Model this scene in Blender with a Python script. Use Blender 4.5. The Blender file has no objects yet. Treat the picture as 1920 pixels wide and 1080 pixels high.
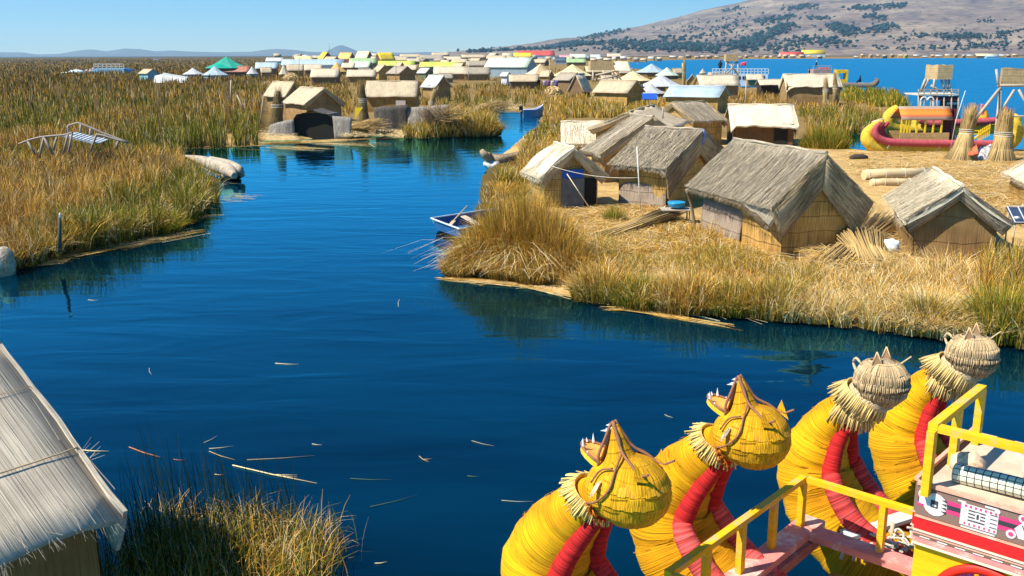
import bpy, math, random
import numpy as np
from mathutils import Vector, Matrix
random.seed(7)
RNG = np.random.default_rng(7)
C = bpy.context.scene.collection
SC = bpy.context.scene
# ------------------------------------------------------------------ camera
FPX = 1800.0; CAMH = 5.5
PITCH = math.atan((540-101.5)/FPX); ROLL = math.radians(-0.21)
cam_d = bpy.data.cameras.new('camera'); cam = bpy.data.objects.new('camera', cam_d); C.objects.link(cam)
cam_d.sensor_width = 36; cam_d.lens = 36*FPX/1920; cam_d.clip_start = 0.1; cam_d.clip_end = 60000
RM = Matrix.Rotation(math.pi/2-PITCH, 3, 'X') @ Matrix.Rotation(ROLL, 3, 'Z')
cam.matrix_world = Matrix.Translation((0, 0, CAMH)) @ RM.to_4x4()
SC.camera = cam
# ------------------------------------------------------------------ world, sun, exposure
SUN_EL = math.radians(50); SUN_DIR = Vector((-0.93, -0.36, 0)).normalized()      # horizontal direction to the sun
w = bpy.data.worlds.new('World'); SC.world = w; w.use_nodes = True
nt = w.node_tree; bg = nt.nodes['Background']
sky = nt.nodes.new('ShaderNodeTexSky'); sky.sky_type = 'NISHITA'; sky.sun_disc = False
sky.sun_elevation = SUN_EL; sky.sun_rotation = math.atan2(SUN_DIR.x, SUN_DIR.y)
sky.altitude = 3000; sky.air_density = 1.0; sky.dust_density = 0.3; sky.ozone_density = 2.5
hs = nt.nodes.new('ShaderNodeHueSaturation'); hs.inputs['Saturation'].default_value = 1.75; hs.inputs['Hue'].default_value = 0.494
nt.links.new(sky.outputs[0], hs.inputs['Color']); nt.links.new(hs.outputs[0], bg.inputs[0])
bg.inputs[1].default_value = 0.098
sd = bpy.data.lights.new('sun', 'SUN'); sd.energy = 5.0; sd.angle = math.radians(0.5); sd.color = (1, 0.93, 0.80)
so = bpy.data.objects.new('sun', sd); C.objects.link(so)
sv = Vector((SUN_DIR.x*math.cos(SUN_EL), SUN_DIR.y*math.cos(SUN_EL), math.sin(SUN_EL)))
so.rotation_euler = sv.to_track_quat('Z', 'Y').to_euler(); so.location = (-30, -10, 60)
SC.view_settings.view_transform = 'Standard'; SC.view_settings.look = 'None'; SC.view_settings.gamma = 1
SC.view_settings.exposure = 0.95
SC.render.engine = 'CYCLES'
SC.cycles.max_bounces = 6; SC.cycles.transparent_max_bounces = 8
# ------------------------------------------------------------------ helpers: pixels of the photograph to the ground
RMn = np.array(RM)
def P(px, py, z=0.35):
    d = RMn @ np.array([(px-960)/FPX, (540-py)/FPX, -1.0]); t = (z-CAMH)/d[2]
    return Vector((d[0]*t, d[1]*t, z))
def PV(px, py, z=0.0):
    d = np.stack([(px-960)/FPX, (540-py)/FPX, -np.ones_like(px)], 1) @ RMn.T
    t = (z-CAMH)/np.minimum(d[:, 2], -1e-4)
    return d[:, 0]*t, d[:, 1]*t
def ZAT(px, py, y):
    d = RMn @ np.array([(px-960)/FPX, (540-py)/FPX, -1.0]); t = y/d[1]
    return CAMH + d[2]*t
def XAT(px, py, y):
    d = RMn @ np.array([(px-960)/FPX, (540-py)/FPX, -1.0]); return d[0]*y/d[1]
# ------------------------------------------------------------------ materials
MATS = {}
def newmat(name):
    m = bpy.data.materials.new(name); m.use_nodes = True
    return m, m.node_tree, m.node_tree.nodes['Principled BSDF']
def N(nt, kind, **kw):
    n = nt.nodes.new(kind)
    for k, v in kw.items():
        if k in n.inputs: n.inputs[k].default_value = v
        else: setattr(n, k, v)
    return n
def ramp(nt, fac, stops):
    r = nt.nodes.new('ShaderNodeValToRGB')
    els = r.color_ramp.elements
    while len(els) < len(stops): els.new(0.5)
    for e, (p, c) in zip(els, stops): e.position = p; e.color = (*c, 1) if len(c) == 3 else c
    nt.links.new(fac, r.inputs[0]); return r.outputs[0]
def mul(nt, a, b, f=1.0):
    m = nt.nodes.new('ShaderNodeMix'); m.data_type = 'RGBA'; m.blend_type = 'MULTIPLY'; m.inputs[0].default_value = f
    nt.links.new(a, m.inputs[6]); nt.links.new(b, m.inputs[7]); return m.outputs[2]
def sc(c, k): return tuple(min(1, x*k) for x in c)
def fibre(name, c, su=45, sv=1.2, lo=0.62, hi=1.25, patch=0.25, bump=0.35, bands=0, bandw=0.06, rough=0.85, rot=0.0, stain=None, bd=(0.35, 0.3, 0.25)):
    """straw / reed: streaks run along V; optional binding lines every 1/bands m along V; colour times the mesh's Col"""
    if name in MATS: return MATS[name]
    m, t, b = newmat(name); L = t.links.new
    uv = N(t, 'ShaderNodeUVMap'); mp = N(t, 'ShaderNodeMapping'); mp.inputs['Scale'].default_value = (su, sv, 1); mp.inputs['Rotation'].default_value = (0, 0, rot)
    L(uv.outputs[0], mp.inputs[0])
    n1 = N(t, 'ShaderNodeTexNoise', Scale=1.0, Detail=3.0, Roughness=0.7); L(mp.outputs[0], n1.inputs[0])
    col = ramp(t, n1.outputs[0], [(0.28, sc(c, lo*0.7)), (0.45, sc(c, lo+0.25)), (0.6, c), (0.78, sc(c, hi))])
    n2 = N(t, 'ShaderNodeTexNoise', Scale=1.7, Detail=4.0); L(uv.outputs[0], n2.inputs[0])
    pc = ramp(t, n2.outputs[0], [(0.3, (1-patch,)*3 if stain is None else stain), (0.65, (1, 1, 1))])
    col = mul(t, col, pc)
    at = N(t, 'ShaderNodeAttribute', attribute_name='Col'); col = mul(t, col, at.outputs[0])
    h = n1.outputs[0]
    if bands:
        sp = N(t, 'ShaderNodeSeparateXYZ'); L(uv.outputs[0], sp.inputs[0])
        nz = N(t, 'ShaderNodeTexNoise', Scale=1.1, Detail=2.0); L(uv.outputs[0], nz.inputs[0])
        a1 = N(t, 'ShaderNodeMath', operation='MULTIPLY_ADD'); L(nz.outputs[0], a1.inputs[0]); a1.inputs[1].default_value = 0.22; L(sp.outputs[1], a1.inputs[2])
        a2 = N(t, 'ShaderNodeMath', operation='MULTIPLY'); L(a1.outputs[0], a2.inputs[0]); a2.inputs[1].default_value = bands
        a3 = N(t, 'ShaderNodeMath', operation='FRACT'); L(a2.outputs[0], a3.inputs[0])
        bc = ramp(t, a3.outputs[0], [(0.0, bd), (bandw, (1.0, 1.0, 1.0)), (0.5, (0.92, 0.9, 0.88)), (1.0, (1.0, 1.0, 1.0))])
        col = mul(t, col, bc)
        hh = N(t, 'ShaderNodeMath', operation='MULTIPLY_ADD'); L(bc, hh.inputs[0]); hh.inputs[1].default_value = 0.6; L(h, hh.inputs[2]); h = hh.outputs[0]
    bp = N(t, 'ShaderNodeBump', Strength=bump, Distance=0.03); L(h, bp.inputs['Height']); L(bp.outputs[0], b.inputs['Normal'])
    L(col, b.inputs['Base Color']); b.inputs['Roughness'].default_value = rough; b.inputs['Specular IOR Level'].default_value = 0.25
    MATS[name] = m; return m
def plain(name, c, rough=0.7, var=0.18, scale=6.0, bump=0.0, metal=0.0, spec=0.3, usecol=True):
    if name in MATS: return MATS[name]
    m, t, b = newmat(name); L = t.links.new
    tc = N(t, 'ShaderNodeTexCoord'); n = N(t, 'ShaderNodeTexNoise', Scale=scale, Detail=5.0, Roughness=0.65); L(tc.outputs['Object'], n.inputs[0])
    col = ramp(t, n.outputs[0], [(0.3, sc(c, 1-var)), (0.7, sc(c, 1+var*0.5))])
    if usecol:
        at = N(t, 'ShaderNodeAttribute', attribute_name='Col'); col = mul(t, col, at.outputs[0])
    L(col, b.inputs['Base Color']); b.inputs['Roughness'].default_value = rough; b.inputs['Metallic'].default_value = metal
    b.inputs['Specular IOR Level'].default_value = spec
    if bump:
        bp = N(t, 'ShaderNodeBump', Strength=bump, Distance=0.02); L(n.outputs[0], bp.inputs['Height']); L(bp.outputs[0], b.inputs['Normal'])
    MATS[name] = m; return m
def wood(name, c, wear=None, scale=1.0, rough=0.65):
    """painted or bare boards: grain along the object's local axes, worn patches"""
    if name in MATS: return MATS[name]
    m, t, b = newmat(name); L = t.links.new
    tc = N(t, 'ShaderNodeTexCoord'); mp = N(t, 'ShaderNodeMapping'); mp.inputs['Scale'].default_value = (3*scale, 3*scale, 30*scale); L(tc.outputs['Object'], mp.inputs[0])
    n = N(t, 'ShaderNodeTexNoise', Scale=1.0, Detail=5.0, Roughness=0.7); L(mp.outputs[0], n.inputs[0])
    col = ramp(t, n.outputs[0], [(0.3, sc(c, 0.75)), (0.55, c), (0.8, sc(c, 1.15))])
    if wear:
        n2 = N(t, 'ShaderNodeTexNoise', Scale=5.0*scale, Detail=8.0, Roughness=0.75); L(tc.outputs['Object'], n2.inputs[0])
        mx = N(t, 'ShaderNodeMix', data_type='RGBA'); L(ramp(t, n2.outputs[0], [(0.5, (0, 0, 0)), (0.62, (1, 1, 1))]), mx.inputs[0]); L(col, mx.inputs[6]); mx.inputs[7].default_value = (*wear, 1); col = mx.outputs[2]
    at = N(t, 'ShaderNodeAttribute', attribute_name='Col'); col = mul(t, col, at.outputs[0])
    bp = N(t, 'ShaderNodeBump', Strength=0.25, Distance=0.01); L(n.outputs[0], bp.inputs['Height']); L(bp.outputs[0], b.inputs['Normal'])
    L(col, b.inputs['Base Color']); b.inputs['Roughness'].default_value = rough; b.inputs['Specular IOR Level'].default_value = 0.3
    MATS[name] = m; return m
def metalroof(name, c, rust=0.2):
    if name in MATS: return MATS[name]
    m, t, b = newmat(name); L = t.links.new
    uv = N(t, 'ShaderNodeUVMap'); n = N(t, 'ShaderNodeTexNoise', Scale=1.3, Detail=6.0, Roughness=0.7); L(uv.outputs[0], n.inputs[0])
    col = ramp(t, n.outputs[0], [(0.3, sc(c, 1-rust)), (0.6, c)])
    sp = N(t, 'ShaderNodeSeparateXYZ'); L(uv.outputs[0], sp.inputs[0])
    s = N(t, 'ShaderNodeMath', operation='MULTIPLY'); L(sp.outputs[0], s.inputs[0]); s.inputs[1].default_value = 2*math.pi*7
    s2 = N(t, 'ShaderNodeMath', operation='SINE'); L(s.outputs[0], s2.inputs[0])
    bp = N(t, 'ShaderNodeBump', Strength=0.5, Distance=0.03); L(s2.outputs[0], bp.inputs['Height']); L(bp.outputs[0], b.inputs['Normal'])
    sh = N(t, 'ShaderNodeMath', operation='MULTIPLY'); L(sp.outputs[0], sh.inputs[0]); sh.inputs[1].default_value = 1.1
    wn = N(t, 'ShaderNodeTexWhiteNoise', noise_dimensions='1D'); fl = N(t, 'ShaderNodeMath', operation='FLOOR'); L(sh.outputs[0], fl.inputs[0]); L(fl.outputs[0], wn.inputs['W'])
    col = mul(t, col, ramp(t, wn.outputs[0], [(0, (0.86, 0.88, 0.9)), (1, (1, 1, 1))]))
    L(col, b.inputs['Base Color']); b.inputs['Roughness'].default_value = 0.5
    MATS[name] = m; return m
# reed blades: colour comes from the blade, some light passes through
mb = bpy.data.materials.new('reed_blades'); mb.use_nodes = True; t = mb.node_tree; t.nodes.clear()
o = N(t, 'ShaderNodeOutputMaterial'); at = N(t, 'ShaderNodeAttribute', attribute_name='Col')
d = N(t, 'ShaderNodeBsdfDiffuse'); tr = N(t, 'ShaderNodeBsdfTranslucent'); mx = N(t, 'ShaderNodeMixShader'); mx.inputs[0].default_value = 0.12
for s in (d, tr): t.links.new(at.outputs[0], s.inputs[0])
t.links.new(d.outputs[0], mx.inputs[1]); t.links.new(tr.outputs[0], mx.inputs[2]); t.links.new(mx.outputs[0], o.inputs[0]); BLADE = mb
# ------------------------------------------------------------------ mesh builder
class MB:
    def __init__(s): s.v = []; s.f = []; s.c = []; s.uv = []; s.smooth = []
    def vert(s, p, c=(1, 1, 1)): s.v.append(tuple(p)); s.c.append(c if isinstance(c, tuple) else (c, c, c)); return len(s.v)-1
    def face(s, idx, uv=None, smooth=False): s.f.append(tuple(idx)); s.uv.append(uv or [(0, 0)]*len(idx)); s.smooth.append(smooth)
    def poly(s, pts, uv=None, c=(1, 1, 1), smooth=False): s.face([s.vert(p, c) for p in pts], uv, smooth)
    def box(s, ce, sz, rz=0, M=None, c=(1, 1, 1)):
        h = [x/2 for x in sz]; R = M or Matrix.Rotation(rz, 3, 'Z'); ce = Vector(ce)
        q = [ce + R @ Vector((sx*h[0], sy*h[1], sz_*h[2])) for sx in (-1, 1) for sy in (-1, 1) for sz_ in (-1, 1)]
        i = [s.vert(p, c) for p in q]
        for k, (a, b_, c_, d_) in enumerate(((0, 1, 3, 2), (4, 6, 7, 5), (0, 4, 5, 1), (2, 3, 7, 6), (0, 2, 6, 4), (1, 5, 7, 3))):
            du = [sz[1], sz[1], sz[0], sz[0], sz[1], sz[1]][k]; dv = [sz[2], sz[2], sz[2], sz[2], sz[0], sz[0]][k]
            uvs = {0: [(0, 0), (0, dv), (du, dv), (du, 0)], 1: [(0, 0), (du, 0), (du, dv), (0, dv)], 2: [(0, 0), (du, 0), (du, dv), (0, dv)],
                   3: [(0, 0), (0, dv), (du, dv), (du, 0)], 4: [(0, 0), (du, 0), (du, dv), (0, dv)], 5: [(0, 0), (0, dv), (du, dv), (du, 0)]}[k]
            s.face([i[a], i[b_], i[c_], i[d_]], uvs)
    def bar(s, a, b, wd, ht=None, c=(1, 1, 1)):
        a = Vector(a); b = Vector(b); d = b-a; L = d.length
        if L < 1e-6: return
        R = d.to_track_quat('X', 'Z').to_matrix(); s.box((a+b)/2, (L, wd, ht or wd), M=R, c=c)
    def tube(s, pts, rad, n=10, c=(1, 1, 1), cap=True, flat=1.0, vs=1.0, side=None):
        pts = [Vector(p) for p in pts]; K = len(pts)
        if not hasattr(rad, '__len__'): rad = [rad]*K
        ref = Vector(side) if side else Vector((0.13, 0.21, 1)).normalized(); rings = []; ln = 0; lens = []
        for k in range(K):
            tg = (pts[min(k+1, K-1)]-pts[max(k-1, 0)]).normalized()
            if k: ln += (pts[k]-pts[k-1]).length
            lens.append(ln)
            u = tg.cross(ref)
            if u.length < 0.05: u = tg.cross(Vector((1, 0, 0)))
            u.normalize(); v = tg.cross(u).normalized(); 
            if side is None: ref = -u.cross(tg).normalized() if False else ref
            cc = c[k] if isinstance(c, list) else c
            rings.append([s.vert(pts[k]+(u*math.cos(2*math.pi*j/n)+v*math.sin(2*math.pi*j/n)*flat)*rad[k], cc) for j in range(n)])
        rm = max(rad)
        for k in range(K-1):
            for j in range(n):
                j2 = (j+1) % n; u0 = j/n*6.28*rm; u1 = (j+1)/n*6.28*rm
                s.face([rings[k][j], rings[k][j2], rings[k+1][j2], rings[k+1][j]], [(u0, lens[k]*vs), (u1, lens[k]*vs), (u1, lens[k+1]*vs), (u0, lens[k+1]*vs)], True)
        if cap: s.face(rings[0][::-1]); s.face(rings[-1])
    def ellipsoid(s, ce, r, n=16, m=10, M=None, c=(1, 1, 1), fn=None):
        ce = Vector(ce); R = M or Matrix.Identity(3); g = []
        for i in range(m+1):
            th = math.pi*i/m; row = []
            for j in range(n):
                ph = 2*math.pi*j/n; p = Vector((math.cos(ph)*math.sin(th)*r[0], math.sin(ph)*math.sin(th)*r[1], math.cos(th)*r[2]))
                if fn: p = fn(p)
                row.append(s.vert(ce+R @ p, c))
            g.append(row)
        rr = max(r)
        for i in range(m):
            for j in range(n):
                j2 = (j+1) % n; u0 = j/n*6.28*rr; u1 = (j+1)/n*6.28*rr; v0 = i/m*3.14*rr; v1 = (i+1)/m*3.14*rr
                s.face([g[i][j], g[i+1][j], g[i+1][j2], g[i][j2]], [(u0, v0), (u0, v1), (u1, v1), (u1, v0)], True)
    def panel(s, A, B, D, E, nx=8, ny=5, th=0.06, sag=0.0, wob=0.0, uv0=0.0, edge=None, c=(1, 1, 1), seed=0, cvar=0.0):
        """thick mat: A-B top edge, E-D bottom edge (A above E, B above D). edge(u) lowers/moves the bottom edge."""
        A, B, D, E = map(Vector, (A, B, D, E)); r = random.Random(seed)
        nrm = (B-A).cross(E-A).normalized(); 
        if nrm.z < 0: nrm = -nrm
        wl = (B-A).length; hl = (E-A).length; g = [[], []]
        ph = [r.uniform(0, 6.28) for _ in range(6)]
        for j in range(ny+1):
            v = j/ny; rows = ([], [])
            for i in range(nx+1):
                u = i/nx; p = (A*(1-u)+B*u)*(1-v)+(E*(1-u)+D*u)*v
                h = -sag*math.sin(math.pi*v)*(0.6+0.4*math.sin(ph[5]+u*4)) + wob*(math.sin(u*wl*1.9+ph[0]+v*2)+0.7*math.sin(u*wl*4.3+ph[1]-v*3)+0.5*math.sin(u*wl*9.1+ph[2]))
                p = p+nrm*h
                if edge: p = p+edge(u)*v*v
                cc = 1+cvar*math.sin(u*wl*2.3+ph[3])*math.sin(v*3+ph[4]); cc = tuple(x*cc for x in c)
                rows[0].append(s.vert(p, cc)); rows[1].append(s.vert(p-nrm*th, cc))
            g[0].append(rows[0]); g[1].append(rows[1])
        flip = (B-A).cross(E-A).dot(nrm) > 0
        def q(a, b_, c_, d_, uvs, sm=True):
            idx = [a, b_, c_, d_]
            if not flip: idx = idx[::-1]; uvs = uvs[::-1]
            s.face(idx, uvs, sm)
        U = lambda i: uv0+i/nx*wl; V = lambda j: j/ny*hl
        for j in range(ny):
            for i in range(nx):
                uvs = [(U(i), V(j)), (U(i+1), V(j)), (U(i+1), V(j+1)), (U(i), V(j+1))]
                q(g[0][j][i], g[0][j][i+1], g[0][j+1][i+1], g[0][j+1][i], uvs)
                q(g[1][j+1][i], g[1][j+1][i+1], g[1][j][i+1], g[1][j][i], uvs[::-1])
        for i in range(nx):
            for j, sg in ((0, 1), (ny, -1)):
                a, b_ = (i, i+1) if sg < 0 else (i+1, i)
                q(g[0][j][a], g[0][j][b_], g[1][j][b_], g[1][j][a], [(U(a)*3, 0), (U(b_)*3, 0), (U(b_)*3, th), (U(a)*3, th)], False)
        for j in range(ny):
            for i, sg in ((0, -1), (nx, 1)):
                a, b_ = (j, j+1) if sg < 0 else (j+1, j)
                q(g[0][a][i], g[0][b_][i], g[1][b_][i], g[1][a][i], [(0, V(a)), (0, V(b_)), (th, V(b_)), (th, V(a))], False)
    def strands(s, A, B, D, E, n, ln=(0.25, 0.7), wd=0.012, lift=0.02, cr=(0.7, 1.25), seed=0, ang=0.06, over=0.1, vmin=0.0, vmax=1.0):
        """loose stalks lying on a mat, running from its top edge to its bottom edge"""
        A, B, D, E = map(Vector, (A, B, D, E)); r = random.Random(seed+99)
        nrm = (B-A).cross(E-A).normalized()
        if nrm.z < 0: nrm = -nrm
        hl = ((E-A).length+(D-B).length)/2; wl = (B-A).length
        for _ in range(n):
            u = r.random(); v = r.uniform(vmin, vmax); L = r.uniform(*ln)
            f = lambda u_, v_: (A*(1-u_)+B*u_)*(1-v_)+(E*(1-u_)+D*u_)*v_
            v2 = min(v+L/hl, 1+over*r.random()); du = r.gauss(0, ang)*L/wl
            p = f(u, v)+nrm*(lift*r.uniform(0.2, 1)); q = f(u+du, v2)+nrm*(lift*r.uniform(0.2, 1.6))
            t_ = (q-p)
            if t_.length < 0.05: continue
            sd_ = t_.cross(nrm).normalized()*wd*r.uniform(0.5, 1.2)/2; k = r.uniform(*cr); c = (k, k, k*r.uniform(0.9, 1.02))
            s.poly([p-sd_, p+sd_, q+sd_, q-sd_], [(u*9, 0), (u*9+.01, 0), (u*9+.01, L), (u*9, L)], c)
    def build(s, name, mat, parent=None, loc=None, rz=0):
        me = bpy.data.meshes.new(name); me.from_pydata(s.v, [], s.f); me.materials.append(mat)
        if s.v:
            uvl = me.uv_layers.new(name='UVMap'); uvl.data.foreach_set('uv', np.array([x for f in s.uv for p in f for x in p], dtype=np.float32))
            ca = me.color_attributes.new('Col', 'FLOAT_COLOR', 'POINT'); a = np.ones((len(s.v), 4), np.float32); a[:, :3] = np.array(s.c); ca.data.foreach_set('color', a.ravel())
            me.polygons.foreach_set('use_smooth', np.array(s.smooth, dtype=bool))
        me.update(); o = bpy.data.objects.new(name, me); C.objects.link(o)
        if parent: o.parent = parent
        if loc is not None: o.location = loc; o.rotation_euler = (0, 0, rz)
        return o
def tag(o, label=None, cat=None, group=None, kind=None):
    if label: o['label'] = label
    if cat: o['category'] = cat
    if group: o['group'] = group
    if kind: o['kind'] = kind
    return o
def thing(name, label, cat, loc=(0, 0, 0), rz=0, group=None):
    o = bpy.data.objects.new(name, None); C.objects.link(o); o.location = loc; o.rotation_euler = (0, 0, rz); o.empty_display_size = 0.2
    return tag(o, label, cat, group)
def copy_tree(o, parent=None):
    c = o.copy(); C.objects.link(c); c.parent = parent
    for ch in o.children: copy_tree(ch, c)
    return c
def npmesh(name, verts, faces, cols, mat, smooth=False):
    """big quad mesh from numpy arrays"""
    me = bpy.data.meshes.new(name); nf = len(faces); k = faces.shape[1]
    me.vertices.add(len(verts)); me.vertices.foreach_set('co', verts.astype(np.float32).ravel())
    me.loops.add(nf*k); me.loops.foreach_set('vertex_index', faces.astype(np.int32).ravel())
    me.polygons.add(nf); me.polygons.foreach_set('loop_start', np.arange(0, nf*k, k, dtype=np.int32))
    if smooth: me.polygons.foreach_set('use_smooth', np.ones(nf, bool))
    me.update(calc_edges=True)
    ca = me.color_attributes.new('Col', 'FLOAT_COLOR', 'POINT'); a = np.ones((len(verts), 4), np.float32); a[:, :3] = cols; ca.data.foreach_set('color', a.ravel())
    me.materials.append(mat); o = bpy.data.objects.new(name, me); C.objects.link(o); return o
def crv(pts, n=6):
    """Catmull-Rom through points (any dimension), n steps a span"""
    P_ = [np.array(p, float) for p in pts]; P_ = [2*P_[0]-P_[1]]+P_+[2*P_[-1]-P_[-2]]; out = []
    for i in range(1, len(P_)-2):
        p0, p1, p2, p3 = P_[i-1:i+3]
        for k in range(n):
            t_ = k/n; out.append(0.5*((2*p1)+(-p0+p2)*t_+(2*p0-5*p1+4*p2-p3)*t_*t_+(-p0+3*p1-3*p2+p3)*t_**3))
    out.append(P_[-2]); return out
# value noise for numpy
_T = RNG.random((256, 256))
def vnoise(x, y):
    xi = np.floor(x).astype(int); yi = np.floor(y).astype(int); fx = x-xi; fy = y-yi; fx = fx*fx*(3-2*fx); fy = fy*fy*(3-2*fy)
    a = _T[xi % 256, yi % 256]; b = _T[(xi+1) % 256, yi % 256]; c = _T[xi % 256, (yi+1) % 256]; d = _T[(xi+1) % 256, (yi+1) % 256]
    return (a*(1-fx)+b*fx)*(1-fy)+(c*(1-fx)+d*fx)*fy
def fbm(x, y, o=4):
    s = 0; a = 0.5
    for k in range(o): s = s+a*vnoise(x*2**k+k*17.3, y*2**k+k*9.1); a *= 0.5
    return s/(1-0.5**o)
def inpoly(x, y, poly):
    ins = np.zeros(len(x), bool); n = len(poly)
    for i in range(n):
        x0, y0 = poly[i][:2]; x1, y1 = poly[(i+1) % n][:2]
        if y0 == y1: continue
        c = ((y0 > y) != (y1 > y)) & (x < (x1-x0)*(y-y0)/(y1-y0)+x0); ins ^= c
    return ins
def pdist(x, y, poly):
    d = np.full(len(x), 1e9); n = len(poly)
    for i in range(n):
        x0, y0 = poly[i][:2]; x1, y1 = poly[(i+1) % n][:2]; dx = x1-x0; dy = y1-y0; l2 = dx*dx+dy*dy+1e-9
        t_ = np.clip(((x-x0)*dx+(y-y0)*dy)/l2, 0, 1); d = np.minimum(d, np.hypot(x-x0-t_*dx, y-y0-t_*dy))
    return d
# ================================================================== THE SETTING
# ---- water
m, t, b = newmat('lake_water'); L = t.links.new
tc = N(t, 'ShaderNodeTexCoord')
def nz(sx, sy, rot, scale, det, dist=0.0):
    mp = N(t, 'ShaderNodeMapping'); mp.inputs['Scale'].default_value = (sx, sy, 1); mp.inputs['Rotation'].default_value = (0, 0, rot); L(tc.outputs['Object'], mp.inputs[0])
    n = N(t, 'ShaderNodeTexNoise', Scale=scale, Detail=det, Roughness=0.5, Distortion=dist); L(mp.outputs[0], n.inputs[0]); return n.outputs[0]
w1 = nz(0.35, 1.0, 0.25, 1.0, 2.0, 0.6); w2 = nz(0.5, 1.0, -0.3, 3.2, 2.0, 0.8); w3 = nz(0.2, 0.45, 0.12, 0.8, 1.0); w4 = nz(0.25, 0.8, 0.1, 1.4, 3.0, 0.3)
sxyz = N(t, 'ShaderNodeSeparateXYZ'); L(tc.outputs['Object'], sxyz.inputs[0])
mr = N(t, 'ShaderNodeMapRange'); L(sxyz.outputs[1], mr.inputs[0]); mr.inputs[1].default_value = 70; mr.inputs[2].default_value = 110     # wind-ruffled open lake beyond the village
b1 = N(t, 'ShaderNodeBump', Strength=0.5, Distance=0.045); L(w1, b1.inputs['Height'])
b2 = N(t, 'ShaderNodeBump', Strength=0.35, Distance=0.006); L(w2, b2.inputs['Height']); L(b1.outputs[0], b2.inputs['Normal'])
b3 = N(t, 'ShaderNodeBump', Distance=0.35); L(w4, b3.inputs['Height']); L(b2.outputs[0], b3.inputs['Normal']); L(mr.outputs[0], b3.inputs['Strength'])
nrm = b3.outputs[0]
t.nodes.remove(b); out = t.nodes['Material Output']
body = N(t, 'ShaderNodeBsdfDiffuse'); gl = N(t, 'ShaderNodeBsdfGlossy'); fr = N(t, 'ShaderNodeFresnel', IOR=1.33); mixs = N(t, 'ShaderNodeMixShader')
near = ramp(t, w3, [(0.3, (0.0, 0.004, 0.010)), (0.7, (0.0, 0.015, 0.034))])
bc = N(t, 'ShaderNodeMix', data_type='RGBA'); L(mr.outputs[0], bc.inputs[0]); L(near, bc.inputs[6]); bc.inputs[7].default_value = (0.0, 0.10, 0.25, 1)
L(bc.outputs[2], body.inputs[0]); L(nrm, body.inputs['Normal']); gl.inputs['Color'].default_value = (0.22, 0.80, 1.0, 1)
rg = N(t, 'ShaderNodeMath', operation='MULTIPLY_ADD'); L(mr.outputs[0], rg.inputs[0]); rg.inputs[1].default_value = 0.42; rg.inputs[2].default_value = 0.02; L(rg.outputs[0], gl.inputs['Roughness'])
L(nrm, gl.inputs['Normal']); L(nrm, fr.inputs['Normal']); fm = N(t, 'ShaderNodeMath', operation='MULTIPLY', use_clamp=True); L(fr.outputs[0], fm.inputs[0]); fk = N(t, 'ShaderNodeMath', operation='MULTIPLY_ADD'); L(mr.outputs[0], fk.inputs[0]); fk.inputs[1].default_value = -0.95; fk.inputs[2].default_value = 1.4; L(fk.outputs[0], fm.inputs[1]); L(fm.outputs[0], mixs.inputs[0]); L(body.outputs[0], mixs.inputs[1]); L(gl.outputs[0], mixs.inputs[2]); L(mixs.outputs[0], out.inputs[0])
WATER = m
mbx = MB(); rr = [4, 60, 400, 2500, 14000]; na = 48; rings = []
c0 = mbx.vert((0, 0, 0))
for R_ in rr: rings.append([mbx.vert((R_*math.cos(2*math.pi*k/na), R_*math.sin(2*math.pi*k/na), 0)) for k in range(na)])
for k in range(na): mbx.face([c0, rings[0][k], rings[0][(k+1) % na]])
for a_, b_ in zip(rings[:-1], rings[1:]):
    for k in range(na): mbx.face([a_[k], b_[k], b_[(k+1) % na], a_[(k+1) % na]])
tag(mbx.build('water', WATER), kind='structure')
# ---- the reed land: outline as pixels of its waterline, far part in metres
shore_px = [(-500, 560), (-200, 530), (0, 508), (60, 492), (110, 476), (135, 470), (215, 455), (310, 432), (352, 418), (388, 400), (405, 378), (400, 350), (352, 318), (335, 296), (348, 277), (420, 275),
    (482, 271), (498, 262), (540, 263), (640, 257), (700, 253), (760, 257), (860, 253), (925, 250), (934, 236), (925, 226), (880, 216), (905, 206), (960, 208), (990, 214), (1014, 222), (1008, 236), (975, 262), (945, 285), (930, 300),
    (905, 330), (900, 360), (893, 400), (880, 425), (850, 480), (838, 512), (900, 522), (1000, 532), (1090, 550), (1200, 575), (1350, 583), (1450, 590), (1600, 604), (1750, 622), (1920, 640), (2150, 670), (2500, 720)]
back_px = [(2600, 292), (2100, 290), (1920, 287), (1700, 288), (1640, 292), (1600, 287), (1574, 268), (1590, 252), (1640, 250), (1672, 236), (1700, 226), (1712, 212), (1700, 196), (1680, 186), (1620, 176), (1560, 176), (1500, 172), (1450, 168), (1330, 165),
    (1290, 150), (1240, 134), (1180, 129), (1150, 122), (1188, 116), (1240, 112.8), (1300, 111.8), (1400, 110.8), (1600, 109.6), (1920, 108.2), (2500, 105.6)]
OUT = [tuple(P(x, y, 0))[:2] for x, y in shore_px+back_px]+[(2500, 5600), (0, 6100), (-5200, 5600), (-1200, 300), (-60, 18)]
nr, nc = 575, 210
Dr = 7*1.0118**np.arange(nr); Az = np.linspace(-0.95, 0.95, nc)
DD, AA = np.meshgrid(Dr, Az, indexing='ij'); X = (DD*np.sin(AA)).ravel(); Y = (DD*np.cos(AA)).ravel(); DDf = DD.ravel()
ins = inpoly(X, Y, OUT); dist = pdist(X, Y, OUT); sg = np.where(ins, dist, -dist)
edge = 0.7+DDf*0.004
Z = -0.25+0.5*np.clip(sg/edge+0.45+0.5*(fbm(X*0.9, Y*0.9)-0.5), 0, 1.2)+np.where(ins, 0.14*(fbm(X*0.7, Y*0.7)-0.4)+0.05*(fbm(X*4, Y*4)-.5), 0)
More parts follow.
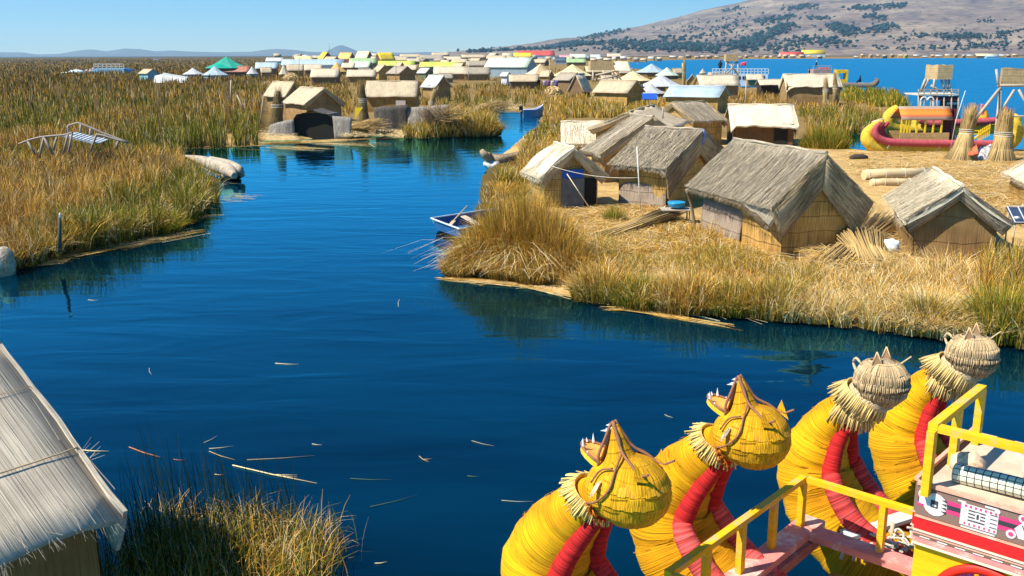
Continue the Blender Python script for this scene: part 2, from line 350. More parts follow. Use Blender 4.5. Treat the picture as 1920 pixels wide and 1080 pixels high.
def tone(X, Y, D):
    """0 = green-brown marsh, 1 = trodden straw"""
    s = np.zeros_like(X)
    AZ = np.arctan2(X, Y)
    s = np.where((AZ > 0.02) & (D < 62), 1.0, 0.0)
    s = np.maximum(s, np.where((AZ > -0.3) & (AZ < 0.06) & (D > 50) & (D < 68), 0.9, 0.0))
    s = np.maximum(s, np.where((AZ > -0.25) & (D >= 62) & (D < 1500), 0.35, 0))
    return s
tn = tone(X, Y, DDf)[:, None]; n_ = fbm(X*0.35, Y*0.35)[:, None]; n2_ = fbm(X*2.5, Y*2.5)[:, None]
marsh = np.array([0.10, 0.07, 0.02])*(0.6+0.8*n_); straw = np.array([0.60, 0.42, 0.19])*(0.45+0.85*n2_)*(0.75+0.5*n_)
cols = marsh*(1-tn)+straw*tn
idx = np.arange(nr*nc).reshape(nr, nc); fq = np.stack([idx[:-1, :-1], idx[:-1, 1:], idx[1:, 1:], idx[1:, :-1]], -1).reshape(-1, 4)[:, ::-1]
keep = (Z[fq].max(1) > -0.24); fq = fq[keep]; used = np.unique(fq); mp_ = np.zeros(nr*nc, int); mp_[used] = np.arange(len(used)); fq = mp_[fq]
m, t, b = newmat('trodden_reed_ground'); L = t.links.new
tc = N(t, 'ShaderNodeTexCoord'); at = N(t, 'ShaderNodeAttribute', attribute_name='Col')
mpn = N(t, 'ShaderNodeMapping'); mpn.inputs['Scale'].default_value = (9, 40, 9); mpn.inputs['Rotation'].default_value = (0, 0, 0.6); L(tc.outputs['Object'], mpn.inputs[0])
n1 = N(t, 'ShaderNodeTexNoise', Scale=1.0, Detail=4.0, Distortion=1.5); L(mpn.outputs[0], n1.inputs[0])
mp2 = N(t, 'ShaderNodeMapping'); mp2.inputs['Scale'].default_value = (40, 9, 9); mp2.inputs['Rotation'].default_value = (0, 0, -0.3); L(tc.outputs['Object'], mp2.inputs[0])
n2 = N(t, 'ShaderNodeTexNoise', Scale=1.0, Detail=4.0, Distortion=1.2); L(mp2.outputs[0], n2.inputs[0])
col = mul(t, at.outputs[0], ramp(t, n1.outputs[0], [(0.35, (0.5, 0.45, 0.4)), (0.6, (1.15, 1.1, 1.0))])); col = mul(t, col, ramp(t, n2.outputs[0], [(0.3, (0.6, 0.55, 0.5)), (0.55, (1.1, 1.1, 1.05))]))
L(col, b.inputs['Base Color']); b.inputs['Roughness'].default_value = 0.95; b.inputs['Specular IOR Level'].default_value = 0.1
bp = N(t, 'ShaderNodeBump', Strength=0.6, Distance=0.04); L(n1.outputs[0], bp.inputs['Height']); L(bp.outputs[0], b.inputs['Normal']); GROUND = m
V = np.stack([X, Y, Z], 1)[used]
tag(npmesh('ground', V, fq, cols[used], GROUND, True), kind='structure')
# small plot of reed ground at the very left and under the nearest hut
def islet(name, cx, cy, rx, ry, h=0.3, seed=1):
    g = MB(); n = 28; r = random.Random(seed); cc = g.vert((cx, cy, h)); prev = None
    for k, (f, z) in enumerate(((0.5, h), (0.85, h*0.85), (1.0, 0.05), (1.12, -0.25))):
        ring = [g.vert((cx+rx*f*math.cos(6.283*j/n)*(1+0.12*math.sin(j*2.1+seed)), cy+ry*f*math.sin(6.283*j/n)*(1+0.12*math.sin(j*1.3+seed)), z+r.uniform(-.03, .03)), (0.30, 0.2, 0.08)) for j in range(n)]
        for j in range(n):
            if prev is None: g.face([cc, ring[j], ring[(j+1) % n]], smooth=True)
            else: g.face([prev[j], ring[j], ring[(j+1) % n], prev[(j+1) % n]], smooth=True)
        prev = ring
    return tag(g.build(name, GROUND), kind='structure')
islet('ground', -6.5, 6.9, 2.7, 2.9, 0.3, 2)
# ---- hills
def hill(name, sil, d0, d1, cols_, rough=0.06, seed=0, nr_=60, nc_=420, base=0.0, power=1.15):
    """sil: silhouette pixels (x, y) seen at distance d1; slopes fall towards the camera down to d0"""
    sx = np.array([p[0] for p in sil], float); sy = np.array([p[1] for p in sil], float)
    px = np.linspace(sx[0], sx[-1], nc_); py = np.interp(px, sx, sy)
    d = np.stack([(px-960)/FPX, (540-py)/FPX, -np.ones_like(px)], 1) @ RMn.T
    hy = d1; top = np.maximum(CAMH+d[:, 2]/d[:, 1]*hy, 0); tx = d[:, 0]/d[:, 1]
    f = np.concatenate([np.linspace(0, 1, nr_), 1+np.linspace(0.03, 0.35, 8)]); FF, _ = np.meshgrid(f, px, indexing='ij')
    DY = d0+(d1-d0)*FF; TX = np.broadcast_to(tx, FF.shape); X_ = TX*DY; T_ = np.broadcast_to(top, FF.shape)
    prof = np.where(FF <= 1, np.clip(FF, 0, 1)**power, np.maximum(1-(FF-1)*4.2, -0.3))
    s_ = 1/(d1*0.09); n_ = fbm(X_*s_+seed*7.7+20, DY*s_+seed*3.1+20, 5); rid = 1-np.abs(2*fbm(X_*s_*0.6+seed+5, DY*s_*0.3+5, 4)-1)
    env = np.sin(np.pi*np.clip(FF, 0, 1))
    Z_ = base+T_*prof*(1+0.0*n_)+T_.max()*rough*((n_-0.5)*1.6+(rid-0.8)*0.9)*env
    Z_ = np.where(FF == 0, -2, Z_)
    V_ = np.stack([X_.ravel(), DY.ravel(), Z_.ravel()], 1); nrr = len(f); ix = np.arange(nrr*nc_).reshape(nrr, nc_)
    fc = np.stack([ix[:-1, :-1], ix[:-1, 1:], ix[1:, 1:], ix[1:, :-1]], -1).reshape(-1, 4)
    o = npmesh(name, V_, fc, np.ones((len(V_), 3)), cols_, True); tag(o, kind='structure')
    return X_, DY, Z_, FF
def hillmat(name, stops, scale, fields=0.0):
    m, t, b = newmat(name); L = t.links.new; tc = N(t, 'ShaderNodeTexCoord')
    n1 = N(t, 'ShaderNodeTexNoise', Scale=scale, Detail=9.0, Roughness=0.68); L(tc.outputs['Object'], n1.inputs[0])
    col = ramp(t, n1.outputs[0], stops)
    if fields:
        v = N(t, 'ShaderNodeTexVoronoi', Scale=fields); mpf = N(t, 'ShaderNodeMapping'); mpf.inputs['Scale'].default_value = (1, 0.6, 0.1); L(tc.outputs['Object'], mpf.inputs[0]); L(mpf.outputs[0], v.inputs['Vector'])
        col = mul(t, col, ramp(t, v.outputs['Color'], [(0.1, (0.72, 0.7, 0.74)), (0.9, (1.2, 1.12, 1.0))]))
        n3 = N(t, 'ShaderNodeTexNoise', Scale=scale*14, Detail=4.0, Roughness=0.7); L(tc.outputs['Object'], n3.inputs[0])
        col = mul(t, col, ramp(t, n3.outputs[0], [(0.36, (0.35, 0.38, 0.42)), (0.5, (1, 1, 1))]))
    L(col, b.inputs['Base Color']); b.inputs['Roughness'].default_value = 1; b.inputs['Specular IOR Level'].default_value = 0; return m
HM1 = hillmat('dry_hillside', [(0.3, (0.12, 0.10, 0.098)), (0.48, (0.21, 0.172, 0.155)), (0.62, (0.29, 0.24, 0.19)), (0.8, (0.38, 0.32, 0.24))], 0.0028, 0.012)
HM3 = hillmat('far_mountain_rock', [(0.3, (0.10, 0.11, 0.12)), (0.7, (0.2, 0.18, 0.16))], 0.0012)
silA = [(840, 99), (870, 98), (900, 95), (950, 90), (1000, 85), (1050, 77), (1090, 70), (1130, 61), (1170, 54), (1200, 49), (1240, 39), (1280, 30), (1320, 18), (1350, 12), (1380, 6), (1420, -4), (1500, -18), (1600, -30), (1800, -45), (2100, -60), (2500, -70)]
hA = hill('hill', silA, 2100, 5200, HM1, 0.10, 1, nr_=90)
silB = [(1480, 100), (1560, 96), (1610, 88), (1660, 74), (1700, 58), (1750, 44), (1800, 34), (1860, 20), (1930, 8), (2100, -15), (2400, -40)]
hB = hill('hill', silB, 1900, 3300, HM1, 0.12, 5)
silC = [(-700, 99), (-400, 95), (-100, 101), (0, 98), (40, 98), (70, 102), (110, 101), (150, 94), (170, 92.5), (200, 96), (232, 91), (262, 92), (290, 96), (320, 94.5), (360, 97), (420, 98), (470, 97), (500, 93), (520, 91.5), (545, 93), (580, 97), (610, 98), (622, 91), (632, 86), (640, 84.5), (652, 88), (668, 95), (700, 98), (760, 99), (800, 97.5), (850, 99), (900, 100)]
hill('far_mountains', silC, 9500, 12500, HM3, 0.05, 9, nr_=24)
# ---- woods on the hill: small crowns in patches and strips
m, t, b = newmat('eucalyptus_foliage'); at = N(t, 'ShaderNodeAttribute', attribute_name='Col'); t.links.new(at.outputs[0], b.inputs['Base Color']); b.inputs['Roughness'].default_value = 1; b.inputs['Specular IOR Level'].default_value = 0
WOODM = m
def crowns(name, pts, hts, mat, label):
    ico = [(0, 0, 1)]+[(math.cos(a)*0.8, math.sin(a)*0.8, 0.55) for a in np.linspace(0, 6.283, 6)[:-1]]+[(math.cos(a+0.6), math.sin(a+0.6), 0.05) for a in np.linspace(0, 6.283, 6)[:-1]]+[(0, 0, -0.35)]
    fc = [(0, 1+i, 1+(i+1) % 5) for i in range(5)]+[(1+i, 6+i, 1+(i+1) % 5) for i in range(5)]+[(6+i, 6+(i+1) % 5, 1+(i+1) % 5) for i in range(5)]+[(6+i, 11, 6+(i+1) % 5) for i in range(5)]
    ico = np.array(ico); fc = np.array(fc); n = len(pts); k = len(ico)
    jit = 1+RNG.uniform(-0.35, 0.35, (n, k, 1)); sxy = hts*RNG.uniform(0.35, 0.7, n)
    V_ = ico[None]*jit*np.stack([sxy, sxy, hts*0.6], 1)[:, None]+(pts+np.stack([0*hts, 0*hts, hts*0.4], 1))[:, None]
    F_ = fc[None]+(np.arange(n)*k)[:, None, None]; cc = np.repeat(np.array([0.02, 0.045, 0.05])*RNG.uniform(0.5, 1.3, (n, 1)), k, 0)
    o = npmesh(name, V_.reshape(-1, 3), F_.reshape(-1, 3), cc, mat); return tag(o, label, 'woodland', kind='stuff')
def hillpts(h, patches):
    X_, D_, Z_, F_ = h; nrr, ncc = X_.shape; out = []; hts = []
    ca = np.array(cam.matrix_world.translation)
    d = np.stack([X_.ravel(), D_.ravel(), Z_.ravel()-CAMH], 1) @ RMn; pxs = 960-FPX*d[:, 0]/d[:, 2]; pys = 540+FPX*d[:, 1]/d[:, 2]
    front = (F_.ravel() <= 0.985) & (F_.ravel() > 0.01)
    for (x0, y0, x1, y1, wd, n, h0) in patches:
        t_ = RNG.random(n); qx = x0+(x1-x0)*t_+RNG.normal(0, wd, n); qy = y0+(y1-y0)*t_+RNG.normal(0, wd*0.45, n)
        for a_, b_ in zip(qx, qy):
            e = (pxs-a_)**2+((pys-b_)*1.5)**2; e[~front] = 1e9; j = int(e.argmin())
            if e[j] > 60: continue
            out.append((X_.flat[j]+RNG.normal(0, 12), D_.flat[j]+RNG.normal(0, 12), Z_.flat[j])); hts.append(h0*RNG.uniform(0.6, 1.3))
    return np.array(out), np.array(hts)
pa = [(1150, 88, 1500, 90, 10, 240, 13), (1250, 60, 1450, 40, 20, 120, 12), (875, 99, 1010, 92, 4, 260, 14), (1010, 92, 1100, 82, 5, 260, 15), (1100, 84, 1200, 84, 8, 150, 15), (1080, 76, 1180, 57, 4, 120, 14), (1200, 90, 1330, 92, 8, 130, 15), (1385, 92, 1480, 50, 3, 190, 17), (1380, 88, 1420, 78, 7, 90, 16), (1360, 22, 1390, 15, 3, 45, 14),
    (1420, 45, 1490, 30, 5, 110, 15), (1480, 18, 1520, 14, 5, 90, 15), (1600, 18, 1690, 12, 5, 120, 16), (1630, 30, 1650, 38, 4, 40, 15), (1560, 48, 1600, 66, 6, 120, 16), (1520, 35, 1550, 38, 4, 30, 15), (1640, 62, 1670, 50, 5, 60, 16), (1500, 75, 1590, 85, 9, 70, 14),
    (1230, 75, 1330, 70, 9, 60, 13), (1340, 60, 1500, 85, 16, 60, 12), (1000, 96, 1500, 96, 5, 90, 12), (1300, 40, 1700, 60, 25, 70, 10)]
pb = [(1640, 88, 1700, 74, 4, 110, 10), (1700, 72, 1745, 66, 4, 80, 10), (1770, 74, 1830, 70, 7, 110, 10), (1860, 72, 1900, 58, 4, 50, 9), (1840, 42, 1860, 38, 3, 28, 8), (1640, 92, 1920, 92, 6, 80, 8), (1790, 60, 1920, 80, 14, 60, 8), (1780, 92, 1900, 84, 6, 50, 9)]
PA, HA = hillpts(hA, pa); PB, HB = hillpts(hB, pb)
crowns('woodland', PA, HA*0.72, WOODM, 'dark eucalyptus patches scattered over the dry hillside across the lake')
crowns('woodland', PB, HB*0.75, WOODM, 'tree strips on the lower right slope of the hillside')

# ---- the air: far things fade to blue
hm = bpy.data.materials.new('air'); hm.use_nodes = True; ht = hm.node_tree; ht.nodes.clear(); ho = ht.nodes.new('ShaderNodeOutputMaterial'); hv = ht.nodes.new('ShaderNodeVolumePrincipled')
hv.inputs['Color'].default_value = (0.42, 0.74, 1.0, 1); hv.inputs['Density'].default_value = 0.00008; hv.inputs['Anisotropy'].default_value = 0.2; ht.links.new(hv.outputs[0], ho.inputs['Volume'])
g = MB(); g.box((0, 8600, 500), (26000, 17800, 1020)); g.v = [(x, y, max(z, -3.5) if z < 100 else 1000) for x, y, z in g.v]
hz = g.build('haze', hm); tag(hz, kind='stuff')
SC.cycles.volume_bounces = 0; SC.cycles.volume_step_rate = 4
# ================================================================== REEDS
GREEN = [(0.11, 0.13, 0.012), (0.18, 0.18, 0.02), (0.07, 0.09, 0.01)]
GOLD = [(0.68, 0.38, 0.05), (0.78, 0.48, 0.11), (0.48, 0.24, 0.03)]
PALE = [(0.74, 0.57, 0.28), (0.68, 0.50, 0.22), (0.80, 0.66, 0.40)]
BROWN = [(0.30, 0.16, 0.03), (0.20, 0.11, 0.025), (0.38, 0.21, 0.045)]
OLIVE = [(0.26, 0.21, 0.025), (0.34, 0.26, 0.035), (0.18, 0.16, 0.02)]
DUN = [(0.40, 0.28, 0.12), (0.46, 0.34, 0.16), (0.32, 0.22, 0.09)]
def pick(pal, n): p = np.array(pal); return p[RNG.integers(0, len(p), n)]*RNG.uniform(0.7, 1.25, (n, 1))
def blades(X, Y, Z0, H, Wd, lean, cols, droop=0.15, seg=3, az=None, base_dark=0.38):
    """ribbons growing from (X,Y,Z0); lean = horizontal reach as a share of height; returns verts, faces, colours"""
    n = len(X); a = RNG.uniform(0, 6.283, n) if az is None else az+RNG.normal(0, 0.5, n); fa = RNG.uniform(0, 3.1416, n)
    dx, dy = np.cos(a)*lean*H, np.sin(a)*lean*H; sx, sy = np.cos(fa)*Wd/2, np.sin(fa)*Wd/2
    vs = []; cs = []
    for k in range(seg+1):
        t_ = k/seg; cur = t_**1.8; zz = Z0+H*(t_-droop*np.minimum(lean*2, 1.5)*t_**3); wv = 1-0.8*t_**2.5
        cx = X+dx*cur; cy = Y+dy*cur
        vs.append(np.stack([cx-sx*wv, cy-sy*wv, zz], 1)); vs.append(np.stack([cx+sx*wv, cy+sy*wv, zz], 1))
        f = base_dark+(1-base_dark)*min(1, t_*2.2); c_ = cols*f; cs += [c_, c_]  # blade foot darkened in its colour: wet stalks and shade among the blades
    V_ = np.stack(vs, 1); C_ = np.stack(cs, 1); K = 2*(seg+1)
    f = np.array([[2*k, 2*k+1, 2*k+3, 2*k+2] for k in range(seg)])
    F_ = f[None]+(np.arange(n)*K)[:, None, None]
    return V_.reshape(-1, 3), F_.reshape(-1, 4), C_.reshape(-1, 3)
class Reeds:
    def __init__(s): s.V = []; s.F = []; s.C = []; s.n = 0
    def add(s, V_, F_, C_): s.V.append(V_); s.F.append(F_+s.n); s.C.append(C_); s.n += len(V_)
    def build(s, name): return npmesh(name, np.concatenate(s.V), np.concatenate(s.F), np.concatenate(s.C), BLADE)
def colmix(X, Y, D, mode):
    n = len(X); g = fbm(X*0.11+3, Y*0.05+7, 4); g2 = fbm(X*0.6+31, Y*0.6+11, 3); r = RNG.random(n)
    if mode == 'marsh':
        # far: brown, middle: gold band, near: green bases with gold
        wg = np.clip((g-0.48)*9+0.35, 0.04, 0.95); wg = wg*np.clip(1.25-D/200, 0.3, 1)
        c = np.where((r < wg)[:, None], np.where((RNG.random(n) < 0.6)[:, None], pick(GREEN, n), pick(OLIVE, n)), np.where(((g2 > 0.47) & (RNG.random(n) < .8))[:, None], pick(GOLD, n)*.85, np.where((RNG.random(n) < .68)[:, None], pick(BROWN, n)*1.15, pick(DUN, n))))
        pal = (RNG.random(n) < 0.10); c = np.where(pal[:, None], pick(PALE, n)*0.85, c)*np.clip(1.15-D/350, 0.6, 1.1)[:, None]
    elif mode == 'golden':
        c = np.where((r < 0.50*(g2 > 0.46)+0.12)[:, None], pick(OLIVE, n), np.where((RNG.random(n) < 0.5)[:, None], pick(GOLD, n), pick(BROWN, n)))
        c = np.where((RNG.random(n) < 0.12)[:, None], pick(PALE, n), c)
    elif mode == 'pale':
        c = np.where((r < 0.5)[:, None], pick(PALE, n), np.where((RNG.random(n) < 0.6)[:, None], pick(GOLD, n), pick(OLIVE, n)))
    elif mode == 'green':
        c = np.where((r < 0.62)[:, None], pick(GREEN, n)*1.25, np.where((RNG.random(n) < 0.6)[:, None], pick(OLIVE, n), pick(GOLD, n)))
    return c
def field(R_, poly, n, h=(0.9, 1.5), mode='marsh', lean=(0.05, 0.35), wmin=0.012, wk=0.0007, clump=0.6, z=0.2, seg=3, gmin=None):
    """scatter blades over a patch of ground whose outline is given in pixels"""
    xs = [p[0] for p in poly]; ys = [p[1] for p in poly]
    qx = RNG.uniform(min(xs), max(xs), n*4); qy = RNG.uniform(min(ys), max(ys), n*4); k = inpoly(qx, qy, poly); qx = qx[k][:n]; qy = qy[k][:n]
    X_, Y_ = PV(qx, qy, z); D = np.hypot(X_, Y_)
    # gather blades to tussocks
    cell = np.clip(D*0.02, 0.5, 4.0); gx = (np.floor(X_/cell)+0.5+(vnoise(np.floor(X_/cell)*5.1, np.floor(Y_/cell)*3.3)-.5))*cell; gy = (np.floor(Y_/cell)+0.5)*cell
    X_ = X_+(gx-X_)*clump*RNG.random(len(X_)); Y_ = Y_+(gy-Y_)*clump*RNG.random(len(X_))
    hn = 0.35+1.15*fbm(X_*0.55+9, Y_*0.55, 3)
    H_ = RNG.uniform(h[0], h[1], len(X_))*hn
    if gmin is not None: kk = fbm(X_*0.5+40, Y_*0.5+3, 3) > gmin; X_, Y_, H_, D = X_[kk], Y_[kk], H_[kk], D[kk]
    ln = RNG.uniform(lean[0], lean[1], len(X_))
    if seg == 3 and wk < 0.00065:      # bent and broken stalks crossing the rest
        q = RNG.random(len(X_)) < 0.07; m_ = int(q.sum()); R_.add(*blades(X_[q], Y_[q], np.full(m_, z-0.05), H_[q]*RNG.uniform(0.5, 1.0, m_), np.maximum(wmin*1.3, D[q]*wk), RNG.uniform(0.6, 1.6, m_), pick(PALE, m_), droop=0.35, seg=3, base_dark=0.8))
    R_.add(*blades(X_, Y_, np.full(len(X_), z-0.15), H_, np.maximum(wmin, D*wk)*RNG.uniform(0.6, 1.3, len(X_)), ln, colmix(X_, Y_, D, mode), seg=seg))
R_ = Reeds()
# near left bank
NL = [(-260, 300), (60, 285), (330, 288), (352, 322), (404, 352), (402, 378), (384, 398), (312, 430), (215, 452), (135, 465), (100, 478), (0, 502), (-260, 540)]
field(R_, NL, 42000, (0.8, 1.25), 'marsh', (0.05, 0.5), 0.012, 0.0006)
field(R_, [(0, 505), (130, 468), (310, 428), (400, 380), (404, 352), (360, 330), (350, 370), (260, 410), (100, 450), (0, 475)], 9000, (0.5, 1.1), 'golden', (0.3, 0.9), 0.012, 0.0006)
# middle left, up to the far marsh
field(R_, [(-200, 222), (470, 215), (484, 240), (484, 268), (420, 273), (345, 275), (335, 292), (60, 290), (-200, 300)], 26000, (1.0, 1.5), 'marsh', (0.05, 0.3), 0.02, 0.0007)
field(R_, [(-300, 150), (500, 150), (500, 190), (474, 232), (-300, 235)], 24000, (1.0, 1.5), 'marsh', (0.05, 0.25), 0.03, 0.0009, seg=2)
field(R_, [(-400, 112), (500, 110), (560, 118), (520, 152), (-400, 155)], 20000, (0.9, 1.3), 'marsh', (0.05, 0.2), 0.05, 0.0011, seg=2, clump=0.8)
tag(R_.build('reed_bed'), 'green and golden reeds covering the left bank and marsh', 'reeds', kind='stuff')
# village reeds
R_ = Reeds()
field(R_, [(500, 150), (700, 150), (860, 165), (1050, 150), (1050, 175), (960, 205), (860, 205), (640, 190), (500, 178)], 15000, (0.6, 1.15), 'marsh', (0.05, 0.3), 0.03, 0.0008, seg=2)
field(R_, [(560, 118), (980, 125), (1240, 150), (1240, 170), (1050, 155), (700, 152), (520, 150)], 7000, (0.5, 1.0), 'marsh', (0.05, 0.3), 0.04, 0.0009, seg=2)
field(R_, [(650, 196), (690, 186), (690, 200), (650, 222)], 1200, (0.6, 1.2), 'marsh')
field(R_, [(840, 208), (880, 212), (925, 226), (932, 240), (925, 249), (860, 252), (800, 256), (755, 255), (770, 235), (830, 225)], 6500, (0.7, 1.3), 'golden', (0.15, 0.6), 0.02, 0.0007)
field(R_, [(1000, 190), (1180, 182), (1270, 205), (1180, 225), (1060, 226), (1024, 216), (1000, 200)], 13000, (0.6, 1.15), 'golden', (0.05, 0.3), 0.02, 0.0007)
field(R_, [(1022, 215), (1060, 226), (1060, 250), (1000, 268), (980, 264), (1012, 238)], 2600, (0.5, 0.9), 'marsh', (0.05, 0.3), 0.02, 0.0007)
field(R_, [(990, 288), (1000, 268), (1060, 258), (1120, 262), (1110, 285), (1030, 285), (1000, 310), (975, 352), (930, 352), (965, 325)], 9000, (0.6, 1.15), 'golden', (0.1, 0.5))
field(R_, [(908, 362), (960, 350), (985, 352), (975, 400), (900, 400)], 3500, (0.35, 0.75), 'marsh', (0.1, 0.6))
field(R_, [(1250, 165), (1480, 185), (1560, 196), (1640, 215), (1700, 222), (1660, 238), (1590, 252), (1510, 258), (1505, 225), (1380, 215), (1370, 200), (1250, 200)], 15000, (0.6, 1.05), 'marsh', (0.05, 0.35), 0.02, 0.0007)
field(R_, [(1560, 172), (1625, 174), (1690, 185), (1712, 208), (1660, 205), (1570, 192)], 6000, (0.9, 1.4), 'green', (0.05, 0.35), 0.02, 0.0007)
field(R_, [(1300, 120), (1000, 112), (1150, 121)], 10, (0.9, 1.3), 'marsh')
tag(R_.build('reed_bed'), 'golden and green reeds growing between the huts of the village', 'reeds', kind='stuff')
# front shore of the near island
R_ = Reeds()
field(R_, [(1090, 460), (1180, 440), (1290, 432), (1380, 450), (1470, 500), (1560, 520), (1480, 586), (1350, 580), (1200, 572), (1095, 548)], 22000, (0.3, 0.75), 'golden', (0.1, 0.8), 0.01, 0.0006)
field(R_, [(1470, 505), (1560, 490), (1660, 500), (1700, 520), (1640, 600), (1600, 602), (1450, 590)], 9000, (0.3, 0.7), 'pale', (0.15, 0.9), 0.01, 0.0006)
field(R_, [(1640, 500), (1830, 515), (1850, 632), (1750, 622), (1620, 606)], 8500, (0.4, 0.8), 'pale', (0.15, 0.75), 0.01, 0.0006)
field(R_, [(1835, 500), (1960, 500), (2100, 560), (2150, 668), (1920, 640), (1840, 630)], 13000, (0.6, 1.2), 'golden', (0.05, 0.4), 0.01, 0.0006)
field(R_, [(1280, 425), (1480, 488), (1700, 500), (1690, 515), (1470, 505), (1290, 440)], 3500, (0.2, 0.5), 'pale', (0.3, 0.9), 0.01, 0.0006)
field(R_, [(1040, 398), (1230, 385), (1300, 430), (1480, 490), (1300, 470), (1080, 480)], 2600, (0.12, 0.4), 'pale', (0.3, 1.2), 0.01, 0.0006, gmin=0.5)
field(R_, [(1580, 300), (1960, 300), (1960, 420), (1880, 400), (1700, 345), (1600, 345)], 1500, (0.05, 0.2), 'pale', (0.5, 1.5), 0.012, 0.0006, gmin=0.52)
tag(R_.build('reed_bed'), 'dry golden reeds fringing the front shore of the near island', 'reeds', kind='stuff')
# single tussocks that stand out
def clump(px, py, rad, h, n, mode, label, lean=(0.1, 0.8), wd=0.013, z=0.1, out=True, zoff=0.0, group=None):
    c_ = P(px, py, z); a = RNG.uniform(0, 6.283, n); r_ = rad*np.sqrt(RNG.random(n)); X_ = c_.x+np.cos(a)*r_; Y_ = c_.y+np.sin(a)*r_
    H_ = h*RNG.uniform(0.6, 1.1, n)*(1-0.45*(r_/rad)**2); ln = RNG.uniform(lean[0], lean[1], n)*(0.25+r_/rad)
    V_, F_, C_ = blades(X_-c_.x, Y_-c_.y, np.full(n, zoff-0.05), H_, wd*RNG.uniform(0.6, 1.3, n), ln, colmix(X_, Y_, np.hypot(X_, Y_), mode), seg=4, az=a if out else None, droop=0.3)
    o = npmesh('reed_clump', V_, F_, C_, BLADE); o.location = c_; return tag(o, label, 'reed clump', group)
c_ = P(965, 500, .1); VV = Reeds()
for (px, py, rad, h, n, ln_) in ((868, 508, .55, .75, 1500, .9), (905, 502, .75, 1.35, 3500, .8), (948, 496, .8, 2.05, 5000, .6), (985, 498, .75, 2.3, 5000, .5), (1022, 505, .75, 1.9, 4500, .6), (1060, 515, .6, 1.3, 2500, .8), (960, 512, .7, 1.1, 2500, .9), (1005, 521, .6, 1.0, 2000, .9)):
    p_ = P(px, py, .1); a = RNG.uniform(0, 6.283, n); r_ = rad*np.sqrt(RNG.random(n)); X_ = p_.x+np.cos(a)*r_; Y_ = p_.y+np.sin(a)*r_; H_ = h*RNG.uniform(.5, 1.12, n)*(1-.4*(r_/rad)**2)
    cc_ = np.where((RNG.random(n) < .5)[:, None], pick(GOLD, n)*.95, np.where((RNG.random(n) < .6)[:, None], pick(BROWN, n)*1.1, np.where((RNG.random(n) < .6)[:, None], pick(OLIVE, n), pick(DUN, n))))
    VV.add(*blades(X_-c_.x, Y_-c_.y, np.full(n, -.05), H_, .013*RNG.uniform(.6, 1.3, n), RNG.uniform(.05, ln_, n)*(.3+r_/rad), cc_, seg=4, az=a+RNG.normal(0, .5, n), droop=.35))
    m_ = n//34; a = RNG.uniform(0, 6.283, m_); VV.add(*blades(p_.x+np.cos(a)*rad*.8-c_.x, p_.y+np.sin(a)*rad*.8-c_.y, np.full(m_, .0), h*RNG.uniform(.4, .9, m_), np.full(m_, .016), RNG.uniform(.8, 1.6, m_), pick(PALE, m_), seg=4, droop=.5, base_dark=.8))
o = VV.build('reed_clump'); o.location = c_; tag(o, 'big mounded golden brown reed clump beside the moored rowboat', 'reed clump')
clump(1062, 520, 0.7, 0.8, 1500, 'golden', 'low dark tussock at the right foot of the big brown reed clump')
clump(1150, 428, 0.38, 0.85, 900, 'green', 'small upright green reed tuft on the bare straw in front of the door hut', (0.05, 0.35))
clump(1545, 285, 1.25, 1.75, 3000, 'green', 'tall bright green reed clump left of the yellow double boat', (0.05, 0.5), 0.02)
clump(1740, 605, 1.0, 0.95, 4200, 'pale', 'pale bleached drooping tussock with a green heart at the front shore', (0.3, 1.1))
clump(1735, 612, 0.45, 0.8, 1300, 'green', 'green heart of grass inside the pale bleached tussock', (0.2, 0.9))
clump(900, 252, 1.5, 1.7, 3200, 'golden', 'round golden bush at the right tip of the middle islet', (0.05, 0.8), 0.03)
clump(285, 432, 0.95, 1.0, 1700, 'green', 'green drooping tussock leaning over the floating straw on the left bank', (0.3, 1.1))
clump(1080, 412, 0.3, 0.35, 350, 'pale', 'little dry tuft at the foot of the grey metal door', (0.2, 0.6))
for (px, py, h, mode_, lab) in ((1130, 560, .95, 'golden', 'ragged golden tussock at the waterline right of the big brown clump'), (1205, 572, .8, 'green', 'short green tussock at the waterline below the long reed bundle'), (1290, 580, 1.05, 'golden', 'ragged golden tussock at the waterline below the largest hut'),
    (1372, 584, .85, 'green', 'green brown tussock on the front shore below the gable of the largest hut'), (1450, 590, 1.0, 'golden', 'golden tussock on the front shore left of the pale straw fringe'), (1535, 596, .7, 'pale', 'low pale tussock on the front shore left of the bleached drooping one'), (1880, 632, 1.3, 'green', 'tall green brown tussock at the right end of the front shore')):
    clump(px, py-8, .75, h, 1700, mode_, lab, (.1, .9))
# the green bed at the lower left
n = 5200
bx = RNG.uniform(0, 1, n); X_ = -4.35+2.35*bx+RNG.normal(0, .12, n); Y_ = RNG.uniform(7.2, 10.4, n)-0.9*np.maximum(bx-0.6, 0)
D = np.hypot(X_, Y_); H_ = RNG.uniform(0.45, 0.8, n)
k = RNG.random(n) < 0.5
cc = np.where(k[:, None], pick(GOLD, n)*0.9, pick(GREEN, n)*1.1); cc = np.where((RNG.random(n) < 0.15)[:, None], pick(PALE, n)*0.8, cc)
V1, F1, C1 = blades(X_, Y_, np.full(n, -0.05), H_, RNG.uniform(0.006, 0.011, n), RNG.uniform(0.1, 0.7, n), cc, seg=4, droop=0.35)
n = 420; bx = RNG.random(n); X_ = -4.3+1.7*bx; Y_ = RNG.uniform(8.6, 10.8, n); H_ = RNG.uniform(0.8, 1.35, n)*(1.1-0.45*bx)
V2, F2, C2 = blades(X_, Y_, np.full(n, -0.05), H_, RNG.uniform(0.007, 0.011, n), RNG.uniform(0.02, 0.25, n), pick([(0.02, 0.035, 0.012), (0.03, 0.045, 0.012)], n), seg=4, az=np.full(n, 2.6))
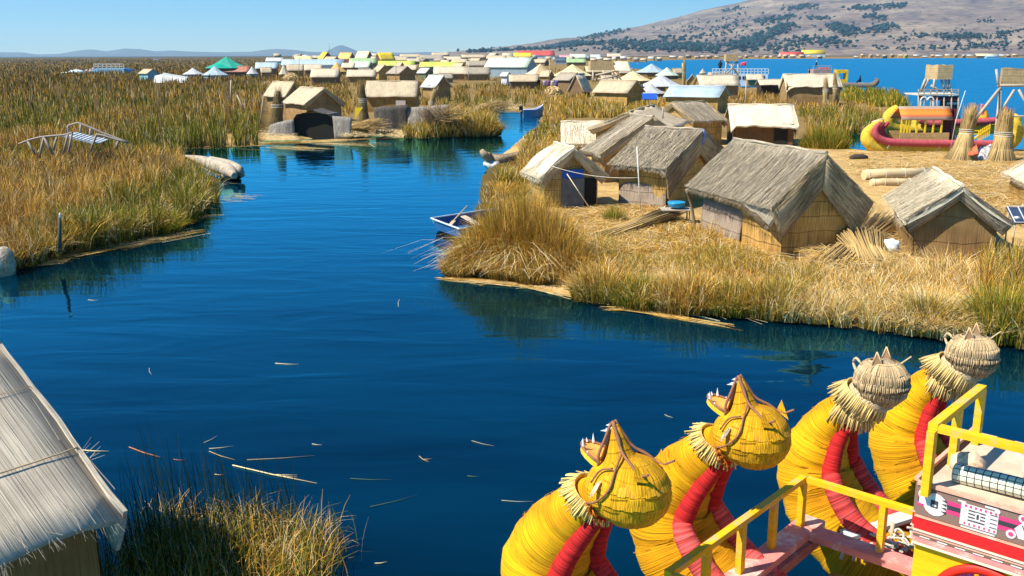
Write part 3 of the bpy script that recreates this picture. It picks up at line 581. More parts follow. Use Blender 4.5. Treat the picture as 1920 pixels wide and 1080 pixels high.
o = npmesh('reed_bed', np.concatenate([V1, V2]), np.concatenate([F1, F2+len(V1)]), np.concatenate([C1, C2]), BLADE); tag(o, 'dark green rushes standing in the water beside the nearest hut', 'reeds', kind='stuff')
# loose straw on the ground
def straw_litter(poly, n, label, z=0.36, ln=(0.2, 0.7), wd=0.014, ang=None, pal=PALE, hz=0.05, sp=0.5):
    xs = [p[0] for p in poly]; ys = [p[1] for p in poly]; qx = RNG.uniform(min(xs), max(xs), n*4); qy = RNG.uniform(min(ys), max(ys), n*4); k = inpoly(qx, qy, poly); qx = qx[k][:n]; qy = qy[k][:n]; n = len(qx)
    X_, Y_ = PV(qx, qy, z); a = RNG.uniform(0, 3.1416, n) if ang is None else ang+RNG.normal(0, sp, n); L_ = RNG.uniform(*ln, n)/2; w_ = np.maximum(wd, np.hypot(X_, Y_)*0.0004)*RNG.uniform(0.5, 1.2, n)/2
    za = z+RNG.uniform(-0.01, hz, n); zb = z+RNG.uniform(-0.01, hz, n); c_, s_ = np.cos(a), np.sin(a)
    V_ = np.stack([np.stack([X_-c_*L_+s_*w_, Y_-s_*L_-c_*w_, za], 1), np.stack([X_-c_*L_-s_*w_, Y_-s_*L_+c_*w_, za], 1), np.stack([X_+c_*L_-s_*w_, Y_+s_*L_+c_*w_, zb], 1), np.stack([X_+c_*L_+s_*w_, Y_+s_*L_-c_*w_, zb], 1)], 1)
    return V_.reshape(-1, 3), np.arange(4*n).reshape(-1, 4), np.repeat(pick(pal, n)*0.95, 4, 0)
def litter(specs, label):
    R2 = Reeds()
    for kw in specs: R2.add(*straw_litter(label='', **kw))
    return tag(R2.build('loose_straw'), label, 'straw', kind='stuff')
litter([dict(poly=[(1050, 395), (1250, 380), (1300, 430), (1500, 500), (1650, 480), (1700, 520), (1600, 560), (1300, 470), (1080, 480)], n=15000, hz=0.12, pal=PALE+GOLD+BROWN),
        dict(poly=[(1580, 285), (1920, 285), (2100, 330), (2100, 440), (1900, 420), (1700, 350), (1600, 330)], n=14000, ln=(0.3, 1.1), wd=0.02, hz=0.1, pal=PALE+PALE+GOLD+BROWN),
        dict(poly=[(1600, 400), (1700, 430), (1680, 510), (1560, 520), (1500, 490)], n=3500, hz=0.3, ang=-0.6, sp=0.5, pal=PALE+GOLD)], 'loose dry straw strewn over the open floor of the near island')
litter([dict(poly=[(485, 245), (540, 225), (560, 262), (500, 265)], n=1500, wd=0.03), dict(poly=[(900, 190), (975, 188), (985, 208), (905, 206), (880, 214)], n=1500, wd=0.03, hz=0.2),
        dict(poly=[(640, 235), (760, 235), (760, 257), (640, 258)], n=1500, wd=0.03, hz=0.15)], 'loose straw lying round the huts of the middle islet')
# long stalks floating along the shores
def floating(specs, label):
    R2 = Reeds()
    for x0, y0, x1, y1, wd_, n, ln in specs:
        A = P(x0, y0, 0.03); B = P(x1, y1, 0.03); t_ = RNG.random(n); px_ = A.x+(B.x-A.x)*t_; py_ = A.y+(B.y-A.y)*t_; nx, ny = -(B.y-A.y), B.x-A.x; l_ = math.hypot(nx, ny); nx /= l_; ny /= l_
        of = RNG.normal(0, wd_, n); px_ += nx*of; py_ += ny*of; a = math.atan2(B.y-A.y, B.x-A.x)+RNG.normal(0, 0.07, n)*(1+5*(RNG.random(n) < 0.06)); L_ = RNG.uniform(*ln, n)/2; w_ = np.maximum(RNG.uniform(0.008, 0.02, n)/2, np.hypot(px_, py_)*0.00025)
        z_ = RNG.uniform(0.008, 0.05, n)+0.0; c_, s_ = np.cos(a), np.sin(a)
        V_ = np.stack([np.stack([px_-c_*L_+s_*w_, py_-s_*L_-c_*w_, z_], 1), np.stack([px_-c_*L_-s_*w_, py_-s_*L_+c_*w_, z_], 1), np.stack([px_+c_*L_-s_*w_, py_+s_*L_+c_*w_, z_], 1), np.stack([px_+c_*L_+s_*w_, py_+s_*L_-c_*w_, z_], 1)], 1)
        k = RNG.random(n) < 0.55; R2.add(V_.reshape(-1, 3), np.arange(4*n).reshape(-1, 4), np.repeat(np.where(k[:, None], pick(PALE, n), pick(GOLD, n)), 4, 0))
    return tag(R2.build('floating_straw'), label, 'floating straw', kind='stuff')
floating([(860, 523, 1010, 537, 0.08, 208, (0.6, 1.6)), (1000, 537, 1200, 577, 0.12, 416, (0.7, 1.8)), (1190, 579, 1480, 591, 0.09, 416, (0.7, 1.8)), (1440, 593, 1640, 609, 0.09, 288, (0.5, 1.4)), (1200, 583, 1330, 605, 0.07, 40, (0.8, 1.6)), (1630, 611, 1900, 641, 0.10, 192, (0.3, 0.9))], 'pale straw stalks floating along the front shore of the near island')
floating([(100, 478, 330, 436, 0.35, 420, (0.6, 2.2)), (0, 497, 90, 490, 0.3, 160, (0.6, 1.8)), (330, 412, 385, 405, 0.2, 60, (0.5, 1.5)), (400, 370, 470, 372, 0.5, 40, (0.3, 0.9))], 'golden straw raft floating against the left bank')
floating([(345, 277, 480, 272, 0.3, 150, (0.8, 2.5)), (490, 268, 640, 263, 0.5, 220, (0.8, 3)), (640, 262, 860, 254, 0.25, 160, (0.8, 2.5)), (520, 275, 600, 280, 0.6, 50, (0.8, 3)), (600, 268, 700, 272, 0.6, 50, (0.8, 3)), (900, 212, 975, 208, 0.6, 90, (0.8, 2.5))], 'thin straw drift floating before the middle islet')
# single stalks adrift on the open water
FS = [(436, 872, 594, 906, 0.016, 'long pale stalk with a split end adrift, the longest on the open water'), (242, 838, 300, 857, 0.014, 'reddish brown stalk adrift left of the long pale stalk'), (382, 830, 407, 817, 0.006, 'short slanting stalk adrift above the crossed stalks'), (392, 841, 437, 836, 0.008, 'short level stalk adrift just above the long pale stalk'),
    (392, 846, 440, 862, 0.01, 'bent brown stalk adrift under the short level stalk'), (463, 862, 590, 854, 0.008, 'thin yellowish stalk adrift right of the bent brown stalk'), (148, 843, 204, 846, 0.016, 'thick pale stalk adrift beside the roof edge of the nearest hut'), (585, 832, 604, 834, 0.008, 'tiny white splinter adrift near the middle of the water'),
    (516, 681, 560, 683, 0.012, 'tan stalk piece adrift alone in the middle of the channel'), (694, 950, 782, 928, 0.006, 'thin green blade adrift in front of the yellow dragon prow'), (657, 897, 734, 899, 0.006, 'thin grey stalk adrift between the long pale stalk and the green blade'), (786, 855, 804, 866, 0.01, 'forked brown twig adrift above the yellow dragon prow'),
    (402, 889, 420, 890, 0.012, 'orange brown chip adrift left of the long pale stalk'), (325, 861, 347, 862, 0.008, 'small white stub adrift right of the reddish stalk'), (749, 561, 747, 575, 0.01, 'small white curl floating far out in the channel'), (165, 562, 184, 563, 0.01, 'small pale piece adrift near the left bank'), (884, 826, 926, 836, 0.005, 'faint thin stalk adrift left of the second dragon head'),
    (702, 1056, 726, 1053, 0.01, 'pale chip adrift at the lower edge of the water'), (1246, 777, 1262, 783, 0.006, 'white fleck adrift above the first dragon head'), (1205, 565, 1350, 602, 0.03, 'long bleached pole floating off the front shore of the near island'), (280, 690, 284, 702, 0.006, 'tiny feather adrift off the left bank'), (876, 892, 898, 893, 0.008, 'short straw adrift between the green blade and the dragon prow'), (940, 938, 1000, 940, 0.005, 'hair thin stalk adrift against the yellow dragon prow')]
for i, (x0, y0, x1, y1, wd_, lab) in enumerate(FS):
    A = P(x0, y0, 0.012); B = P(x1, y1, 0.012); g = MB(); d_ = B-A; q = d_.cross(Vector((0, 0, 1))).normalized()*min(0.02, d_.length*0.1)
    co = (0.55, 0.2, 0.1) if 'reddish' in lab else (0.12, 0.16, 0.04) if 'green' in lab else (0.5, 0.36, 0.2) if 'brown' in lab else (0.8, 0.66, 0.42)
    g.tube([(0, 0, 0), d_*0.5+q, d_], [wd_/2, wd_/2, wd_*0.3], 6, co)
    if i in (0, 11): g.tube([d_*0.5+q, d_*0.72-q*5], wd_*0.3, 5, co); g.tube([d_*0.55+q, d_*0.75-q*2.4], wd_*0.25, 5, co)
    tag(g.build('floating_stalk', plain('stalk_straw', (0.85, 0.8, 0.7), 0.8), loc=A), lab, 'floating stalk', 'single stalks adrift on the open water')
# ================================================================== HUTS
GREYTH = fibre('grey_thatch', (0.52, 0.43, 0.31), 30, 1.0, 0.36, 1.35, 0.4, 0.9)
TANTH = fibre('tan_thatch', (0.55, 0.44, 0.29), 30, 1.0, 0.6, 1.2, 0.22, 0.5)
PALETH = fibre('pale_thatch', (0.68, 0.58, 0.42), 26, 0.8, 0.7, 1.15, 0.15, 0.45)
WHITETH = fibre('bleached_thatch', (0.56, 0.48, 0.37), 46, 0.35, 0.55, 1.15, 0.3, 0.6)
OCHREW = fibre('golden_reed_wall', (0.66, 0.41, 0.12), 42, 1.2, 0.42, 1.35, 0.42, 0.8, bands=2.6, bandw=0.10)
BROWNW = fibre('brown_reed_wall', (0.40, 0.25, 0.10), 42, 1.0, 0.55, 1.25, 0.3, 0.5, bands=1.6, bandw=0.05)
GREYMAT = fibre('grey_reed_mat', (0.42, 0.33, 0.25), 46, 1.6, 0.5, 1.35, 0.3, 0.6, bands=2.6, bandw=0.16)
FLAPM = fibre('straw_flap', (0.50, 0.38, 0.22), 34, 1.0, 0.45, 1.4, 0.25, 0.7)
DARKOPEN = plain('painted_dark_inside', (0.02, 0.017, 0.012), 0.95, 0.1)  # near-black sheets and slabs; the unlit inside of openings is painted on
GREYMETAL = plain('grey_sheet_metal', (0.14, 0.14, 0.135), 0.55, 0.35, 3, 0.2)
BLUEPL = plain('blue_tarpaulin', (0.02, 0.09, 0.42), 0.45, 0.2, 3, 0.4)
POLE = wood('weathered_pole', (0.42, 0.35, 0.27), None, 1)
TWINE = plain('twine', (0.6, 0.55, 0.45), 0.9)
def hut(q, label, cat='hut', name='reed_hut', roofm=TANTH, wallm=BROWNW, det=1, flap=0, flapR=None, flapL=0, wall_z=0.3, nstr=0, group=None, seed=1, c=(1, 1, 1), wc=(1, 1, 1), sag=0.08, eave_fn=None, eave_fn2=None, gab=None, wobk=1.0, swd=0.013, door=None, th=0.08, flapm=None, strc=(0.7, 1.25), ridge=True):
    cx, cy, yaw, Lh, Wh, hw, hr, ox, oy = q; X = Lh/2; Y = Wh/2; z0 = wall_z
    T = thing(name, label, cat, (cx, cy, z0), yaw, group)
    hi = det >= 2; nx = 14 if hi else (6 if det else 2); ny = 8 if hi else (3 if det else 1); wob = (0.03 if hi else (0.012 if det else 0))*wobk
    sl = (hr-hw)/(Y+oy)                                   # fall of the roof per metre
    hwall = hw+sl*oy-0.06; hg = hr-0.09
    # walls, one mesh: four sides with gables
    g = MB(); r = random.Random(seed)
    def wallquad(a, b_, ha, hb, n=4, u0=0, mid=None):
        a = Vector(a); b_ = Vector(b_); L_ = (b_-a).length; n = n if hi else 1
        top = lambda t_: ha+(hb-ha)*t_ if mid is None else (ha+(mid-ha)*t_*2 if t_ < 0.5 else mid+(hb-mid)*(t_-0.5)*2)
        if mid is not None and n == 1: n = 2
        prev = None; nn = Vector((b_.y-a.y, a.x-b_.x, 0)).normalized()
        for k in range(n+1):
            t_ = k/n; bul = 0.04*math.sin(t_*7+seed)*(1 if hi else 0); p = a+(b_-a)*t_+nn*bul
            i0 = g.vert((p.x, p.y, -0.12), wc); i1 = g.vert((p.x+nn.x*0.03*hi, p.y+nn.y*0.03*hi, top(t_)*0.5), wc); i2 = g.vert((p.x, p.y, top(t_)), wc); u = u0+t_*L_
            if prev: g.face([prev[0], i0, i1, prev[1]], [(prev[3], -.1), (u, -.1), (u, top(t_)*.5), (prev[3], prev[4]*.5)]); g.face([prev[1], i1, i2, prev[2]], [(prev[3], prev[4]*.5), (u, top(t_)*.5), (u, top(t_)), (prev[3], prev[4])])
            prev = (i0, i1, i2, u, top(t_))
    wallquad((-X, -Y, 0), (X, -Y, 0), hwall, hwall, 8); wallquad((X, -Y, 0), (X, Y, 0), hwall, hwall, 8, Lh, hg); wallquad((X, Y, 0), (-X, Y, 0), hwall, hwall, 8, Lh+Wh); wallquad((-X, Y, 0), (-X, -Y, 0), hwall, hwall, 8, 2*Lh+Wh, hg)
    g.build('wall', wallm, T)
    # roof: two mats
    g = MB(); A = (-X-ox, 0, hr); B = (X+ox, 0, hr); D = (X+ox, -Y-oy, hw); E = (-X-ox, -Y-oy, hw); D2 = (X+ox, Y+oy, hw); E2 = (-X-ox, Y+oy, hw)
    g.panel(A, B, D, E, nx, ny, th, sag, wob, edge=eave_fn, c=c, seed=seed, cvar=0.06 if hi else 0.02)
    g.panel(A, B, D2, E2, nx, ny, th, sag, wob, 5.0, edge=eave_fn2, c=c, seed=seed+1, cvar=0.05 if hi else 0.02)
    if nstr:
        g.strands(A, B, D, E, nstr, (0.3, 0.9), swd, 0.03, strc, seed, over=0.03); g.strands(A, B, D2, E2, nstr//3, (0.3, 0.9), swd, 0.03, strc, seed+5, over=0.06)
    if nstr:      # ragged stalk ends along both eaves
        rf = random.Random(seed+77)
        for (P0, P1, ef) in ((E, D, eave_fn), (E2, D2, eave_fn2)):
            P0, P1 = Vector(P0), Vector(P1); L_ = (P1-P0).length
            for k in range(int(L_*60)):
                u = rf.random(); p = P0+(P1-P0)*u+(ef(u) if ef else Vector((0, 0, 0)))+Vector((0, 0, -rf.uniform(0, th))); out_ = Vector((rf.gauss(0, .25), -1 if P0.y < 0 else 1, -(hr-hw)/(Y+oy)-rf.uniform(-.1, .7))).normalized()*rf.uniform(.03, .15); w2 = Vector((swd*.5, 0, 0)); kk = rf.uniform(*strc); g.poly([p-w2, p+w2, p+out_+w2*.5, p+out_-w2*.5], [(0, 0), (.01, 0), (.01, .1), (0, .1)], sc(c, kk))
    g.build('roof', roofm, T)
    if ridge and det:
        g = MB(); pts = [(-X-ox-0.03+(2*X+2*ox+0.06)*k/8, 0, hr+0.005+0.02*math.sin(k*2.1+seed)) for k in range(9)]
        g.tube(pts, 0.05, 6, sc(c, 1.02), flat=1.0); g.build('ridge_roll', roofm, T)
    # mats hanging over the gable from the rakes
    for sx, fl in ((1, flap), (-1, flapL)):
        if not fl: continue
        g = MB(); xr = X+ox; fr = fl if not isinstance(fl, tuple) else fl[0]; fe = fl if not isinstance(fl, tuple) else fl[1]
        for sy in (-1, 1):
            A_ = Vector((sx*xr, 0, hr+0.01)); B_ = Vector((sx*(xr-0.02), sy*(Y+oy), hw+0.01)); C_ = Vector((sx*(X+0.10), sy*(Y+0.12), hw-fe)); D_ = Vector((sx*(X+0.10+0.1*ox), 0, hr-fr))
            g.panel(A_, B_, C_, D_, 10 if hi else 3, 3, 0.04, 0.02, 0.01, seed=seed+sy)
            if nstr:   # stalks parallel to the rake
                for k in range(nstr//3):
                    v0 = r.random(); u0 = r.uniform(0, 0.85); u1 = min(1.0, u0+r.uniform(0.12, 0.4)); f = lambda u, v: (A_*(1-u)+B_*u)*(1-v)+(D_*(1-u)+C_*u)*v
                    p = f(u0, v0); q2 = f(u1, min(1.05, v0+r.uniform(-0.04, 0.08))); off = Vector((sx*r.uniform(0.005, 0.05), 0, 0)); w_ = Vector((0, 0, r.uniform(0.004, 0.01))); kk = r.uniform(0.35, 1.5); c3 = (kk, kk*0.97, kk*0.92)
                    g.poly([p+off-w_, q2+off*1.5-w_, q2+off*1.5+w_, p+off+w_], [(0, 0), (0.3, 0), (0.3, 0.01), (0, 0.01)], c3)
        # streaks run along the rake on a flap: swap the UVs
        g.uv = [[(v, u) for u, v in f] for f in g.uv]
        g.build('gable_mat', flapm or FLAPM, T)
    if gab:  # gable overlay material panel handled by caller
        pass
    T['_'] = 0; del T['_']
    return T
def fringe(T, a, b, n, ln, mat, seed=0, wd=0.012, dn=(0, 0, -1), spread=0.35, cr=(0.6, 1.2), name='thatch_fringe'):
    """ragged stalk ends hanging from an edge"""
    g = MB(); r = random.Random(seed); a = Vector(a); b = Vector(b); dn = Vector(dn); al = (b-a).normalized()
    for _ in range(n):
        p = a+(b-a)*r.random(); d_ = (dn+al*r.gauss(0, spread)+Vector((r.gauss(0, .15), r.gauss(0, .15), 0))).normalized()*r.uniform(*ln); w_ = al*wd*r.uniform(.5, 1)/2; k = r.uniform(*cr)
        g.poly([p-w_, p+w_, p+d_+w_*.5, p+d_-w_*.5], None, (k, k*.97, k*.9))
    return g.build(name, mat, T)
def loc2(T, p): return T.matrix_world.inverted() @ Vector(p)
# ---- the seven near huts
def droop(*ks):
    """eave outline: (u, drop) knots"""
    def f(u):
        for (u0, d0), (u1, d1) in zip(ks[:-1], ks[1:]):
            if u <= u1: 
                t_ = (u-u0)/max(1e-6, u1-u0); t_ = t_*t_*(3-2*t_); return Vector((0, 0, -(d0+(d1-d0)*t_)+0.02*math.sin(u*23)))
        return Vector((0, 0, -ks[-1][1]))
    return f
T = H8 = hut((7.374, 26.873, -1.277, 4.236, 1.752+0.3, 1.355, 2.707, 0.204, 0.516), 'largest reed hut, its grey thatch sweeping low over a golden wall', roofm=GREYTH, wallm=OCHREW, det=2, flap=(0.95, 0.85), nstr=2600, seed=3,
    eave_fn=droop((0, 0.12), (0.1, 0.0), (0.45, 0.03), (0.7, 0.06), (0.82, 0.18), (1, 0.42)), wc=(1.05, 1.0, 0.95), strc=(0.5, 1.25))
X, Y = 4.236/2, 2.052/2
g = MB(); g.panel((-X+0.05, -Y-0.05, 1.0), (-X+2.35, -Y-0.05, 0.95), (-X+2.3, -Y-0.12, -0.1), (-X+0.0, -Y-0.12, -0.1), 10, 6, 0.03, 0, 0.008, seed=4); g.build('grey_wall_mat', GREYMAT, T)
g = MB(); g.tube(crv([(-X-0.1, -Y-0.55, 1.26), (-X-0.16, -Y-0.35, 0.8), (-X-0.1, -Y-0.2, 0)], 4), 0.05, 6, (0.7, 0.6, 0.5)); g.build('corner_bundle', GREYTH, T)
g = MB()
for k in range(26): g.tube([(X+0.1+0.02*k, -Y-0.2-0.03*k % 0.3, 0.02+0.01*k), (X+0.5+0.03*(k % 7), -Y-0.9+0.05*k, 0.02+0.005*k)], 0.012, 5, (0.9, 0.85, 0.7))
g.build('corner_straw', TANTH, T)
fringe(T, (-X-.2, -Y-.5, 1.25), (X*0.4, -Y-.5, 1.32), 240, (0.03, 0.12), GREYTH, 4)
T = H2 = hut((5.793, 34.641, -0.689, 1.9, 3.9, 1.462, 2.617, 0.21, 0.492), 'grey thatched hut with a white pole in front, left of the largest hut', roofm=GREYTH, wallm=OCHREW, det=2, flap=(0.85, 1.05), nstr=2200, seed=8,
    eave_fn=droop((0, 0.35), (0.12, 0.02), (0.5, 0.0), (0.85, 0.05), (1, 0.2)), eave_fn2=None, strc=(0.5, 1.3))
g = MB(); g.panel((-0.93, -1.99, 0.85), (0.95, -1.99, 0.8), (0.97, -2.05, -0.1), (-0.95, -2.05, -0.1), 10, 6, 0.03, 0, 0.01, seed=4); g.build('grey_wall_mat', GREYMAT, T)
fringe(T, (-1, -2.42, 1.45), (1, -2.42, 1.42), 260, (0.03, 0.16), GREYTH, 5)
g = MB(); g.tube([(1.16, -0.02, 2.62), (1.2, 0.03, 2.45)], 0.06, 8); g.tube([(1.2, 0.03, 2.45), (1.18, 0, 2.1)], 0.035, 8, (0.8, 0.8, 1.3)); g.build('blue_binding', plain('blue_white_cloth', (0.25, 0.4, 0.75), 0.7, 0.6, 30), T)
T = H1 = hut((1.839, 33.52, -1.27, 1.45, 1.9, 1.13, 2.131, 0.296, 0.304), 'small pale thatched hut with a grey metal door, leftmost on the near island', roofm=PALETH, wallm=OCHREW, det=2, flap=(0.32, 0.28), nstr=900, seed=12, eave_fn=droop((0, 0.0), (0.5, 0.02), (1, 0.06)), sag=-0.16, flapm=TANTH, strc=(0.7, 1.15))
X, Y = 1.45/2, 0.95
g = MB(); g.box((X+0.05, 0.02, 0.48), (0.05, 0.85, 1.15)); g.build('door', GREYMETAL, T)
g = MB(); g.box((X+0.06, 0.02, 1.22), (0.05, 0.8, 0.3)); g.build('blue_board', BLUEPL, T)
g = MB(); g.box((X-0.02, 0.68, 0.5), (0.1, 0.45, 1.1)); g.build('painted_dark_gap', DARKOPEN, T)  # dark box painted in place of a shaded gap beside the door
fringe(T, (-1, -1.25, 1.12), (1, -1.25, 1.08), 120, (0.03, 0.16), PALETH, 5); fringe(T, (X+.3, -1.2, 0.85), (X+.25, 0, 1.8), 120, (0.05, 0.2), TANTH, 6)
T = H9 = hut((11.645, 25.673, -1.812, 3.557, 1.95, 1.104, 1.996, 0.316, 0.297), 'reed hut with a pale roof and dark brown gable, right of the white plastic bag', roofm=PALETH, wallm=BROWNW, det=2, flap=(0.36, 0.34), nstr=1500, seed=17, flapm=GREYTH, eave_fn=droop((0, 0), (1, 0.1)), strc=(0.55, 1.15), wc=(0.8, 0.78, 0.75))
T = hut((14.573, 57.087, -0.124, 3.262, 4.273, 1.228, 2.282, 0.226, 0.388), 'hut with a clean cream roof and dark front, behind the largest hut', roofm=PALETH, wallm=BROWNW, det=2, flap=(0.3, 0.7), nstr=0, seed=19, flapm=PALETH, eave_fn=droop((0, 0.35), (0.08, 0.02), (0.6, 0.0), (1, 0.12)), wc=(0.45, 0.4, 0.38))  # wall tint darkened: the shade under the roof is put into its colour
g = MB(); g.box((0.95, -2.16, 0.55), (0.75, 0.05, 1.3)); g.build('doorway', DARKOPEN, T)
T = hut((5.47, 40.625, -1.17, 1.165, 4.124, 1.279, 2.691, 0.29, 0.403), 'grey thatched hut with a dark arched opening, behind the metal door hut', roofm=GREYTH, wallm=BROWNW, det=2, flap=(0.5, 0.3), nstr=500, seed=23, eave_fn=droop((0, 0.0), (0.6, 0.0), (1, 0.1)))
T = hut((6.885, 51.187, -1.888, 6.328, 3.482, 1.584, 2.435, 0.311, 0.389), 'broad tan roofed hut with a stick on its ridge, right of the speckled low roof', roofm=TANTH, wallm=OCHREW, det=2, flap=(0.3, 0.3), nstr=600, seed=29, flapm=TANTH)
T = hut((10.468, 57.534, 0.45, 1.938, 3.846, 1.464, 2.428, 0.219, 0.276), 'grey roofed hut with a golden front wall, left of the cream roofed hut', roofm=GREYTH, wallm=OCHREW, det=2, flap=(0.3, 0.4), flapL=(0.3, 0.3), nstr=500, seed=31, eave_fn=droop((0, 0.0), (0.45, 0.05), (0.6, -0.08), (0.9, 0.0), (1, 0.3)))
# ---- the nearest hut, lower left
T = H0 = hut((-6.62, 7.30, math.radians(50.0), 4.45, 3.9, 1.36, 2.47, 0.12, 0.35), 'nearest reed hut with bleached thatch, cut off by the lower left corner', roofm=WHITETH, wallm=BROWNW, det=2, flap=(0.2, 0.45), nstr=90, swd=0.004, seed=41, sag=0.0, wobk=0.25, th=0.05, eave_fn=droop((0, 0.1), (0.5, 0.06), (0.9, 0.0), (1, 0.05)), flapm=WHITETH, strc=(0.7, 1.1), wc=(0.95, 0.8, 0.6))
X, Y = 4.45/2, 1.95
for ty, th_ in ((0.66, .0075), (0.30, .004)):
    g = MB(); r = random.Random(5); pts = []
    for k in range(60):
        u = k/59; yy = -(Y+0.35)*(ty+.012*math.sin(u*9)); pts.append(((-X-.12)+u*(2*X+.24), yy, 2.47-(2.47-1.36)*(-yy/(Y+.35))+0.022+r.uniform(-.003, .003)))
    g.tube(pts, th_, 6, (0.7, 0.55, 0.4)); g.build('tie_cord', TWINE, T)
fringe(T, (X+.12, -1.65, 1.66), (X+.10, -2.3, 1.33), 90, (0.04, 0.16), WHITETH, 8, 0.008, (0.3, -.1, -0.8), 0.25, (0.55, 1.1))
fringe(T, (X+.1, -1.75, 1.6), (X+.1, -1.55, 1.7), 7, (0.1, 0.3), WHITETH, 9, 0.008, (0.9, 0.2, 0.1), 0.5, (0.7, 1.1), 'stray_stalks')
# ---- low speckled roof
T = hut((4.4, 51.0, -0.05, 3.1, 2.6, 0.75, 1.75, 0.25, 0.35), 'low hut with a speckled whitish roof half sunk in reeds beside the channel', roofm=fibre('speckled_thatch', (0.78, 0.66, 0.48), 8, 6, 0.5, 1.25, 0.3, 0.9), wallm=BROWNW, det=2, nstr=300, seed=37, eave_fn=droop((0, 0.05), (1, 0.1)))
# ================================================================== VILLAGE
SHADEW = fibre('shaded_reed_wall', (0.22, 0.14, 0.07), 30, 1, 0.6, 1.2, 0.2, 0.3)  # brown reed wall again, with shade put into its colour
ROOFS = dict(tan=TANTH, grey=fibre('dull_grey_thatch', (0.44, 0.37, 0.28), 30, 1.0, 0.5, 1.2, 0.3, 0.6), cream=fibre('dull_cream_thatch', (0.60, 0.50, 0.36), 26, 0.8, 0.65, 1.15, 0.2, 0.45), white=metalroof('white_sheet_roof', (0.56, 0.56, 0.53)), ice=metalroof('pale_blue_sheet_roof', (0.42, 0.52, 0.57)), mint=metalroof('pale_green_sheet_roof', (0.60, 0.70, 0.52)),
    green=metalroof('green_sheet_roof', (0.36, 0.50, 0.24)), lime=metalroof('lime_sheet_roof', (0.55, 0.66, 0.10)), yellow=metalroof('yellow_sheet_roof', (0.85, 0.58, 0.03)), orange=metalroof('orange_sheet_roof', (0.80, 0.45, 0.10)), pyel=metalroof('pale_yellow_sheet_roof', (0.82, 0.68, 0.34)),
    red=metalroof('red_sheet_roof', (0.65, 0.09, 0.07)), teal=metalroof('teal_sheet_roof', (0.0, 0.36, 0.25)), rust=metalroof('rusty_striped_roof', (0.55, 0.22, 0.13), 0.6), blue=metalroof('dark_blue_roof', (0.05, 0.09, 0.16)), lav=metalroof('lavender_sheet_roof', (0.60, 0.60, 0.64)), pink=metalroof('pink_sheet_roof', (0.7, 0.3, 0.33)))
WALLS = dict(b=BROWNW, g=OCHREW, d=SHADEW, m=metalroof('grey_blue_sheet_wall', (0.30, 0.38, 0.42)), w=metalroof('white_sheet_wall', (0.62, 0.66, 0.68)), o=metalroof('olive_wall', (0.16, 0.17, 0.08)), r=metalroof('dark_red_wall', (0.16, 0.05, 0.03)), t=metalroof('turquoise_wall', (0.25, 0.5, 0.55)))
def house(x0, x1, yt, yb, roof, wall, label, yaw=0.0, ratio=1.3, hwf=0.5, cat='hut', name='reed_hut', det=1, ox=0.2, oy=0.3, group=None, zb=0.25, **kw):
    """a gable-roofed hut sized from where it stands: x0..x1 and yt..yb are its extent in pixels"""
    yaw = math.radians(yaw); c0 = P((x0+x1)/2, yb, zb); D0 = c0.y
    wm = (x1-x0)/FPX*math.hypot(D0, 5)*1.0; c, s = abs(math.cos(yaw)), abs(math.sin(yaw))
    W_ = max(0.5, (wm-2*ox*c-2*oy*s)/(ratio*c+s)); L_ = ratio*W_
    ext = (L_*s+W_*c)/2; cy = D0+ext; cx = XAT((x0+x1)/2, (yt+yb)/2, cy)
    hr = max(0.8, ZAT((x0+x1)/2, yt, cy)-zb); hw = hr*hwf
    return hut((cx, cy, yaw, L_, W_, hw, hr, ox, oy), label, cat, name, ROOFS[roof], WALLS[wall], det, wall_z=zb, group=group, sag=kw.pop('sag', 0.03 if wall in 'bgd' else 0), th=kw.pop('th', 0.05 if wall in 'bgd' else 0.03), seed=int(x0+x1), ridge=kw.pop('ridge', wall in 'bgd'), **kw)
def doorway(T, x, y, wd, h, rz=0, mat=None, name='doorway'):
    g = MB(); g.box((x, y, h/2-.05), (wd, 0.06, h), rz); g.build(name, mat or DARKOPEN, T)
# middle islet
T = house(494, 572, 153, 216, 'tan', 'b', 'tan thatched hut behind the dark standing bundle, leftmost on the middle islet', -35, 1.3, 0.55, det=2, flap=(0.25, 0.3))
T = house(522, 652, 164, 232, 'tan', 'b', 'tan thatched hut with a wide brown gable, behind the dark reed arch', -52, 1.25, 0.55, det=2, flap=(0.3, 0.35), oy=0.35)
T = house(687, 787, 152, 212, 'tan', 'g', 'reed hut with a broad straight tan roof and golden front, middle of the islet', -2, 1.5, 0.52, det=2, wc=(0.9, 0.8, 0.7))
g = MB(); g.box((0.95, -1.85*0.62-0.55, 0.6), (0.9, 0.04, 1.1)); o = g.build('pale_shutter', plain('pale_board', (0.5, 0.42, 0.36), 0.8), T)
T = house(787, 850, 141, 192, 'white', 'b', 'small brown hut with a solar panel on its bleached roof, behind the middle islet', -48, 1.2, 0.55, det=1)
g = MB(); g.panel((-0.5, -0.55, 2.16), (0.3, -0.55, 2.16), (0.3, -1.1, 1.86), (-0.5, -1.1, 1.86), 1, 1, 0.03); g.build('solar_panel', plain('solar_cell', (0.03, 0.05, 0.1), 0.2), T)
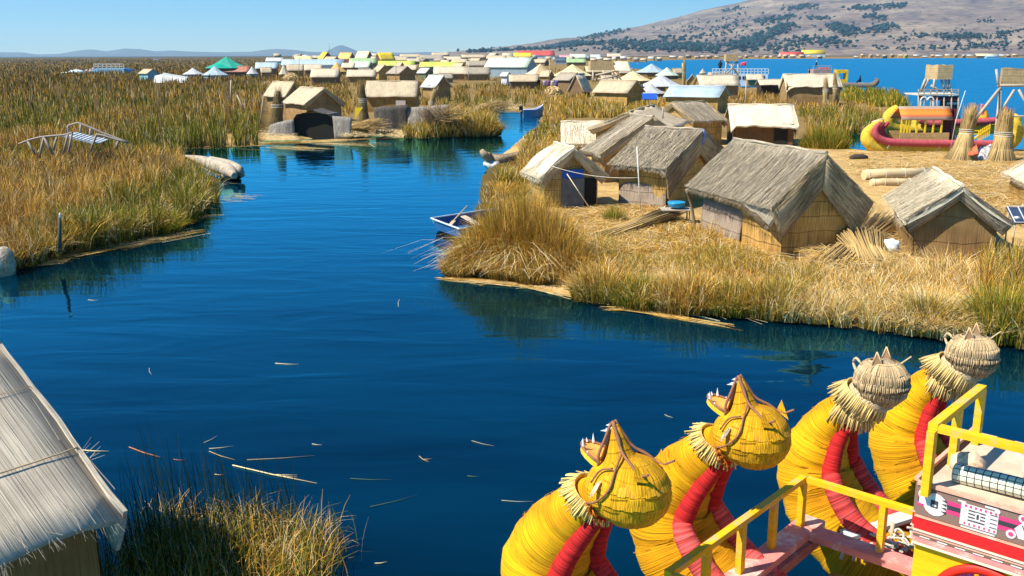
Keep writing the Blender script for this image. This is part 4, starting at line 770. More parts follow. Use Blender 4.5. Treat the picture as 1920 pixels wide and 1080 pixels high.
V = [(585, 637, 129, 160, 'cream', 'd', 'whitish roofed hut with a dark front behind the two left huts of the middle islet', 0, 1.5, .5), (651, 706, 131, 156, 'cream', 'b', 'cream roofed hut rising from the reeds left of centre, above the straight tan roof', 3, 1.6, .5), (695, 737, 121, 152, 'tan', 'g', 'tan hut with a sunlit gable just right of the cream roofed one', -60, 1.2, .55),
    (722, 782, 124, 156, 'grey', 'b', 'brown hut with a weathered grey roof above the straight tan roof', -50, 1.2, .55), (813, 880, 125, 152, 'cream', 'b', 'cream roofed hut with an even eave left of the grey roofed one', 2, 1.6, .5), (868, 920, 126, 152, 'grey', 'b', 'pale grey roofed hut with crossed sticks at its wall', 4, 1.5, .5),
    (954, 1011, 140, 168, 'tan', 'd', 'small tan roofed hut standing alone in the reeds over the blue motorboat', 1, 1.7, .55), (780, 816, 127, 150, 'white', 'o', 'little white roofed hut with a green gable', -45, 1.2, .55), (871, 916, 114, 132, 'grey', 'b', 'flat grey tan hut left of the green white barn', 10, 1.5, .5),
    (758, 782, 122, 142, 'cream', 'd', 'tiny cream roofed hut squeezed behind the weathered grey one', 0, 1.2, .55), (1035, 1098, 136, 174, 'grey', 'd', 'dark plaited hut with a grey roof by the laundry line', -50, 1.2, .62), (1108, 1212, 150, 200, 'tan', 'g', 'tan roofed hut with a sunlit brown gable in the middle of the village reeds', -38, 1.25, .52),
    (1283, 1312, 139, 170, 'tan', 'g', 'small tan hut squeezed left of the long cream roof', 80, 1.0, .45), (1304, 1382, 141, 188, 'cream', 'b', 'long cream roofed hut with a brown wall behind the pale blue metal roof', 2, 1.4, .6), (570, 606, 121, 142, 'cream', 'd', 'cream hut with a low roof beside the round straw heap', 8, 1.4, .5),
    (536, 572, 121, 144, 'tan', 'b', 'plain tan hut between the white roofs and the straw heap', 12, 1.3, .5), (640, 668, 118, 136, 'cream', 'd', 'little cream hut below the green roofs', -10, 1.3, .5), (1095, 1150, 124, 146, 'tan', 'b', 'brown hut below the reed box on stilts', 5, 1.5, .5),
    (930, 972, 122, 140, 'tan', 'b', 'brown hut hidden right of the green white barn front', -20, 1.3, .5), (486, 512, 126, 147, 'tan', 'b', 'tan hut just right of the teal tent group', 20, 1.2, .5), (604, 640, 106, 122, 'tan', 'b', 'tan hut under the leftmost tall yellow roof', -35, 1.3, .5),
    (668, 700, 128, 147, 'grey', 'b', 'grey hut under the light green roof', 30, 1.3, .5), (738, 762, 117, 136, 'tan', 'g', 'tan hut between the lime roofs', -50, 1.2, .5), (846, 876, 118, 140, 'tan', 'b', 'tan hut left of the flat grey tan one', -40, 1.2, .5), (1010, 1040, 132, 156, 'tan', 'b', 'tan hut right of the lone small hut, before the tents', -35, 1.2, .5),
    (1062, 1112, 138, 184, 'cream', 'd', 'half collapsed straw roof leaning against the tan hut', 58, 1.1, .25), (1120, 1160, 141, 162, 'tan', 'b', 'tan hut in the gap behind the sunlit brown gable', 20, 1.3, .5), (1160, 1190, 128, 146, 'grey', 'b', 'grey hut right of the reed box on stilts', -20, 1.3, .5), (1254, 1284, 128, 148, 'tan', 'g', 'tan hut behind the whitish tent with the yellow patch', 30, 1.3, .5),
    (1398, 1430, 139, 160, 'cream', 'b', 'cream hut behind the small open shelter', 0, 1.5, .5), (820, 852, 138, 156, 'grey', 'b', 'half hidden grey hut before the cream roofed hut', 20, 1.3, .5), (570, 600, 114, 130, 'cream', 'b', 'cream hut before the very long pale blue roof', -20, 1.3, .5)]
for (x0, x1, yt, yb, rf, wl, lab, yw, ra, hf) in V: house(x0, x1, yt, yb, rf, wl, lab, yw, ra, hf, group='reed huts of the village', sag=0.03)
T = house(1463, 1572, 139, 200, 'cream', 'b', 'cream roofed hut with a dark doorway and two straw posts at its corner', -6, 1.15, 0.62, det=2, flapL=(0.3, 0.5), flap=(0.2, 0.5), flapm=PALETH, eave_fn=droop((0, 0.5), (0.12, 0.05), (0.3, 0), (1, 0.02)))
doorway(T, -0.9, -2.03, 0.55, 1.35)
T = house(1420, 1475, 149, 184, 'cream', 'd', 'small open fronted shelter with a grey white roof left of the doorway hut', 0, 1.6, 0.72, wc=(0.25, 0.25, 0.25))  # near-black wall tint stands for the shade inside the open front
# metal-roofed houses and sheds
V = [(907, 1008, 108, 146, 'mint', 'm', 'barn with a pale green white metal roof and grey blue walls', -22, 1.7, .52), (480, 522, 117, 146, 'ice', 'd', 'long pale blue roof at the left end of the village', 5, 2.0, .6), (530, 646, 111, 133, 'ice', 'w', 'very long pale blue white roof left of the green roofs', 4, 3.4, .5),
    (593, 627, 97.5, 118, 'yellow', 'r', 'steep yellow roof with a dark gable, leftmost of the tall yellow roofs', -58, 1.2, .3), (632, 667, 98.5, 118, 'orange', 'r', 'orange yellow steep roof second from the left', -30, 1.5, .35), (664, 701, 96, 119, 'pyel', 'r', 'tallest pale yellow steep roof with a dark right gable', -35, 1.5, .35), (702, 742, 98.5, 122, 'yellow', 'r', 'strong yellow steep roof with a brown left gable', 38, 1.5, .35),
    (549, 588, 105, 118, 'pyel', 'r', 'low pale yellow roof left of the tall yellow roofs', 25, 1.8, .4), (655, 707, 109, 128, 'green', 'o', 'grey green roofed shed under the tall yellow roofs', 4, 2.0, .5), (652, 700, 115, 136, 'mint', 'o', 'light green roof in front of the grey green shed', -15, 1.8, .45), (710, 778, 114, 131, 'lime', 'o', 'lime green roof under the strong yellow roof', 2, 3.0, .45), (788, 862, 116, 133, 'lime', 'o', 'lime green roof right of the village centre line', 0, 3.0, .45),
    (968, 1040, 95, 113, 'red', 'w', 'hall with a bright red roof at the back of the village', 6, 2.2, .5), (962, 998, 99, 114, 'yellow', 'w', 'small yellow roof joined before the red roofed hall', 5, 2.0, .5), (1240, 1373, 161, 215, 'ice', 'g', 'house with a large pale blue corrugated roof left of the cream roofed hut', -28, 1.5, .62), (936, 961, 135, 162, 'white', 'w', 'tiny whitewashed shed leaning in the reeds', -40, 1.3, .7),
    (750, 790, 101.5, 112, 'tan', 'w', 'low tan roof far back behind the lime roof', 3, 2.4, .5), (788, 832, 103, 115, 'grey', 'm', 'grey shed with dark walls far back behind the lime roof', 0, 2.2, .4), (865, 912, 102.5, 113, 'tan', 'd', 'tan far roof left of the red roofed hall', 4, 2.5, .5), (912, 950, 104, 116, 'tan', 'd', 'tan far roof behind the left end of the barn', -5, 2.2, .5), (833, 866, 106, 118, 'cream', 'd', 'cream far roof between the lime roof and the barn', 0, 2.0, .5),
    (1068, 1100, 101.5, 115, 'mint', 'd', 'pale green far roof right of the red roofed hall', 2, 2.0, .5), (1107, 1126, 102, 114, 'white', 'd', 'whitish far hut by the open water', 0, 1.4, .5), (1048, 1070, 103, 114, 'pink', 'd', 'pinkish far roof beside the pale green far roof', 5, 1.5, .5), (1138, 1165, 100.5, 112, 'cream', 'd', 'cream roofed far house by the open water', 0, 1.8, .5), (1040, 1062, 107, 121, 'blue', 'm', 'dark blue shed with odd panels among the tents', 0, 1.5, .5),
    (696, 722, 106, 120, 'cream', 'd', 'cream roof tucked behind the strong yellow roof', 0, 2, .5), (500, 532, 108, 122, 'white', 't', 'white roof with a turquoise wall at the back left', 0, 1.8, .5), (735, 765, 107, 119, 'tan', 'd', 'tan far roof right of the strong yellow roof', 0, 1.8, .5), (810, 842, 98.5, 108, 'tan', 'd', 'faint far roof on the skyline above the grey shed', 0, 2, .5), (880, 905, 109, 122, 'tan', 'd', 'tan hut hugging the back of the barn', -30, 1.4, .5),
    (1000, 1030, 111, 124, 'tan', 'd', 'tan roof before the red roofed hall', -30, 1.4, .5), (1062, 1098, 110, 124, 'green', 'd', 'green far roof before the pinkish one', 0, 1.6, .5), (760, 790, 110, 121, 'cream', 'd', 'cream roof behind the lime roofs', 20, 1.6, .5), (845, 880, 110.5, 123, 'tan', 'd', 'tan low roof behind the right lime roof', -20, 1.7, .5)]
for (x0, x1, yt, yb, rf, wl, lab, yw, ra, hf) in V: house(x0, x1, yt, yb, rf, wl, lab, yw, ra, hf, 'house', 'metal_roofed_house', group='metal roofed houses of the village')
# tents: pyramid roofs on low walls
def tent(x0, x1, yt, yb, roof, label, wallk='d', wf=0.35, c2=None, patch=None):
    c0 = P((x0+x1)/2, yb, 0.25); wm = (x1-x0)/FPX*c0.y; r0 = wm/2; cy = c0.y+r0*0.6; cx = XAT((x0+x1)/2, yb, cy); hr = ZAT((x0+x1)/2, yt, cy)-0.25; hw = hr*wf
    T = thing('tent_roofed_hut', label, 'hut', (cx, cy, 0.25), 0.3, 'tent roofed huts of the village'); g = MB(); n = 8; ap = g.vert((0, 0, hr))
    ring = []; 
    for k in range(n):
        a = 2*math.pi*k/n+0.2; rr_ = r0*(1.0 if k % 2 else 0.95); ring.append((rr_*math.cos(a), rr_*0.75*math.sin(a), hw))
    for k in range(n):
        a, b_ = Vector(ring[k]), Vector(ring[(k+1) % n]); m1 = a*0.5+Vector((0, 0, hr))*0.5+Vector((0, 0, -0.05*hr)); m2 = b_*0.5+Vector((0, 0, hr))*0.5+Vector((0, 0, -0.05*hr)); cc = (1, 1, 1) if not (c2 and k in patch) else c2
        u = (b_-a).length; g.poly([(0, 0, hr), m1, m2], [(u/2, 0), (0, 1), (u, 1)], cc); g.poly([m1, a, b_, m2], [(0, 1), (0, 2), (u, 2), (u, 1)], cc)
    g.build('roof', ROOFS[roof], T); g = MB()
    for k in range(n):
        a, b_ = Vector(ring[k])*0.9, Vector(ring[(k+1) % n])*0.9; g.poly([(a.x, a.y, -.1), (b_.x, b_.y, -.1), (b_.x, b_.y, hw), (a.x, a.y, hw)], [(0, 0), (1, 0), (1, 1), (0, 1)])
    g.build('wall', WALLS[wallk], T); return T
for a in [(982, 1044, 119, 148, 'cream', 'cream tent roof with tan seams right of the barn', 'd', .3, (0.95, 0.8, 0.6), (5, 6)), (1032, 1114, 120, 152, 'pyel', 'pale yellow tent roof left of the reed box', 'd', .3, (1.0, 1.1, 1.3), (3, 4)), (1188, 1254, 119, 145, 'ice', 'pale blue tent roof on the edge of the open water', 'd', .35), (1226, 1274, 126, 150, 'mint', 'greenish yellow low tent roof beside the pale blue one', 'd', .35),
    (1148, 1224, 132, 160, 'pyel', 'pale straw coloured tent roof in the middle of the tents', 'd', .3), (1195, 1282, 139, 172, 'lav', 'whitish tent roof with a yellow patch', 'd', .3, (1.1, 0.9, 0.3), (5,)), (1188, 1250, 156, 184, 'white', 'cream white tent roof with yellow painted petals, lowest of the tents', 'd', .3, (1.1, 0.85, 0.3), (6,)),
    (384, 470, 105.5, 146, 'teal', 'tall teal green tent roof at the left of the village', 'd', .45), (342, 384, 127, 146, 'lav', 'small pale tent roof left of the teal one', 'm', .35), (378, 430, 124, 150, 'ice', 'pale grey tent roof before the teal one', 'm', .35), (612, 652, 117, 142, 'orange', 'tan orange tent roof in the village centre', 'd', .3), (522, 545, 119, 146, 'cream', 'straw cone hut between the white roofs', 'd', .25),
    (1310, 1325, 128, 140, 'tan', 'tiny straw cone behind the long cream roof', 'd', .2), (462, 486, 124, 148, 'white', 'white tent roof right of the rusty striped roof', 'm', .4)]: tent(*a)
T = house(412, 470, 124, 146, 'rust', 'd', 'hut with a rusty red striped roof before the teal tent', 4, 2.2, .5, 'house', 'metal_roofed_house')
# far settlement across the water, on a thin strip of reed land already in the ground sheet
r = random.Random(11)
for i in range(46):
    x = 1255+i*14.3+r.uniform(-4, 4); yb = 111.4-(x-1240)*0.0047-r.uniform(0.1, 1.6)
    if 1530 < x < 1590: continue
    wpx = r.uniform(7, 15); k = r.choice(['tan', 'tan', 'cream', 'cream', 'pyel', 'tan', 'grey', 'white'])
    house(x, x+wpx, yb-r.uniform(4.5, 7.5), yb, k, r.choice('bgd'), 'tiny %s roofed hut in the far row along the opposite shore' % dict(pyel='pale yellow').get(k, k), r.uniform(-30, 30), 1.4, 0.62, 'hut', 'far_hut', 0, 0.1, 0.1, 'far huts along the opposite shore', ridge=False)
house(1503, 1545, 93.5, 107, 'yellow', 'w', 'large yellow hall on the opposite shore', 0, 2.6, .45, 'house', 'hall', 0); house(1462, 1506, 97.5, 108.5, 'red', 'w', 'low hall with a red roof left of the yellow hall', 0, 3.0, .5, 'house', 'hall', 0)
house(1828, 1870, 100.5, 109, 'pyel', 'd', 'wide pale yellow roofed hut at the far right of the opposite shore', 0, 2.6, .5, 'hut', 'far_hut', 0)
house(1848, 1872, 103, 109.5, 'ice', 't', 'blue ferry shaped shed at the opposite water edge', 0, 2.8, .55, 'shed', 'far_shed', 0, zb=0.1)
for i in range(16):
    x = 1020+i*14+r.uniform(-3, 3); wpx = r.uniform(9, 16); yb = 113.5+r.uniform(-1.5, 3)
    house(x, x+wpx, yb-r.uniform(7, 9), yb, r.choice(['tan', 'cream', 'tan', 'grey', 'white']), r.choice('bgd'), 'small hut in the crowded back row left of the open water', r.uniform(-30, 30), 1.4, 0.5, 'hut', 'far_hut', 0, 0.1, 0.2, 'back row huts left of the open water', ridge=False)
rv = random.Random(77)
for i in range(34):      # the packed back of the village
    x = rv.uniform(500, 1090); yb = rv.uniform(108, 121); wpx = rv.uniform(16, 30); k = rv.choice(['tan', 'cream', 'tan', 'grey', 'cream', 'pyel', 'white'])
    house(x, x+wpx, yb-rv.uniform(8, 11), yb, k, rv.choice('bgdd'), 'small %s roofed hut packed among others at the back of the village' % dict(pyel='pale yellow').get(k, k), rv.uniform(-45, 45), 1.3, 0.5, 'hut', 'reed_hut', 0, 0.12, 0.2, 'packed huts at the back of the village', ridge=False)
# partial hut at the right frame edge
T = hut((18.75, 32.8, -1.8, 3.2, 2.2, 0.95, 1.95, 0.25, 0.3), 'golden reed hut cut off by the right edge of the picture', roofm=PALETH, wallm=OCHREW, det=2, flap=(0.5, 0.8), nstr=300, seed=53, flapm=fibre('golden_flap', (0.62, 0.42, 0.18), 40, 1.0, 0.6, 1.2, 0.2, 0.5))
# ================================================================== REED BOATS IN FRONT
YEL = fibre('yellow_wrapped_reed', (0.86, 0.45, 0.002), 0.6, 85, 0.5, 1.12, 0.3, 0.8, stain=(0.80, 0.62, 0.35))
YELS = fibre('yellow_straw', (0.84, 0.44, 0.008), 50, 2.2, 0.5, 1.2, 0.25, 0.8, bands=8, bandw=0.12, stain=(0.9, 0.78, 0.6), bd=(0.6, 0.5, 0.4))
REDW = fibre('red_wrapped_reed', (0.60, 0.018, 0.018), 0.8, 50, 0.45, 1.15, 0.2, 0.8)
REDWORN = fibre('worn_red_wrapped_reed', (0.66, 0.10, 0.09), 2.0, 36, 0.35, 1.3, 0.15, 0.9)
STRAWH = fibre('bleached_straw', (0.80, 0.61, 0.36), 55, 3.0, 0.5, 1.25, 0.12, 1.0, bands=8, bandw=0.12, bd=(0.6, 0.55, 0.5))
RUFFM = fibre('cut_straw', (0.74, 0.56, 0.24), 8, 5, 0.7, 1.2, 0.1, 0.3)
YPAINT = wood('yellow_painted_wood', (0.80, 0.43, 0.004), (0.50, 0.36, 0.16), 0.9)
PINKW = wood('worn_pink_board', (0.62, 0.22, 0.19), (0.66, 0.5, 0.42), 0.6)
TRIM = wood('brown_bent_cane', (0.26, 0.11, 0.055), None, 1)
WHITE = plain('white_enamel', (0.8, 0.78, 0.74), 0.5)
ORG = plain('orange_lining', (0.85, 0.38, 0.08), 0.6, 0.25, 12)
def head_frame(pitch):
    f = Vector((math.cos(pitch), 0, math.sin(pitch))); u = Vector((-math.sin(pitch), 0, math.cos(pitch))); s = Vector((0, 1, 0))
    return f, u, s
def reed_boat(name_label, origin, rz, hulls, worn=False):
    T = thing('reed_catamaran', name_label, 'reed boat', origin, rz)
    for h in hulls:
        bx, by, bz, kind, tube_mat = h['x'], h['y'], h['z'], h['kind'], h['red']
        # crescent hull with tall prow
        top = [(0.45, -0.33), (0.24, -0.11)] if kind == 'puma' else [(0.48, -0.54), (0.25, -0.26)]
        pth = crv([(-6.0, -bz+0.12), (-3.0, -bz+0.10), (-1.0, -bz+0.12), (-0.4, -1.98), (0.26, -1.68), (0.66, -1.30), (0.79, -0.94), (0.67, -0.62)]+top, 8) if kind == 'puma' else crv([(-6.0, -bz+0.12), (-3.0, -bz+0.10), (-1.6, -bz+0.12), (-0.6, -2.05), (0.08, -1.84), (0.46, -1.50), (0.63, -1.12), (0.60, -0.84)]+top, 8)
        rad = np.interp(np.linspace(0, 1, len(pth)), [0, .3, .45, .56, .68, .80, .90, 1], [.42, .43, .43, .42, .375, .295, .215, .155])
        rnw = random.Random(int(by*31)+2); lumps = [1+0.018*math.sin(k*1.3+by)+0.012*math.sin(k*3.1) for k in range(len(pth))]
        g = MB(); g.tube([(bx+p[0], by+0.012*math.sin(k*.7), bz+p[1]) for k, p in enumerate(pth)], [r_*l_ for r_, l_ in zip(rad, lumps)], 32, side=(0, 1, 0))
        K = len(pth); nrm_ = []
        for k in range(K):
            p0, p1 = pth[max(0, k-1)], pth[min(K-1, k+1)]; tx, tz = p1[0]-p0[0], p1[1]-p0[1]; l_ = math.hypot(tx, tz); nrm_.append((-tz/l_, tx/l_))
        # loose wrapping ends and bindings standing off the body
        for q in range(90):
            k = rnw.randint(int(K*.42), K-3); a_ = rnw.uniform(0, 6.283); t_ = rnw.uniform(0, 1); R0 = rad[k]*1.012; px_, pz_ = pth[k][0]+(pth[k+1][0]-pth[k][0])*t_, pth[k][1]+(pth[k+1][1]-pth[k][1])*t_; da = rnw.uniform(.15, .5); pts = []
            for j in range(4):
                aa = a_+da*j/3; rr2 = R0+0.004+0.012*(j == 3)*rnw.random(); pts.append((bx+px_+nrm_[k][0]*rr2*math.cos(aa), by+rr2*math.sin(aa), bz+pz_+nrm_[k][1]*rr2*math.cos(aa)))
            kk = rnw.choice([(1.0, .95, 1), (.8, .75, 1), (1.0, 1.15, 12), (.95, 1.1, 8), (.6, .55, 1)]); g.tube(pts, 0.0024, 4, kk, cap=False)
        g.build('hull', YEL, T)
        for s in (-1, 1):
            pts = []; rd = []
            for k in range(K):
                f_ = k/(K-1); r0 = rad[k]; inn = r0*0.86; lat = r0*(0.72 if f_ < .8 else 0.72-0.25*(f_-.8)/.2); pts.append((bx+pth[k][0]+nrm_[k][0]*inn, by+s*lat, bz+pth[k][1]+nrm_[k][1]*inn)); rd.append(.115 if f_ < .45 else (.115-.025*(f_-.45)/.3 if f_ < .75 else .09-.03*(f_-.75)/.25))
            nmix = [min(1, max(0, (k/K-0.60)/0.14)) for k in range(K)]
            cs = [(1+(1-m_)*0.30*h['worn'], 1+(1-m_)*(5.5+2.5*math.sin(k*2.2))*h['worn'], 1+(1-m_)*(5.0+2.5*math.sin(k*2.2))*h['worn']) for k, m_ in enumerate(nmix)]
            g = MB(); g.tube(pts, rd, 18, cs, side=(0, 1, 0)); g.build('gunwale', tube_mat, T)
        c = Vector((bx, by, bz)); rnd = random.Random(int(by*100)+5)
        if kind == 'puma':
            W = lambda x, z, y=0: c+Vector((x, y, z))*.88
            Mx = Matrix(((0, 0, 1), (0, 1, 0), (-1, 0, 0)))
            g = MB(); lump = lambda p: p*(1+0.014*math.sin(p.x*31+p.z*17)+0.012*math.sin(p.y*41))
            g.ellipsoid(W(-0.06, 0.0), (0.308, 0.295, 0.286), 36, 24, fn=lump)
            for k, (z, r_, dx) in enumerate(((0.20, .292, 0), (0.08, .345, 0), (-0.05, .352, 0), (-0.17, .305, 0))):      # overlapping tiers of straw
                rg_ = []
                n_ = 60
                for j in range(n_):
                    x = 6.283*j/n_; r2 = r_*(1+.012*math.sin(j*2.7+k)); rg_.append((math.cos(x), math.sin(x), r2))
                for j in range(n_):
                    a0, b0_, r0 = rg_[j]; a1, b1_, r1 = rg_[(j+1) % n_]; z1 = z-0.115-.006*math.sin(j*1.9+k*2); k2 = 1+.12*math.sin(j*5.3+k)
                    f0 = lambda zz: math.sqrt(max(0.05, 1-(zz/.325)**2)); e0 = f0(z)*1.0; e1 = f0(z1)*1.02+.004
                    pa_ = [W(-0.06+a0*.35*e0, z, b0_*.335*e0), W(-0.06+a1*.35*e0, z, b1_*.335*e0), W(-0.06+a1*.35*e1, z1, b1_*.335*e1), W(-0.06+a0*.35*e1, z1, b0_*.335*e1)]
                    g.poly(pa_, [(j*.035, 0), (j*.035+.035, 0), (j*.035+.035, .11), (j*.035, .11)], (k2, k2, k2*(4 if k == 0 and math.sin(j*.7+by) > .2 else 1)), True)
            g.ellipsoid(W(0.11, -0.03), (0.25, 0.255, 0.233), 32, 20, Mx, fn=lump)
            rings = []
            for k, (x_, z_, w_, h_) in enumerate([(0.04, 0.19, 0.20, 0.19), (0.075, 0.31, 0.115, 0.115), (0.105, 0.43, 0.065, 0.065), (0.135, 0.56, 0.026, 0.026)]):
                rings.append([g.vert(W(x_+h_*math.cos(x), z_-0.25*h_*math.cos(x), w_*math.sin(x))) for x in np.linspace(0, 2*math.pi, 19)[:-1]])
            for k in range(3):
                for j in range(18): j2 = (j+1) % 18; g.face([rings[k][j], rings[k][j2], rings[k+1][j2], rings[k+1][j]], [(j/18*.9, k*.14), ((j+1)/18*.9, k*.14), ((j+1)/18*.9, k*.14+.14), (j/18*.9, k*.14+.14)], True)
            g.face(rings[-1])
            H = g.build('figurehead', YELS, T)
            # lower jaw: a shallow tray reaching forward
            g = MB(); n = 10; rim = [W(0.20+0.28*math.sin(math.pi*k/n), 0.215+0.085*math.sin(math.pi*k/n), 0.135*math.cos(math.pi*k/n)) for k in range(n+1)]; mid = W(0.29, 0.205); dn = Vector((0.01, 0, -0.05))
            for k in range(n):
                a_, b_ = rim[k], rim[k+1]; g.poly([mid, a_, b_], [(0, 0), (1, 0), (1, 1)]); g.poly([mid+dn*1.3, b_+dn, a_+dn], None, (0.85, 1.3, 0.1)); g.poly([a_, a_+dn, b_+dn, b_], None, (0.85, 1.2, 0.3))
            g.build('lower_jaw', ORG, H)
            g = MB(); g.tube([p+Vector((0, 0, .008)) for p in rim], 0.011, 8); g.build('jaw_rim', TRIM, H)
            g = MB(); g.poly([W(0.215, 0.22, 0.11), W(0.165, 0.52, 0.012), W(0.165, 0.52, -0.012), W(0.215, 0.22, -0.11)]); g.build('palate', ORG, H)
            for s_ in (-1, 1):
                g = MB(); g.tube(crv([W(0.20, 0.20, 0.14*s_), W(0.21, 0.30, 0.125*s_), W(0.185, 0.43, 0.075*s_), W(0.165, 0.57, 0.015*s_)], 4), 0.012, 8); g.build('lip_rim', TRIM, H)
                g = MB(); g.tube(crv([W(0.15, 0.59, 0.012*s_), W(0.07, 0.47, 0.045*s_), W(-0.01, 0.365, 0.085*s_), W(-0.12, 0.315, 0.13*s_), W(-0.25, 0.25, 0.16*s_), W(-0.36, 0.30, 0.20*s_)], 4), [0.016]*6+[0.012]*10+[0.010]*5, 8); g.build('nose_rim', TRIM, H)
                g = MB(); g.tube(crv([W(-0.01, 0.36, 0.09*s_), W(-0.05, 0.26, 0.24*s_), W(-0.06, 0.12, 0.335*s_), W(0.06, -0.02, 0.345*s_), W(0.20, -0.10, 0.30*s_)], 4), 0.009, 8); g.build('brow_rim', TRIM, H)
                g = MB(); g.tube(crv([W(-0.02, 0.27, 0.235*s_), W(0.10, 0.22, 0.25*s_), W(0.17, 0.10, 0.285*s_)], 4), 0.008, 8); g.build('eye_rim', TRIM, H)
                g = MB(); rim2 = [W(0.085+.022*math.cos(x)-.03*math.sin(x), 0.085+.07*math.sin(x)+.01*math.cos(x), (0.335-0.02*math.cos(x)-.035*math.sin(x))*s_) for x in np.linspace(0, 6.283, 13)[:-1]]; g.poly(rim2); g.poly(rim2[::-1]); g.build('eye', plain('aged_white_eye', (0.74, 0.62, 0.42), .7, .4, 20), H)
                g = MB(); e = [W(-0.20, 0.27, 0.14*s_), W(-0.33, 0.20, 0.15*s_), W(-0.24, 0.22, 0.24*s_), W(-0.22, 0.37, 0.20*s_)]
                for tri in ((0, 1, 3), (1, 2, 3), (2, 0, 3)): g.poly([e[i] for i in tri], [(0, 0), (.1, 0), (.05, .12)])
                g.build('ear', YELS, H)
                for (x_, z_, yy, up, sz) in ((0.46, 0.30, 0.03, 1, 0.035), (0.42, 0.29, 0.075, 1, 0.08), (0.34, 0.26, 0.115, 1, 0.03), (0.175, 0.50, 0.035, -1, 0.085), (0.165, 0.55, 0.02, -1, 0.05)):
                    p = W(x_, z_, yy*s_); g = MB(); q = p+(Vector((0.005, 0, sz)) if up > 0 else Vector((sz*.95, 0, -sz*.25))); ax = (q-p).normalized(); v1 = ax.cross(Vector((0, 1, 0))).normalized(); v2 = ax.cross(v1); ring = [g.vert(p+v1*0.013*math.cos(x)+v2*0.013*math.sin(x)) for x in np.linspace(0, 6.283, 6)[:-1]]; ap = g.vert(q)
                    for j in range(5): g.face([ring[j], ring[(j+1) % 5], ap])
                    g.build('tooth', WHITE, H)
            # orange dyed seam under the cheek
            g = MB(); A_, B_, D_, E_ = W(0.16, -0.10, 0.31), W(0.20, -0.10, 0.28), W(0.20, -0.27, 0.17), W(0.10, -0.30, 0.21)
            for k in range(60):
                u_, v_ = rnd.random(), rnd.random(); p = (A_*(1-u_)+B_*u_)*(1-v_)+(E_*(1-u_)+D_*u_)*v_; q = p+Vector((rnd.uniform(-.05, .05), .004, rnd.uniform(-.06, .02))); g.tube([p, q], .005, 4, sc((1, 1, 1), rnd.uniform(.5, 1.1)))
            g.build('cheek_seam', plain('orange_dyed_straw', (0.62, 0.16, 0.01), .8, .3, 30), H)
            g = MB(); base = c+Vector((0.31, 0, -0.14)); ax = Vector((0.50, 0, -0.86)).normalized(); v1 = Vector((0, 1, 0)); v2 = ax.cross(v1)
            for k in range(190):
                x = k/190*6.283+rnd.uniform(-.02, .02); d1 = v1*math.cos(x)+v2*math.sin(x); p = base+d1*0.175-ax*0.03; q = p+(ax*rnd.uniform(.5, .8)+d1*rnd.uniform(0.35, 0.7)+v1*rnd.uniform(-.1, .1)).normalized()*rnd.uniform(0.09, 0.16); k2 = rnd.uniform(0.6, 1.25)
                g.tube([p, q], [0.0075, 0.0065], 4, (k2, k2*.96, k2*.75))
            g.tube([base+(v1*math.cos(x)+v2*math.sin(x))*0.18 for x in np.linspace(0, 6.283, 25)], 0.02, 8, (0.95, 0.7, 0.15)); g.build('ruff', RUFFM, H)
        else:
            W = lambda x, z, y=0: c+Vector((x, y, z))*.86; lump = lambda p: p*(1+0.02*math.sin(p.x*31+p.z*17+by)+0.015*math.sin(p.y*41))
            g = MB(); g.ellipsoid(W(0, 0), (0.258, 0.245, 0.236), 36, 24, fn=lump)
            g.tube([W(0.02, -0.10), W(0.18, -0.24), W(0.34, -0.42), W(0.40, -0.50)], [0.225, 0.20, 0.175, 0.15], 24, side=(0, 1, 0))
            def tier(cx_, z, ra, hgt, fl, k):
                for j in range(96):
                    x = 6.283*j/96+rnd.uniform(-.02, .02); w_ = 0.0085; e0 = math.sqrt(max(.04, 1-(z/.29)**2)); z1 = max(z-hgt*rnd.uniform(.85, 1.1), -.27); e1 = math.sqrt(max(.04, 1-(z1/.29)**2))*(1+fl)+.01; k2 = rnd.uniform(.6, 1.25); p = W(cx_+math.cos(x)*ra*e0, z, math.sin(x)*ra*.95*e0); q = W(cx_+math.cos(x)*ra*e1, z1, math.sin(x)*ra*.95*e1); m_ = (p+q)/2+(((p+q)/2)-c).normalized()*.018
                    g.tube([p, m_, q], [.008, .0085, .007], 4, (k2, k2*.97, k2*.92), cap=False)
            for k, z in enumerate((0.255, 0.16, 0.05, -0.07, -.17)): tier(0, z, .30, .12, .03, k)
            H = g.build('figurehead', STRAWH, T)
            for s_ in (-1, 1):
                g = MB(); e = [W(0.06, 0.235, 0.13*s_-0.05), W(-0.05, 0.235, 0.13*s_), W(0.06, 0.235, 0.13*s_+0.05), W(0.03, 0.24+0.15, 0.14*s_)]
                for tri in ((0, 1, 3), (1, 2, 3), (2, 0, 3)): g.poly([e[i] for i in tri], None, (0.45, 0.36, 0.32))
                for a_, b_ in ((0, 3), (1, 3), (2, 3)): g.tube([e[a_], e[b_]], 0.007, 6, (1.1, 1, .9))
                g.build('ear', STRAWH, H)
            g = MB(); g.tube(crv([W(0.20, 0.20, 0.12), W(0.29, 0.25, 0.08), W(0.33, 0.17, 0.04), W(0.27, 0.08, 0.08)], 4), 0.014, 6); g.build('snout_loop', STRAWH, H)
            g = MB(); g.tube([W(-0.15, 0.22, -0.05), W(-0.27, 0.34, -0.12)], 0.008, 6); g.build('whisker_stick', STRAWH, H)
